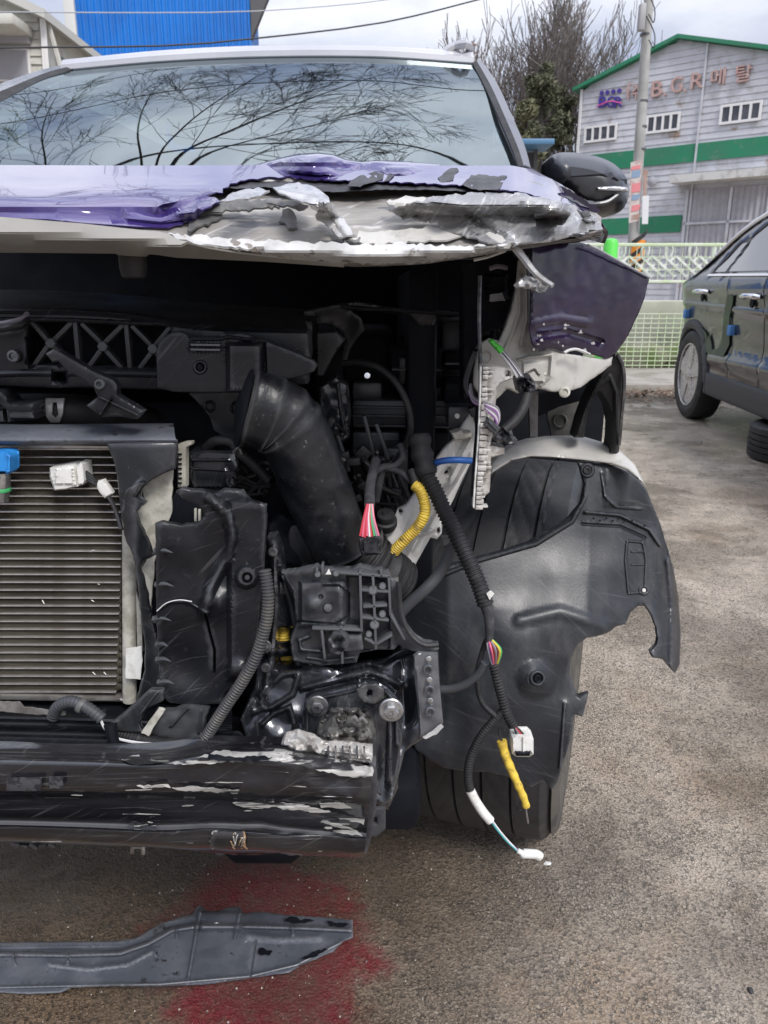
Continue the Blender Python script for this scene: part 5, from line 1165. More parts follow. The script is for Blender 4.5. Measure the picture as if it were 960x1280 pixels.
disc('pivot', 124, 480.5, .796, 6.5, .004, black_plastic, lev, True)
S_('lower_bracket', [(236, 492), (300, 491), (322, 530), (300, 552), (285, 548), (268, 538), (262, 520), (245, 500)], .93, black_plastic, th=.01, res=7, rel=[('ring', 262, 508, 6, 2, .003), ('ring', 296, 510, 7, 2, .004)])
tube('radiator_hose', [(-60, 512, .93), (0, 513, .93), (70, 513, .93), (110, 515, .95), (160, 522, 1.0), (215, 535, 1.06)], .0205, rubber, car, seg=18)
S_('hose_clamp', [(57, 498), (80, 498), (78, 518), (74, 528), (63, 528), (56, 518)], lambda u, v: .918 + ((v - 513) / 22) ** 2 * .018 - .014, alu_cast, th=.003, holes=[[(65.5, 503), (71, 503), (73, 518), (69, 523), (64.5, 519)]], res=3)
S_('hose_bracket', [(-40, 490), (0, 488), (8, 494), (12, 503), (28, 506), (42, 504), (44, 524), (10, 528), (8, 512), (0, 506), (-40, 506)], .87, black_plastic, th=.03, res=4, rnd=(2, .004), rel=[('r', 14, 515, 42, 522, .006, 2)])
S_('hose_bracket', [(-40, 512), (4, 512), (6, 528), (-40, 528)], .88, black_plastic, th=.03, res=6, rnd=(2, .004))

# ---- radiator / condenser
rad = car.copy() if False else None
RY = .85
core = S_('radiator', [(-90, 553), (157, 556), (157, 876), (-90, 872)], RY + .016, deep_black, th=.012, res=60)
nt_ = 32; tm = None
for k in range(nt_):
    v = 561 + k * 9.78; a = P(-92, v, RY); b = P(157, v + .6, RY)
    if tm is None:
        o = MB().box((0, .006, 0), ((b - a).length, .016, .0017), bev=.0007).obj('condenser_tube', alu, core, local=True); o.parent = core; tm = o
    else:
        o = tm.copy(); COL.objects.link(o)
    o.location = (a + b) / 2 - core.location; o.rotation_euler = (0, -math.atan2(b.z - a.z, b.x - a.x), 0)
    o.matrix_parent_inverse = tm.matrix_parent_inverse
fm = MB(); rs = random.Random(12)
for k in range(nt_ - 1):
    za, zb = P(0, 561 + k * 9.78 + 1.1, RY).z, P(0, 561 + (k + 1) * 9.78 - .8, RY).z; xA, xB = P(-90, 700, RY).x, P(156, 561 + k * 9.78, RY).x; n = 150
    b0 = len(fm.v)
    for i in range(n + 1):
        x = xA + (xB - xA) * i / n + rs.uniform(-.0002, .0002); z = za if i % 2 else zb
        sq = 0
        fm.v += [Vector((x, RY + .0005, z)), Vector((x + .0006, RY + .016, z))]
    fm.f += [(b0 + 2 * i, b0 + 2 * i + 1, b0 + 2 * i + 3, b0 + 2 * i + 2) for i in range(n)]
props(fm.obj('fins', fin_mat, core, smooth=False), kind='stuff')
S_('radiator_top_bar', [(-90, 553), (30, 555), (156, 557), (157, 562), (60, 561), (-90, 559)], RY - .004, alu, core, th=.02, res=6, rnd=(1.5, .002))
S_('radiator_bottom_bar', [(-90, 866), (60, 869), (150, 873), (157, 873), (157, 877), (60, 876), (-90, 873)], RY - .004, alu, core, th=.02, res=6, rnd=(1.5, .002))
a, b = P(162, 585, RY), P(162, 876, RY); MB().tube([a, b], .0085, seg=16, smooth=False).obj('side_tank', cream_pl, core)
S_('side_label', [(157, 812), (177, 808), (178, 826), (175, 849), (157, 848)], RY - .018, white_pl, core, th=.002, res=6, jag=.4)
S_('side_strip', [(170, 740), (176, 760), (178, 815), (172, 815)], RY - .01, cream_pl, core, th=.004, res=6)
for k in range(6):  # bent fin marks
    u = rs.uniform(20, 140); v = rs.choice((690, 730, 750, 840, 855)); tube('bent_fin', [(u, v, RY - .001), (u + rs.uniform(2, 5), v + rs.uniform(-5, 5), RY - .003)], .0006, white_pl, core, seg=4, smooth=False)
loft('radiator_shroud', [[(-90, 529, .90), (60, 530, .90), (216, 529, .89)], [(-90, 531, .86), (60, 532, .86), (217, 531, .855)], [(-90, 545, .815), (60, 546, .815), (219, 546, .812)], [(-90, 553, .812), (60, 554, .812), (222, 554, .812)], [(-90, 557, .83), (60, 557, .83), (222, 556, .83)]], tray_mat, car, nu=40, nv=5, th=.003)
S_('shroud_bracket', [(133, 554), (222, 553), (219, 586), (205, 592), (190, 600), (178, 611), (176, 620), (182, 627), (174, 627), (166, 640), (158, 660), (152, 650), (150, 630), (147, 600), (143, 578)], lambda u, v: .81 - .010 * math.sin((u - 133) / 90 * 3.14), liner_mat, th=.004, res=5, rnd=(3, .003), rel=[('l', [(176, 600), (160, 614), (154, 640)], 5, .006), ('n', 40, .004, 1.)])
S_('broken_shroud', [(152, 640), (158, 612), (170, 604), (182, 603), (174, 612), (168, 622), (183, 628), (171, 640), (176, 656), (186, 676), (190, 690), (196, 694), (180, 700), (176, 712), (184, 740), (189, 770), (198, 806), (200, 842), (205, 856), (205, 872), (190, 874), (176, 886), (170, 884), (172, 868), (181, 838), (181, 808), (176, 770), (171, 727), (167, 695), (156, 672)], lambda u, v: .795 + .00008 * (v - 640) - .008 * math.sin(u * .16), liner_mat, th=.004, res=4, rnd=(2.5, .004), jag=.7, rel=[('n', 25, .006, 5.)])
S_('cream_panel', [(216, 586), (214, 640), (205, 668), (196, 690), (193, 704), (190, 740), (188, 774), (181, 750), (175, 716), (188, 690), (176, 660), (171, 645), (172, 630), (182, 624), (178, 612), (196, 596)], .825, cream_pl, th=.003, res=6, jag=1., rel=[('n', 20, .003, 2.)])
for u, v, L in ((196, 691, 20), (197, 733, 20), (194, 776, 20), (198, 808, 12), (198, 827, 16), (200, 855, 18)):
    tube('plastic_tooth', [(u, v - 2, .785), (u + L * .5, v - 3, .772), (u + L, v, .762)], .0045, liner_mat, car, seg=6, taper=lambda a: 1.05 - a)
# connectors lying on the radiator
def block(name, pts, Y, dep, m, par=None, rel=(), bev=2.): return sheet(name, pts, Y, m, par or car, th=dep, res=4, rnd=(bev, dep * .2), rel=rel)
wc = block('white_connector', [(62, 585), (92, 580), (96, 583), (100, 578), (107, 579), (109, 600), (104, 606), (82, 612), (68, 613), (62, 596)], .825, .018, white_pl, rel=[('r', 70, 586, 90, 604, .003, 1.5), ('s', 94, 583, 97, 606, 1.5, -.004), ('s', 104, 580, 106, 604, 1.2, .003)])
for k in range(3): tube('black_wire', [(107, 590 + k * 4, .828), (116, 597 + k * 3, .825), (122, 604 + k, .826)], .0022, black_wire, car, seg=6)
block('white_tag', [(118, 603), (129, 600), (141, 617), (131, 623), (124, 615)], .824, .008, white_pl)
tube('black_wire', [(132, 616, .828), (140, 628, .825), (147, 645, .82), (152, 662, .81)], .0026, black_wire, car, seg=6)
bc = block('blue_connector', [(-30, 565), (2, 564), (10, 565), (14, 569), (14, 589), (9, 594), (6, 590), (-30, 591)], .80, .02, blue_conn, rel=[('r', 10, 570, 14, 590, .004, 1.5)])
tube('steel_pipe', [(2, 590, .812), (2, 604, .812), (0, 625, .812)], .009, steel, car, seg=14)
MB().lathe(P(2, 613, .812), (0, 0, 1), [(.0098, -.001), (.0104, .001), (.0098, .003)], 16).obj('green_seal', green_wire, car)
cl = S_('side_comb', [(222, 556), (232, 553), (240, 553), (240, 556), (233, 560), (233, 609), (222, 610)], .86, cream_pl, th=.012, res=4, rnd=(1.5, .002))
for k in range(7): bars('comb_notch', [(221, 568 + k * 6, 227, 568 + k * 6)], .858, 2, .004, deep_black, cl)
S_('fan_motor', [(236, 566), (258, 562), (296, 564), (300, 580), (296, 606), (288, 612), (240, 612), (236, 596)], .88, gloss_black, th=.06, res=6, rnd=(5, .012), rel=[('s', 240, 575, 285, 575, 2.5, .004), ('ring', 291, 602, 7, 2.5, .005), ('s', 242, 586, 280, 588, 2, .003)])
tube('motor_cable', [(258, 560, .90), (270, 551, .89), (290, 553, .885), (300, 566, .88), (318, 582, .885), (335, 600, .89)], .006, rubber, car, seg=10)
tube('cable_tie', [(292, 566, .872), (298, 560, .87), (302, 568, .872)], .0015, steel, car, seg=5)
# ---- air guide panel
agp = [(219, 614), (227, 610), (248, 612), (273, 614), (280, 611), (304, 613), (309, 619), (314, 625), (320, 627), (333, 631), (333, 655), (331, 690), (328, 730), (324, 780), (318, 838), (300, 852), (282, 866), (277, 880), (240, 880), (213, 879), (204, 872), (200, 850), (198, 820), (196, 780), (195, 740), (195, 700), (194, 654), (202, 652), (227, 656), (248, 653), (256, 644), (252, 636), (240, 629), (228, 622)]
ag = S_('air_guide', agp, .775, black_plastic, th=.005, res=4.5, rnd=(3.5, .004), jag=.5,
        rel=[('r', 290, 630, 334, 845, .012, 7), ('g', 270, 752, 16, 18, .014), ('l', [(262, 622), (282, 640), (290, 668), (282, 700), (262, 735), (256, 765)], 8, .012), ('c', 308, 721, 10, .012, 6), ('ring', 309, 722, 5, 2, -.004), ('l', [(194, 765), (212, 752), (235, 752), (258, 766)], 3, .005), ('l', [(257, 768), (262, 790), (268, 812), (268, 835)], 2, -.010),
             ('g', 235, 830, 30, 40, -.012), ('n', 50, .010, 3.), ('g', 296, 835, 12, 8, .01)])
tube('edge_scratch', [(196, 764, .768), (208, 754, .767), (224, 750, .767), (240, 752, .767)], .0006, white_wire, ag, seg=4)
S_('guide_backing', [(219, 616), (262, 616), (262, 660), (205, 660), (205, 640)], .83, deep_black, th=.01, res=10)
bars('cream_strip', [(244, 636, 244, 652), (249, 637, 249, 652)], .822, 3, .004, cream_pl, car)
# ---- intake duct and its bellows
duct_pts = [(307, 509, .840), (328, 515, .843), (351, 525, .848), (371, 550, .855), (388, 592, .872), (411, 645, .89), (430, 686, .90)]
def dt(a):
    r = 1.17 - .17 * min(1, a / .32) + .07 * math.exp(-((a - .015) / .015) ** 2)
    for c_ in (.13, .19, .25): r += .06 * math.exp(-((a - c_) / .012) ** 2)
    return r * (1 + .10 * math.sin(a * 3.1))
du = tube('intake_duct', duct_pts, .0375, duct_mat, car, seg=40, step=.0035, taper=dt)
for v in du.data.vertices:
    v.co.y = .868 + (v.co.y - .868) * .82; v.co += Vector((0, 1, 0)) * mnoise.fractal(v.co * 16, 1, 2, 3) * .006
for k, off in enumerate((-.012, .014)):
    tube('duct_seam', [Vector(P(*p)) + Vector((off * .9 * (1 if k else -1), -.0305, .006 * k)) for p in duct_pts[3:]], .0018, duct_mat, du, seg=6)
MB().lathe(P(307, 509.5, .8395), (P(308, 510, .840) - P(326, 514, .843)), [(.044, 0), (.047, .002), (.044, .004), (.038, .006), (.0, .012)], 32).obj('duct_mouth', deep_black, du)
bars('duct_tab', [(334, 482, 328, 500)], .792, 4, .006, duct_mat, du)
bel = tube('duct_bellows', [(436, 676, .91), (455, 696, .91), (476, 712, .912), (500, 726, .93)], .036, rubber, car, seg=28, corr=(.0075, .0022), taper=lambda a: 1.05 - .25 * a)
tube('duct_foot', [(380, 650, .93), (392, 690, .925), (410, 720, .93)], .032, duct_mat, car, seg=24, taper=lambda a: 1 + .1 * math.sin(a * 9))
tube('wheel_well_pipe', [(330, 600, 1.0), (345, 640, 1.0), (360, 680, 1.0)], .04, deep_black, car, seg=20)
S_('wiring_tray', [(335, 655), (350, 640), (372, 650), (396, 700), (392, 712), (350, 705), (332, 690)], .90, deep_black, th=.03, res=7, rnd=(4, .01), rel=[('n', 20, .01, 2.)])
# ---- dark boxes of the bay, right of the duct
for i, (n_, u0, v0, u1, v1, Y_, d_) in enumerate((('fuse_box', 488, 434, 552, 486, 1.10, .12), ('fuse_box_lid', 498, 446, 514, 482, 1.09, .02), ('relay_box', 552, 400, 600, 470, 1.14, .10), ('relay_box', 556, 440, 592, 462, 1.10, .04), ('cover_ledge', 440, 500, 604, 536, 1.06, .10), ('small_box', 440, 478, 478, 500, 1.08, .06), ('small_box', 556, 478, 600, 506, 1.04, .08),
                                           ('connector_housing', 560, 508, 592, 536, .99, .04), ('rear_box', 330, 400, 392, 440, 1.02, .1), ('rear_box', 392, 440, 430, 500, 1.08, .1), ('coolant_tank', 440, 540, 500, 620, 1.06, .1), ('ribbed_block', 478, 560, 510, 640, 1.0, .06), ('inner_box', 498, 540, 560, 610, 1.08, .08), ('inner_box', 600, 330, 640, 400, 1.05, .1))):
    pbox(n_, u0, v0, u1, v1, Y_, d_, black_plastic if i % 3 else deep_black, car, bev=.005)
bars('cover_rib', [(440, 509, 604, 511), (440, 520, 604, 522), (445, 532, 600, 535), (490, 462, 552, 463), (556, 455, 600, 455), (505, 486, 505, 500), (528, 486, 528, 500), (545, 486, 545, 500)], 1.05, 2.5, .01, black_plastic, car)
bars('ribbed_fin', [(482, 590, 500, 640), (489, 588, 507, 636), (475, 592, 492, 642), (496, 585, 514, 630)], .985, 3.5, .02, black_plastic, car)
S_('seal_flap', [(330, 386), (380, 388), (425, 380), (445, 377), (500, 386), (560, 389), (576, 391), (575, 396), (545, 398), (542, 406), (526, 408), (512, 396), (470, 389), (438, 388), (452, 398), (456, 412), (446, 424), (438, 436), (433, 455), (427, 451), (431, 426), (424, 414), (412, 406), (396, 404), (396, 396), (330, 394)], lambda u, v: 1.0 + .0003 * (v - 380), black_plastic, th=.004, res=5, rnd=(2.5, .003), jag=.4, rel=[('n', 30, .01, 1.), ('s', 430, 384, 575, 393, 2.5, .005)])
S_('battery_strap', [(396, 416), (420, 414), (432, 424), (418, 444), (404, 470), (396, 470)], 1.0, black_plastic, th=.01, res=6, rnd=(2, .003))
S_('scratched_bracket', [(398, 484), (420, 470), (434, 480), (438, 520), (436, 548), (424, 556), (410, 545), (400, 520)], .98, gloss_black, th=.03, res=5, rnd=(4, .01), rel=[('n', 12, .008, 3.), ('s', 422, 480, 430, 540, 3, .006)])
disc('screw', 459, 469.5, 1.0, 4.2, .003, chrome, car); disc('screw', 571.5, 520, .985, 3.4, .003, white_pl, car)
tube('vent_hose', [(430, 454, 1.0), (448, 453, .985), (474, 460, .97), (496, 480, .96), (510, 508, .955), (513, 536, .955), (505, 560, .96), (494, 578, .965), (488, 590, .97)], .0042, rubber, car, seg=10)
bars('loom_bar', [(420, 540, 436, 590), (455, 520, 470, 580), (470, 530, 486, 575)], .97, 5, .012, black_plastic, car)
def clump(name, cx, cy, Yc, w, h, n, seed, m):
    r_ = random.Random(seed); b = MB()
    for i in range(n):
        p = [P(cx + r_.uniform(-w, w), cy + r_.uniform(-h, h), Yc + r_.uniform(-.02, .03)) for _ in range(4)]
        if r_.random() < .55: b.tube(p, r_.uniform(.0015, .004), seg=6)
        else: b.box(p[0], (r_.uniform(.006, .02), r_.uniform(.006, .02), r_.uniform(.006, .018)), Matrix.Rotation(r_.uniform(-.8, .8), 3, 'Y'), bev=.001)
    return props(b.obj(name, m, car), kind='stuff')
clump('engine_clutter', 410, 555, .97, 22, 30, 22, 1, black_wire); clump('engine_clutter', 470, 600, .98, 30, 35, 26, 2, black_wire); clump('engine_clutter', 545, 580, 1.0, 30, 20, 14, 3, deep_black)
clump('engine_clutter', 300, 600, .92, 40, 24, 22, 4, black_wire); clump('engine_clutter', 250, 905, .86, 60, 14, 18, 5, deep_black); clump('engine_clutter', 600, 480, .98, 10, 50, 16, 6, black_wire)
clump('engine_clutter', 620, 400, 1.0, 18, 60, 14, 8, deep_black); clump('engine_clutter', 350, 730, .9, 24, 20, 14, 9, gloss_black)
# ---- wires by the duct
tube('taped_loom', [(470, 575, .93), (466, 590, .91), (462, 612, .87), (462, 632, .83)], .0062, tape, car, seg=10)
tube('taped_loom', [(500, 556, .95), (504, 570, .94), (494, 582, .935), (478, 584, .93), (466, 592, .925)], .0045, tape, car, seg=10)
tube('taped_loom', [(478, 584, .935), (500, 590, .93), (512, 600, .925), (522, 606, .92)], .004, tape, car, seg=10)
tube('taped_loom', [(478, 586, .94), (474, 605, .94), (470, 625, .945)], .005, tape, car, seg=10)
for k in range(9):
    m = (red_wire, pink_wire, red_wire, pink_wire, white_wire, red_wire, green_wire, grey_wire, pink_wire)[k]
    tube('coloured_wire', [(459 + k * .8, 630, .828), (461 + (k - 4) * 1.6, 648, .820), (450 + k * 3, 670 + (k % 3), .812)], .0013, m, car, seg=6)
cn = block('black_connector', [(448, 672), (477, 668), (479, 676), (476, 693), (452, 695), (449, 684)], .81, .025, black_plastic, rel=[('r', 455, 678, 472, 691, .003, 1.5)])
gr_ = MB().lathe(P(482, 650, .935), (0, -.5, 1), [(.0135, -.012), (.015, -.008), (.015, .0), (.012, .002), (.0125, .006), (.011, .011), (.005, .012), (.004, .014), (0, .014)], 24).obj('rubber_mount', rubber, car)
# ---- white rail
rail_ = S_('white_rail', [(590, 512), (597, 545), (594, 566), (580, 596), (566, 626), (556, 645), (553, 655), (552, 667), (546, 674), (538, 672), (528, 690), (516, 712), (508, 728), (500, 735), (497, 706), (488, 682), (477, 664), (490, 652), (497, 636), (508, 630), (520, 612), (535, 598), (543, 584), (545, 572), (556, 558), (568, 548), (578, 530)], lambda u, v: .985 - .0003 * (v - 520), rail_white, th=.004, res=4.5, rnd=(2.5, .003),
            holes=[[(498.5, 637), (501.5, 636), (503.5, 639), (501.5, 642), (498.5, 641)], [(505.5, 703), (508.5, 702), (510.5, 705), (508.5, 708), (505.5, 707)], [(546, 661), (549, 659), (550, 664), (547, 667)]],
            rel=[('l', [(580, 545), (562, 580), (550, 610), (520, 650), (502, 690)], 8, -.010), ('l', [(590, 570), (570, 606), (548, 640), (520, 690)], 5, .006), ('l', [(556, 592), (562, 586), (560, 600)], 3, -.008), ('s', 524, 668, 548, 660, 4, .006), ('n', 26, .004, 2.)])
block('cream_fitting', [(563, 541), (576, 537), (580, 541), (589, 540), (590, 546), (578, 550), (568, 551)], .955, .015, cream_pl)
tube('white_rod', [(566, 552, .965), (566, 575, .965)], .001, white_pl, car, seg=5)
tube('blue_hose', [(541, 584, .93), (545, 579, .925), (554, 576, .92), (570, 575, .92), (590, 576, .925)], .0042, blue_pl, car, seg=12)
tube('yellow_conduit', [(518, 606, .915), (525, 613, .91), (531, 630, .905), (530, 645, .90), (520, 661, .90), (505, 676, .90), (492, 690, .905)], .0068, yellow, car, seg=16, corr=(.0030, .00045))
tube('yellow_conduit_end', [(520, 607, .915), (517, 596, .92), (514, 588, .925)], .0062, rubber, car, seg=10)
tube('yellow_conduit', [(355, 782, .845), (355, 800, .842), (357, 820, .845), (364, 838, .85)], .0066, yellow, car, seg=16, corr=(.0030, .00045))
# ---- main harness
tube('harness_boot', [(524, 543, .935), (526, 560, .93), (530, 580, .925), (534, 594, .92)], .0135, rubber, car, seg=18, corr=(.014, .0010))
hn = tube('main_harness', [(532, 592, .92), (543, 612, .91), (556, 640, .90), (572, 672, .885), (588, 706, .87), (600, 734, .86), (607, 756, .855)], .0098, rubber, car, seg=18, corr=(.0048, .0008))
tube('taped_loom', [(606, 752, .855), (611, 768, .853), (612, 785, .852), (611, 802, .852)], .0075, tape, car, seg=12, taper=lambda a: 1.1 - .5 * a)
for k, m in enumerate((white_wire, purple_wire, pink_wire, yellow_wire, red_wire, grey_wire, black_wire, pink_wire, yellow_wire, green_wire)):
    tube('coloured_wire', [(609 + k * .5, 798, .852), (611 + k * 1.7, 813, .846 - (k % 3) * .002), (616 + k * .6, 832, .852)], .0014, m, car, seg=6)
tube('lower_harness', [(617, 830, .852), (622, 850, .85), (628, 872, .85), (634, 892, .848), (642, 908, .846)], .0062, rubber, car, seg=14, corr=(.004, .0006))
for k, m in enumerate((black_wire, grey_wire, red_wire, black_wire)): tube('coloured_wire', [(639 + k, 905, .846), (644 + k * 2, 913, .845), (646 + k * 4, 922, .845)], .0012, m, car, seg=6)
wcn = block('white_connector', [(640, 922), (645, 919), (662, 919), (667, 924), (667, 943), (662, 946), (645, 946), (640, 942)], .838, .020, white_pl, rel=[('s', 654, 922, 654, 940, 1.2, .003), ('r', 643, 941, 664, 946, -.004, 1)])
block('connector_mouth', [(644, 940), (663, 940), (662, 945), (645, 945)], .835, .006, deep_black, wcn)
S_('paper_tag', [(608, 742), (613, 738), (618, 742), (612, 750)], .845, white_pl, th=.001, res=4)
tube('thin_cable', [(611, 795, .86), (604, 812, .862), (598, 836, .862), (598, 862, .86), (604, 880, .856), (616, 892, .852), (624, 898, .85)], .0038, rubber, car, seg=10)
tube('thin_cable', [(634, 884, .85), (618, 900, .852), (600, 922, .85), (588, 948, .848), (585, 970, .846), (588, 990, .846)], .0055, rubber, car, seg=12, corr=(.0036, .0003))
ws2 = tube('white_sleeve', [(588, 988, .845), (594, 1000, .843), (603, 1014, .841), (613, 1026, .84)], .0062, white_pl, car, seg=12)
tube('coloured_wire', [(612, 1024, .84), (622, 1038, .836), (634, 1052, .833), (646, 1063, .83)], .0012, teal_wire, car, seg=6)
tube('coloured_wire', [(614, 1024, .84), (625, 1039, .836), (637, 1053, .833), (648, 1064, .83)], .0012, white_wire, car, seg=6)
tube('coloured_wire', [(636, 1053, .833), (642, 1058, .832), (648, 1064, .83)], .0013, purple_wire, car, seg=6)
wp = tube('white_plug', [(647, 1063, .83), (654, 1067, .829), (656, 1067, .829), (670, 1068, .828), (675, 1071, .828)], .0062, white_pl, car, seg=12, taper=lambda a: .55 if a < .2 else 1.)
tube('yellow_sleeve', [(627, 926, .85), (632, 944, .847), (640, 964, .845), (648, 982, .843), (655, 998, .842), (658, 1008, .842)], .0062, yellow, car, seg=12, step=.002, taper=lambda a: 1 + .06 * math.sin(a * 40) - .25 * a)
tube('bare_wire', [(624, 910, .855), (625, 918, .853), (628, 928, .85)], .0016, black_wire, car, seg=6); tube('bare_wire', [(657, 1006, .842), (658, 1016, .841), (660, 1029, .84)], .0014, steel, car, seg=6)
tube('bare_wire', [(656, 1006, .842), (652, 1012, .841), (648, 1014, .84)], .0007, black_wire, car, seg=5)
def ribbon(name, pts, w, m): return tube(name, pts, w, m, car, seg=12)
ribbon('grey_strap', [(548, 862, .872), (565, 861, .868), (582, 855, .864), (598, 842, .86), (606, 828, .857)], .0055, mat('grey_strap_rubber', (.055, .058, .066), .5))
ribbon('grey_strap', [(498, 768, .90), (514, 752, .90), (532, 736, .90), (548, 718, .905), (562, 690, .905), (566, 678, .905)], .0078, MATS['grey_strap_rubber'])
block('cable_clip', [(552, 672), (562, 672), (562, 682), (553, 683)], .90, .01, grey_film)
# ---- upper white structure, lamp control module
F_up = S_('white_apron', [(648, 326), (654, 320), (661, 319), (663, 345), (662, 380), (662, 408), (668, 428), (690, 436), (702, 441), (737, 447), (760, 449), (766, 446), (764, 456), (752, 466), (738, 475), (726, 484), (712, 489), (690, 490), (672, 486), (656, 488), (646, 492), (634, 486), (620, 500), (604, 502), (592, 482), (592, 465), (597, 440), (602, 428), (612, 423), (624, 426), (632, 408), (640, 385), (645, 360)],
          lambda u, v: .90 + max(0, u - 690) * .0011, white_inner, th=.005, res=4.2, rnd=(2.5, .003), jag=.3,
          rel=[('l', [(650, 345), (650, 390), (640, 418), (630, 440)], 3.5, .005), ('l', [(658, 330), (659, 400), (652, 430)], 3.5, .006), ('r', 655, 455, 678, 476, .004, 3), ('ring', 608, 446, 7, 1.8, .002), ('l', [(648, 450), (662, 446), (690, 444), (688, 470), (676, 482)], 2.5, .005), ('l', [(660, 466), (668, 462), (672, 468)], 2, -.006), ('n', 24, .005, 6.), ('g', 665, 430, 14, 9, -.01)])
S_('dark_support', [(578, 330), (600, 322), (640, 316), (650, 326), (645, 360), (638, 388), (630, 410), (612, 414), (600, 424), (592, 440), (586, 500), (578, 500)], .97, deep_black, th=.04, res=7, rnd=(3, .006), rel=[('n', 20, .012, 4.), ('r', 610, 345, 632, 372, .01, 3)])
S_('torn_label', [(612, 368), (628, 366), (632, 376), (612, 377)], .945, mat('grey_label', (.30, .30, .31), .6), th=.001, res=4, jag=.5)
tube('grey_clip', [(612, 336, .94), (622, 333, .938), (634, 335, .94)], .003, grey_wire, car, seg=6)
tube('support_rod', [(600, 345, .90), (599, 400, .89), (600, 440, .88), (600, 462, .87)], .0022, dark_steel, car, seg=8)
tube('metal_sliver', [(592, 325, .80), (610, 321, .80), (632, 313, .80)], .0016, white_paint, hood, seg=5)
mod = S_('lamp_module', [(601, 457), (608, 456), (640, 461), (641, 473), (628, 478), (621, 484), (620, 500), (618, 520), (616, 545), (613, 556), (631, 559), (631, 568), (614, 572), (613, 600), (612, 615), (604, 622), (602, 637), (592, 636), (593, 612), (595, 580), (598, 545), (600, 500)], .828, alu_cast, th=.018, res=4, rnd=(1.5, .002), holes=[[(632, 464), (637, 464), (638, 470), (632, 471)]])
rs = random.Random(31)
v = 458.
while v < 634:
    xl = 601 - (v - 457) * .052; hgt = rs.uniform(4.5, 9); wd = rs.uniform(6, 11)
    q = MB(); a = P(xl + 2, v, .822); b_ = P(xl + 2 + wd, v + hgt * .8, .822); q.box(((a.x + b_.x) / 2, .822, (a.z + b_.z) / 2), (abs(b_.x - a.x), rs.uniform(.008, .018), abs(a.z - b_.z)), bev=.0006)
    q.obj('cooling_block', alu_cast, mod)
    if rs.random() < .75:
        a = P(xl + wd + 1, v + 1, .826); b_ = P(xl + wd + rs.uniform(5, 10), v + hgt * .55, .826); MB().box(((a.x + b_.x) / 2, .826, (a.z + b_.z) / 2), (abs(b_.x - a.x), .010, abs(a.z - b_.z)), bev=.0005).obj('cooling_block', alu_cast, mod)
    v += hgt
tube('module_edge', [(601, 458, .818), (600, 500, .818), (598, 545, .818), (594, 600, .818), (592, 634, .818)], .0012, white_pl, mod, seg=6)
S_('module_gasket', [(596, 505), (600, 505), (598, 560), (593, 620), (589, 622), (592, 580), (595, 545)], .835, deep_black, mod, th=.012, res=5)
for k in range(6): tube('grey_wire', [(588 - k * .3, 480 + k * 2, .87), (592, 496 + k * 1.4, .85), (606, 503 + k * 1.5, .815), (622 - k * .4, 510 + k * 3, .812), (624 - k * 1.2, 526 + k * 1.6, .815), (616 - k * .8, 536, .818)], .0012, (grey_wire, white_wire, purple_wire)[k % 3], car, seg=6)
tube('taped_loom', [(594, 440, .89), (586, 462, .885), (582, 480, .88), (587, 494, .875)], .003, tape, car, seg=8)
block('grey_connector', [(604, 531), (611, 523), (626, 535), (620, 545)], .808, .014, clad, rel=[('s', 611, 528, 620, 537, 1.2, .002)])
block('black_plug', [(616, 548), (634, 534), (640, 538), (642, 546), (647, 550), (644, 556), (636, 556), (630, 552), (622, 556)], .82, .02, black_plastic, rel=[('N', 6, .006, 1.)])
tube('black_cable', [(660, 492, .84), (655, 508, .835), (645, 524, .83), (630, 538, .825)], .0055, rubber, car, seg=12)
block('green_connector', [(611, 427), (616, 424), (630, 436), (629, 443), (624, 442)], .868, .010, green_pl)
for k in range(5): tube('grey_wire', [(624 + k * .8, 440 - k, .872), (634 + k * 1.5, 452, .86), (642 + k * 2.4, 464 + k, .855), (650 + k * 1.5, 478, .85)], .0013, (white_wire, grey_wire, black_wire)[k % 3], car, seg=6)
block('plug_cluster', [(644, 474), (650, 470), (656, 472), (662, 468), (668, 476), (671, 487), (664, 490), (658, 494), (648, 490)], .845, .022, black_plastic, rel=[('N', 6, .010, 3.), ('ring', 659, 480, 4, 1.5, .003)])
# ---- purple fender flap, black arch trim
def flap2(u, v): return .865 + (u - 664) * .0010 + ((v - 370) / 70) ** 2 * .010
fl = S_('torn_fender', [(664, 308), (668, 303), (684, 301), (706, 300), (730, 304), (745, 310), (780, 329), (812, 346), (806, 372), (798, 392), (785, 420), (771, 440), (757, 449), (737, 442), (720, 437), (705, 441), (690, 438), (674, 440), (664, 430), (661, 410), (665, 390), (664, 340)], flap2, fender_film, th=.003, res=4.5, jag=.4, rnd=(2, .002),
        rel=[('n', 90, .010, 1.), ('l', [(668, 404), (700, 398), (735, 404)], 7, .007), ('l', [(672, 420), (710, 416), (750, 428)], 6, -.008), ('g', 690, 425, 26, 12, .012), ('N', 14, .0015, 3.)])
r_ = random.Random(77)
for k in range(15):
    u, v = (r_.uniform(664, 740), r_.uniform(402, 438)) if k < 18 else (r_.choice((665, 666)), r_.uniform(330, 420))
    Yq = flap2(u, v) - .018; w = r_.uniform(1, 5); h = r_.uniform(.6, 2)
    S_('paint_chip', [(u, v), (u + w, v - h), (u + w * 1.4, v + h), (u + w * .3, v + h * 1.2)], Yq, crush_mat if k % 2 else white_paint, fl, th=.001, res=6)
tube('torn_edge', [(705, 441, .895), (712, 437.5, .90), (720, 436.5, .905), (728, 439, .91), (737, 443, .92)], .0018, white_paint, fl, seg=6)
tube('torn_edge', [(735, 306, .93), (750, 313, .945), (780, 330, .975), (812, 347, 1.01)], .0012, mat('scuffed_edge', (.3, .3, .33), .5), fl, seg=6)
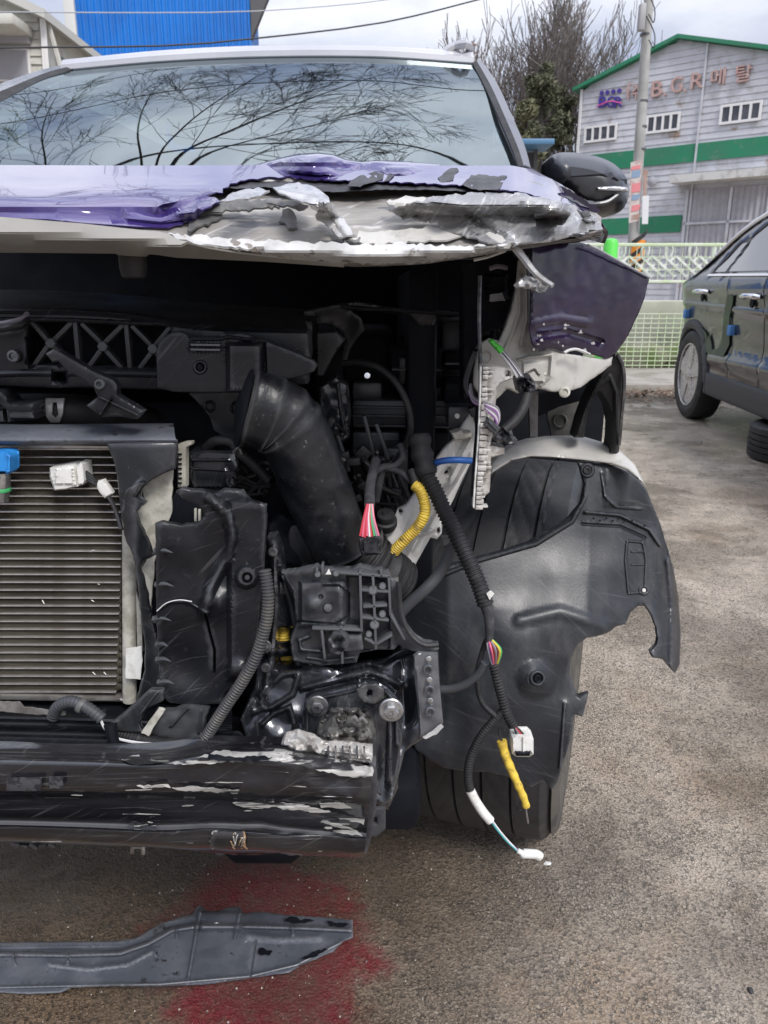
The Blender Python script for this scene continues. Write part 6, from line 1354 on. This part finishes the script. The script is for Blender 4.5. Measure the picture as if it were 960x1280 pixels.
S_('arch_trim', [(718, 547), (724, 524), (733, 500), (742, 482), (752, 464), (760, 452), (769, 441), (776, 446), (781, 466), (781, 490), (778, 521), (775, 548), (773, 576), (759, 574), (763, 550), (764, 530), (760, 508), (753, 496), (745, 492), (738, 505), (733, 526), (730, 547)], lambda u, v: 1.0 + (v - 440) * .0004, rubber, th=.03, res=4.5, rnd=(4, .012), rel=[('l', [(746, 484), (762, 470), (770, 490), (770, 560)], 4, .008)])
tube('trim_edge', [(772, 443, 1.0), (779, 460, 1.005), (780, 485, 1.01), (777, 520, 1.02), (774, 556, 1.04)], .0025, dark_steel, car, seg=6)
# inside the wheel arch
S_('grey_stay', [(661, 490), (673, 490), (672, 546), (663, 546)], 1.02, grey_film, th=.01, res=6)
S_('arch_plate', [(688, 500), (730, 490), (722, 546), (690, 546), (684, 520)], 1.14, mat('dull_inner_metal', (.10, .10, .09), .7, alt=(.05, .05, .05), alt_scale=20), th=.01, res=6, rel=[('ring', 700, 526, 8, 2, .004)])
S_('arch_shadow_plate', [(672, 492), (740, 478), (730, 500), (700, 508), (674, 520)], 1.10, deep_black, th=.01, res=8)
disc('washer', 706, 490, .90, 7, .003, cream_pl, car, True)
S_('liner_back', [(700, 560), (745, 560), (742, 660), (690, 680)], 1.50, deep_black, th=.02, res=20)
# ---- pale lip and wheel arch liner
S_('pale_lip', [(612, 580), (624, 566), (640, 556), (660, 550), (684, 547), (710, 546), (733, 548), (757, 555), (778, 566), (794, 581), (806, 606), (798, 600), (784, 588), (764, 580), (740, 577), (712, 574), (690, 572), (664, 571), (640, 576), (624, 586), (612, 594)], lambda u, v: 1.03 + (580 - v) * .0016, white_inner, th=.012, res=5, rnd=(4, .010), rel=[('n', 20, .004, 4.)])
def linY(u, v):
    y = float(np.interp(v, [560, 600, 650, 700, 760, 820, 880, 940, 1000], [1.05, 1.035, 1.02, .995, .965, .94, .92, .91, .915]))
    y += max(0, (u - 735)) * .0003 + max(0, (u - 815) / 30) ** 2 * .035; y -= .02 * max(0, 1 - abs(u - 560) / 90) * 0
    y += max(0, (560 - u)) / 60 * .02; return y
lin_o = [(722, 578), (740, 578), (764, 581), (786, 590), (800, 602), (808, 612), (816, 632), (826, 656), (834, 684), (842, 712), (848, 744), (851, 790), (850, 830), (844, 842), (836, 834), (828, 824), (815, 822), (812, 815), (820, 806), (822, 798), (820, 785), (814, 770), (806, 758), (798, 757), (788, 765), (782, 780), (770, 783), (762, 790), (745, 796), (734, 797), (722, 806), (714, 824), (712, 842), (718, 858), (722, 870), (736, 866), (732, 882), (728, 896), (718, 893), (716, 910), (712, 930), (704, 955), (697, 978), (690, 988), (680, 975), (664, 984), (640, 972), (610, 965), (580, 964), (556, 960), (536, 950), (518, 936), (508, 900), (504, 850), (500, 800), (502, 772), (516, 744), (538, 720), (562, 706), (590, 698), (624, 690), (660, 678), (690, 662), (712, 646), (726, 628), (730, 608), (726, 592)]
lin = S_('wheel_arch_liner', lin_o, linY, liner_mat, th=.006, res=4.2, rnd=(3, .004), jag=.35,
   rel=[('r', 758, 586, 792, 630, .004, 5), ('l', [(752, 592), (756, 620), (770, 634), (800, 636)], 2.5, .003), ('ring', 734, 588, 7, 3, .006), ('c', 734, 588, 3, -.004, 2), ('l', [(732, 640), (775, 644), (812, 662), (826, 682)], 3, .006), ('l', [(728, 655), (775, 658), (806, 672)], 2.5, -.003),
        ('l', [(784, 676), (804, 678), (808, 700), (806, 740), (786, 742), (782, 700), (784, 676)], 2, .003), ('s', 790, 690, 804, 690, 1.5, .002), ('s', 790, 706, 804, 706, 1.5, .002), ('ring', 805, 738, 5, 2, .003),
        ('c', 670, 849, 11, .012, 15), ('ring', 672, 848, 8, 2.5, .004), ('c', 672, 848, 4, -.010, 2), ('l', [(504, 772), (540, 724), (600, 700), (670, 680), (715, 652), (732, 620)], 3.5, .006),
        ('n', 90, .020, 4.), ('l', [(650, 775), (700, 764), (755, 782)], 9, .004), ('g', 640, 780, 70, 60, .014), ('g', 560, 860, 30, 60, -.010), ('l', [(836, 700), (842, 760), (840, 830)], 5, .008), ('s', 706, 880, 700, 960, 3, .004)])
for k in range(9):
    u = 742 + k * 8; v = 648 + max(0, (k - 5)) * 3 + (k % 2) * 3; disc('strip_hole', u, v, linY(u, v) - .0075, 1.4, .001, deep_black, lin, seg=8)
disc('clip', 734, 588, linY(734, 588) - .008, 5, .003, rubber, lin, True); disc('clip_hole', 672, 848, linY(672, 848) - .020, 4.5, .003, deep_black, lin, True)
disc('clip', 805, 738, linY(805, 738) - .006, 2.4, .002, white_pl, lin)
# ---- black metal front end, right of the radiator
fe = S_('front_end_frame', [(334, 672), (345, 670), (352, 690), (356, 720), (368, 740), (372, 790), (385, 826), (430, 838), (480, 832), (500, 822), (520, 815), (548, 816), (550, 850), (554, 905), (545, 916), (528, 924), (515, 932), (506, 940), (500, 965), (490, 1000), (476, 1008), (466, 1000), (440, 960), (400, 938), (350, 935), (310, 930), (300, 900), (318, 860), (326, 800), (330, 740)], lambda u, v: .83 - max(0, v - 800) * .00035, gloss_black, th=.02, res=5, rnd=(4, .006),
        holes=[[(347, 785), (370, 786), (371, 806), (364, 808), (348, 806)], [(344, 822), (366, 820), (368, 834), (346, 836)]],
        rel=[('l', [(342, 680), (344, 760), (338, 830), (326, 880)], 7, .016), ('l', [(350, 700), (366, 770), (372, 830)], 5, .012), ('l', [(322, 870), (352, 844), (374, 840), (366, 868), (340, 884), (318, 890)], 5, .012), ('l', [(328, 905), (342, 892), (362, 884), (368, 905)], 4, .010), ('l', [(330, 815), (372, 812)], 4, .01), ('n', 30, .016, 2.), ('g', 505, 850, 14, 50, -.016), ('g', 440, 845, 60, 14, .012), ('g', 350, 760, 8, 60, .012), ('l', [(378, 860), (420, 850), (460, 838), (500, 856)], 6, .012)])
disc('bolt_boss', 341, 690, .805, 6, .004, dark_steel, fe, True); disc('bolt_boss', 332, 835, .80, 6, .004, dark_steel, fe, True)
bolt(295, 925, .80, .0075, fe, deep_black); bolt(331, 808, .80, .005, fe)
tr_ = S_('battery_tray', [(352, 716), (372, 714), (396, 708), (402, 712), (440, 712), (450, 708), (486, 716), (488, 722), (498, 726), (500, 760), (506, 780), (518, 796), (530, 804), (548, 807), (549, 812), (534, 818), (518, 815), (498, 806), (492, 812), (470, 812), (450, 816), (446, 828), (400, 832), (366, 826), (362, 800), (370, 780), (366, 740)], .80, tray_grey, th=.012, res=4, rnd=(2, .003), jag=.3,
         rel=[('r', 378, 730, 428, 780, .008, 5), ('g', 392, 755, 10, 8, .006), ('c', 410, 760, 5, .004, 1.5), ('c', 401, 746, 2, -.004, 1.5), ('l', [(366, 776), (420, 780), (436, 770), (436, 742), (424, 732), (405, 732)], 2, -.004), ('r', 452, 722, 486, 812, -.006, 2), ('r', 436, 722, 450, 780, -.008, 3), ('l', [(385, 796), (374, 800), (376, 812), (400, 814)], 3, .006), ('l', [(384, 822), (410, 826), (440, 822)], 2.5, .005), ('n', 12, .004, 2.)])
bars('tray_rib', [(450, 714, 452, 790), (420, 716, 488, 721), (486, 720, 488, 770), (466, 718, 470, 812), (452, 738, 486, 740), (454, 759, 484, 757), (452, 788, 390, 786), (402, 788, 406, 824), (426, 784, 428, 830), (470, 806, 490, 794), (470, 806, 456, 798), (488, 768, 506, 800), (452, 772, 486, 776), (396, 710, 396, 720), (403, 706, 403, 718), (476, 712, 477, 722)], .788, 3.2, .012, tray_grey, tr_)
for u, v, r_q in ((466, 738, 6), (468, 781, 6), (478, 733, 4.5), (478, 768, 4.5), (461, 793, 4), (397, 718, 4), (420, 717, 4)): disc('rib_boss', u, v, .789, r_q, .004, tray_grey, tr_)
S_('torn_clip', [(410, 800), (416, 793), (430, 792), (438, 800), (434, 810), (424, 818), (413, 814)], .782, black_plastic, tr_, th=.01, res=4, jag=.8, rel=[('N', 7, .006, 5.)])
block('tray_pad', [(430, 796), (452, 796), (454, 812), (430, 814)], .785, .01, tray_grey, tr_)
S_('white_arrow', [(407, 718), (411, 711), (414, 718)], .784, white_pl, tr_, th=.001, res=4)
tube('tray_gasket', [(498, 728, .79), (500, 756, .79), (505, 778, .788), (516, 796, .785), (530, 806, .78), (548, 806, .78)], .0032, rubber, tr_, seg=8)
pl_ = S_('crash_plate', [(377, 940), (377, 890), (381, 874), (392, 866), (416, 861), (440, 855), (456, 850), (470, 851), (484, 858), (496, 870), (502, 884), (503, 925), (496, 968), (487, 1000), (478, 1006), (470, 990), (467, 950), (440, 944), (400, 936)], lambda u, v: .79 - max(0, v - 850) * .00022, gloss_black, th=.012, res=4.2, rnd=(3.5, .005),
         rel=[('l', [(384, 930), (384, 884), (394, 874), (440, 864), (462, 857), (482, 864), (495, 880), (496, 930)], 3, .004), ('l', [(448, 855), (450, 868), (462, 880), (474, 876), (482, 864)], 3, .004), ('g', 480, 960, 8, 40, -.008), ('s', 488, 900, 486, 975, 5, .006), ('n', 26, .006, 5.)])
bolt(397, 882, .768, .0078, pl_); bolt(489, 887, .765, .0088, pl_, steel)
S_('slotted_washer', [(446, 862), (454, 856), (470, 855), (480, 862), (480, 872), (468, 880), (456, 878), (448, 870)], .772, dark_steel, pl_, th=.003, res=3.5, rnd=(1.5, .001), holes=[[(458, 866), (461, 861), (466, 863), (465, 870), (459, 871)]])
sf = S_('side_flange', [(517, 820), (522, 816), (547, 817), (549, 850), (554, 903), (548, 911), (530, 922), (524, 921), (522, 880), (518, 850)], .768, flange_grey, th=.004, res=5, rnd=(2, .002), rel=[('n', 20, .002, 1.), ('s', 522, 840, 526, 915, 3, .004)])
for u, v in ((535, 837), (537, 863), (538, 890)): disc('weld_nut', u, v, .763, 6.5, .004, gloss_black, sf, True)
for u, v in ((536, 824), (537, 850), (538, 876)): disc('spot_weld', u, v, .764, 3.6, .001, steel, sf)
S_('white_chip', [(540, 914), (552, 905), (554, 909), (545, 918), (532, 924), (528, 922)], .764, white_paint, sf, th=.001, res=4, jag=.6)
S_('crumpled_can', [(394, 926), (398, 916), (412, 909), (430, 907), (458, 910), (468, 922), (469, 945), (466, 962), (440, 956), (410, 946), (396, 938)], .725, foil, th=.04, res=3.2, rnd=(5, .02), jag=1.2, rel=[('N', 14, .022, 2.), ('N', 5, .008, 7.)])
S_('torn_bracket', [(352, 930), (356, 922), (372, 919), (392, 926), (404, 934), (430, 934), (450, 936), (466, 938), (465, 954), (440, 953), (414, 948), (392, 940), (370, 938)], .70, alu_cast, th=.012, res=3.4, rnd=(2, .004), jag=.8, rel=[('N', 9, .008, 4.), ('s', 405, 938, 462, 944, 2, .005), ('s', 404, 946, 460, 950, 1.5, -.005)])
for k in range(6): bars('bracket_rib', [(410 + k * 9, 936, 411 + k * 9, 948)], .692, 2.2, .006, steel if k % 2 else gloss_black, car)
tube('crimp', [(438, 902, .74), (443, 896, .738), (448, 902, .738), (452, 897, .738), (458, 903, .74)], .0022, grey_film, car, seg=6)
# ---- bumper beam
BU = [-110, 0, 100, 200, 270, 350, 420, 466]
prof = [([926, 926, 930, 928, 920, 922, 932, 945], .745), ([940, 941, 943, 944, 933, 932, 943, 953], .728), ([946, 947, 949, 950, 939, 940, 951, 959], .690), ([951, 952, 954, 956, 947, 950, 961, 967], .680), ([962, 963, 964, 966, 962, 967, 976, 980], .678), ([985, 986, 987, 988, 986, 990, 996, 998], .676), ([997, 998, 1000, 1001, 1001, 1004, 1008, 1010], .684),
        ([1016, 1017, 1020, 1021, 1020, 1024, 1028, 1031], .686), ([1027, 1028, 1031, 1033, 1031, 1034, 1038, 1040], .690), ([1031, 1032, 1035, 1038, 1036, 1039, 1043, 1045], .668), ([1036, 1037, 1040, 1043, 1041, 1044, 1048, 1050], .664), ([1050, 1051, 1055, 1058, 1062, 1064, 1066, 1066], .672), ([1053, 1054, 1058, 1061, 1065, 1067, 1069, 1069], .74)]
def bdisp(a, b, p):
    k = max(0, min(1, (b - .5) * 3)); return Vector((0, -1, 0)) * (mnoise.fractal(p * 14, 1, 2, 4) * .006 * k + mnoise.noise(p * 5) * .003)
beam = loft('bumper_beam', [[(u if u < 460 else 466 - max(0, (v - 960)) * .10, v, Yy) for u, v in zip(BU, vv)] for vv, Yy in prof], beam_black, car, nu=110, nv=4, disp=bdisp, th=.003)
def beamY(u, v):
    vs_ = [float(np.interp(u, BU, q[0])) for q in prof]; return float(np.interp(v, vs_, [q[1] for q in prof]))
def bs(name, pts, m, off=.0055, **kw):
    kw.setdefault('res', 4.5); kw.setdefault('jag', 1.3); return sheet(name, pts, lambda u, v: beamY(u, v) - off, m, beam, th=.001, **kw)
bs('paint_scrape', [(150, 951), (160, 945), (172, 944), (176, 950), (200, 951), (230, 953), (250, 946), (270, 940), (300, 936), (350, 935), (400, 943), (440, 953), (466, 958), (466, 971), (440, 972), (410, 966), (380, 958), (350, 952), (330, 950), (318, 954), (285, 952), (262, 954), (240, 956), (200, 955), (170, 956)], scrape_mat, rel=[('n', 20, .003, 1.)])
bs('dark_smear', [(262, 943), (290, 947), (326, 945), (340, 948), (320, 952), (280, 951), (258, 949)], deep_black, off=.009)
for pts in ([(290, 1003), (320, 1001), (350, 1004), (380, 1008), (410, 1014), (440, 1022), (455, 1025), (455, 1030), (420, 1022), (380, 1014), (340, 1009), (300, 1008)], [(398, 1005), (410, 1003), (440, 1004), (458, 1007), (457, 1013), (430, 1012), (402, 1009)], [(400, 1026), (420, 1030), (450, 1040), (453, 1045), (430, 1042), (404, 1036)],
            [(262, 1058), (290, 1060), (330, 1060), (380, 1064), (400, 1062), (440, 1067), (438, 1071), (380, 1069), (320, 1066), (275, 1066)], [(215, 985), (240, 984), (270, 986), (300, 988), (296, 992), (262, 990), (222, 989)]): bs('paint_scrape', pts, scrape_mat)
for pts in ([(264, 1040), (276, 1038), (300, 1042), (306, 1052), (300, 1060), (268, 1056)], [(170, 983), (210, 981), (212, 984), (176, 985)], [(160, 1028), (200, 1029), (196, 1033), (164, 1032)]): bs('scuff', pts, scrape_mat, rel=[('N', 8, .004, 2.)])
bs('stencil', [(8, 972), (52, 972), (52, 989), (8, 989)], mat('faded_stencil', (.055, .056, .062), .5, alt=(.018, .018, .02), alt_scale=120, alt_lo=.46, alt_hi=.52), jag=.5); bs('stencil', [(62, 972), (78, 972), (79, 986), (62, 985)], MATS['faded_stencil'], jag=1.)
bw = bs('tow_slot_edge', [(262, 1060), (266, 1040), (304, 1042), (308, 1064), (300, 1068), (270, 1068)], gloss_black, off=.012, rel=[('n', 10, .006, 2.)])
tube('fray', [(302, 1060, .662), (306, 1048, .655), (304, 1040, .655)], .0012, mat('rusty_edge', (.35, .22, .12), .7), beam, seg=5)
for k in range(14):
    q = random.Random(k); u, v = 296 + q.uniform(-8, 14), 1056 + q.uniform(-10, 6); tube('fray', [(u, v, .658), (u + q.uniform(-6, 6), v - q.uniform(4, 12), .652)], .0007, white_inner if k % 2 else MATS['rusty_edge'], beam, seg=4, smooth=False)
q = random.Random(5)
for k in range(26):
    u = q.uniform(190, 400) if k < 20 else q.uniform(0, 160); v = q.choice((q.uniform(958, 1000), q.uniform(1004, 1030), q.uniform(1040, 1055))); L_ = q.uniform(8, 50); dv = (L_ * .04 if u > 300 else L_ * .01) + q.uniform(-1, 1)
    h = q.uniform(.25, .7)
    sheet('scratch', [(u, v), (u + L_ * .4, v + dv * .4 - h), (u + L_, v + dv), (u + L_ * .6, v + dv * .6 + h)], lambda a, b: beamY(a, b) - .005, scrape_mat, beam, th=.0008, res=9, jag=.3)
# bright ridge edges: sky reflection plus the highlight colour painted in by beam_black
S_('beam_end', [(462, 962), (470, 958), (472, 990), (466, 1040), (458, 1066), (450, 1070), (456, 1010)], .69, gloss_black, beam, th=.05, res=5, jag=.5)
S_('end_tab', [(455, 1012), (482, 1010), (482, 1036), (470, 1046), (452, 1044)], .74, clad, th=.004, res=5, rnd=(1.5, .001), holes=[[(466, 1021), (472, 1021), (472, 1030), (466, 1030)]])
S_('beam_bracket', [(470, 960), (490, 960), (500, 940), (498, 985), (486, 1012), (470, 1010)], .78, gloss_black, th=.06, res=6, rnd=(3, .01))
for k in range(5): bars('lower_clip', [(12 + k * 12, 1056 + (k % 2) * 3, 24 + k * 11, 1058 + (k % 3) * 2)], .72, 6, .02, dark_steel if k % 2 else gloss_black, car)
tube('small_hook', [(165, 1066, .72), (166, 1060, .72), (172, 1058, .72), (178, 1060, .72), (179, 1067, .72)], .0025, steel, car, seg=6)
MB().lathe(P(330, 1062, .80), (1, 0, 0), [(.005, -.05), (.016, -.035), (.016, .035), (.005, .05)], 20).obj('exhaust_bracket', deep_black, car)
# ---- lower crossmember, hose, loom at the foot of the radiator
loft('crossmember', [[(-110, 872, .87), (80, 876, .87), (200, 880, .86), (290, 885, .86)], [(-110, 886, .84), (80, 890, .84), (200, 894, .84), (290, 898, .84)], [(-110, 893, .80), (80, 897, .80), (200, 902, .80), (290, 906, .80)], [(-110, 902, .80), (80, 906, .80), (200, 910, .80), (290, 912, .80)], [(-110, 906, .785), (80, 910, .785), (200, 914, .785), (290, 916, .785)], [(-110, 914, .79), (80, 918, .79), (200, 922, .79), (290, 924, .79)], [(-110, 919, .77), (80, 923, .77), (200, 928, .77), (290, 930, .77)], [(-110, 940, .77), (80, 944, .77), (200, 948, .77), (290, 940, .77)], [(-110, 956, .80), (80, 958, .80), (200, 962, .80), (290, 955, .80)]], black_plastic, car, nu=50, nv=3, th=.004)
S_('foil_strip', [(-60, 876), (24, 878), (30, 884), (62, 888), (82, 890), (82, 894), (40, 893), (0, 889), (-60, 888)], .79, alu, th=.002, res=4, jag=.5, rel=[('n', 10, .003, 1.)])
lh = tube('lower_hose', [(66, 897, .79), (72, 884, .785), (86, 877, .78), (100, 880, .775), (114, 888, .772), (128, 899, .77)], .0068, clad, car, seg=14, corr=(.0045, .0004))
MB().lathe(P(102, 882, .774), (P(114, 888, .772) - P(100, 880, .775)), [(.0085, -.003), (.0092, 0), (.0085, .003)], 18).obj('hose_clip', grey_film, lh)
tube('white_wire', [(125, 898, .768), (132, 912, .766), (144, 922, .764), (170, 928, .76), (200, 930, .757), (238, 930, .755)], .0016, white_wire, car, seg=6)
tube('lower_loom', [(150, 918, .778), (175, 924, .77), (205, 930, .765), (238, 932, .76)], .007, rubber, car, seg=14, corr=(.004, .0005))
tube('long_loom', [(331, 712, .75), (335, 742, .745), (333, 775, .742), (322, 815, .74), (304, 850, .74), (284, 880, .742), (266, 908, .745), (252, 930, .75)], .0062, mat('grey_conduit', (.045, .045, .048), .5, alt=(.075, .072, .066), alt_scale=30), car, seg=16, corr=(.0036, .0006))
disc('loom_ring', 241, 934, .745, 9, .006, mat('dull_tan_clip', (.14, .13, .11), .6), car, True)
S_('broken_bracket', [(182, 916), (196, 886), (214, 888), (236, 880), (262, 884), (256, 905), (250, 928), (222, 926), (200, 922)], .775, clad, th=.006, res=4, rnd=(2, .003), jag=.7, rel=[('s', 214, 908, 234, 886, 2, .006), ('n', 16, .008, 2.), ('s', 252, 890, 248, 916, 2, .006), ('s', 196, 890, 186, 914, 3, .004)])
S_('broken_bracket', [(176, 916), (198, 886), (206, 888), (198, 900), (186, 920)], .765, cream_pl, th=.004, res=4, jag=.5)
S_('shroud_foot', [(134, 908), (150, 896), (168, 880), (188, 862), (205, 862), (204, 876), (184, 886), (174, 905), (180, 916), (150, 914)], .768, liner_mat, th=.006, res=4, rnd=(2.5, .003), rel=[('s', 196, 866, 176, 892, 2, .005), ('n', 20, .005, 2.)])
S_('oily_patch', [(24, 940), (36, 932), (60, 936), (96, 934), (98, 946), (60, 948), (26, 948)], .762, gloss_black, th=.003, res=4, jag=1., rel=[('N', 6, .008, 1.)])
tube('torn_rag', [(138, 905, .765), (142, 925, .76), (150, 945, .755), (158, 950, .75)], .008, deep_black, car, seg=8, taper=lambda a: 1 - .5 * a)

# ------------------------------------------------------------------ undertray piece on the ground
uo = [(-110, 1180), (0, 1178), (60, 1177), (144, 1176), (172, 1172), (186, 1163), (201, 1154), (223, 1147), (241, 1143), (246, 1134), (250, 1131), (257, 1138), (272, 1139), (286, 1134), (300, 1134), (304, 1141), (330, 1140), (361, 1144), (402, 1146), (441, 1150), (441, 1172), (428, 1178), (416, 1190), (395, 1199), (376, 1207), (361, 1216), (312, 1223), (256, 1231), (200, 1233), (140, 1233), (90, 1235), (76, 1241), (36, 1243), (0, 1241), (-110, 1240)]
gp = lambda u, v, d: PZ(u, v, -d)
def utz(u, v): return -(.012 + .012 * math.sin(u * .01) ** 2)
ut = sheet('fallen_undertray', uo, utz, tray_mat, None, th=.004, res=4.2, rnd=(3, .003), jag=.4, proj=gp,
           rel=[('l', [(-110, 1193), (0, 1193), (80, 1194), (150, 1192), (185, 1180), (215, 1163), (245, 1158), (310, 1158), (380, 1160), (441, 1163)], 4, .010), ('l', [(-110, 1186), (0, 1186), (150, 1184), (182, 1174), (212, 1156), (245, 1150)], 4, -.004), ('s', 250, 1140, 236, 1220, 3, .012), ('s', 300, 1140, 294, 1170, 3, .010), ('r', 252, 1142, 300, 1162, .010, 3), ('l', [(62, 1206), (110, 1212), (160, 1206), (190, 1190)], 6, .006), ('l', [(310, 1170), (350, 1174), (400, 1172)], 7, .005),
                ('s', 320, 1176, 313, 1222, 1.5, -.003), ('s', 16, 1194, 18, 1204, 2.5, .006), ('s', 84, 1194, 85, 1204, 2.5, .006), ('s', 220, 1164, 221, 1172, 2.5, .006), ('s', 366, 1160, 366, 1168, 2.5, .005), ('n', 40, .005, 1.), ('l', [(-110, 1237), (90, 1232), (200, 1230), (312, 1220), (370, 1206), (430, 1176)], 2.5, .004)])
props(ut, 'broken grey black plastic undertray strip lying on the red stained asphalt', 'undertray')
dsc = PZ(271, 1156, .026); b_ = MB().lathe(dsc, (0, 0, 1), [(.006, -.004), (.006, .0), (.004, .001), (.002, -.002), (0, -.002)], 16); b_.obj('screw', steel, ut)
for i, pts in enumerate(([(322, 1187), (328, 1185), (333, 1189), (340, 1188), (337, 1193), (328, 1195), (324, 1192)], [(354, 1148), (366, 1145), (376, 1149), (388, 1148), (394, 1152), (376, 1154), (360, 1152)], [(376, 1198), (388, 1192), (402, 1187), (410, 1186), (402, 1191), (390, 1197), (381, 1200)], [(408, 1152), (424, 1153), (436, 1155), (430, 1158), (414, 1157)])):
    sheet('dark_stain_patch', pts, lambda u, v: utz(u, v) - .0075, deep_black, ut, th=.001, res=3, jag=1.6, proj=gp)
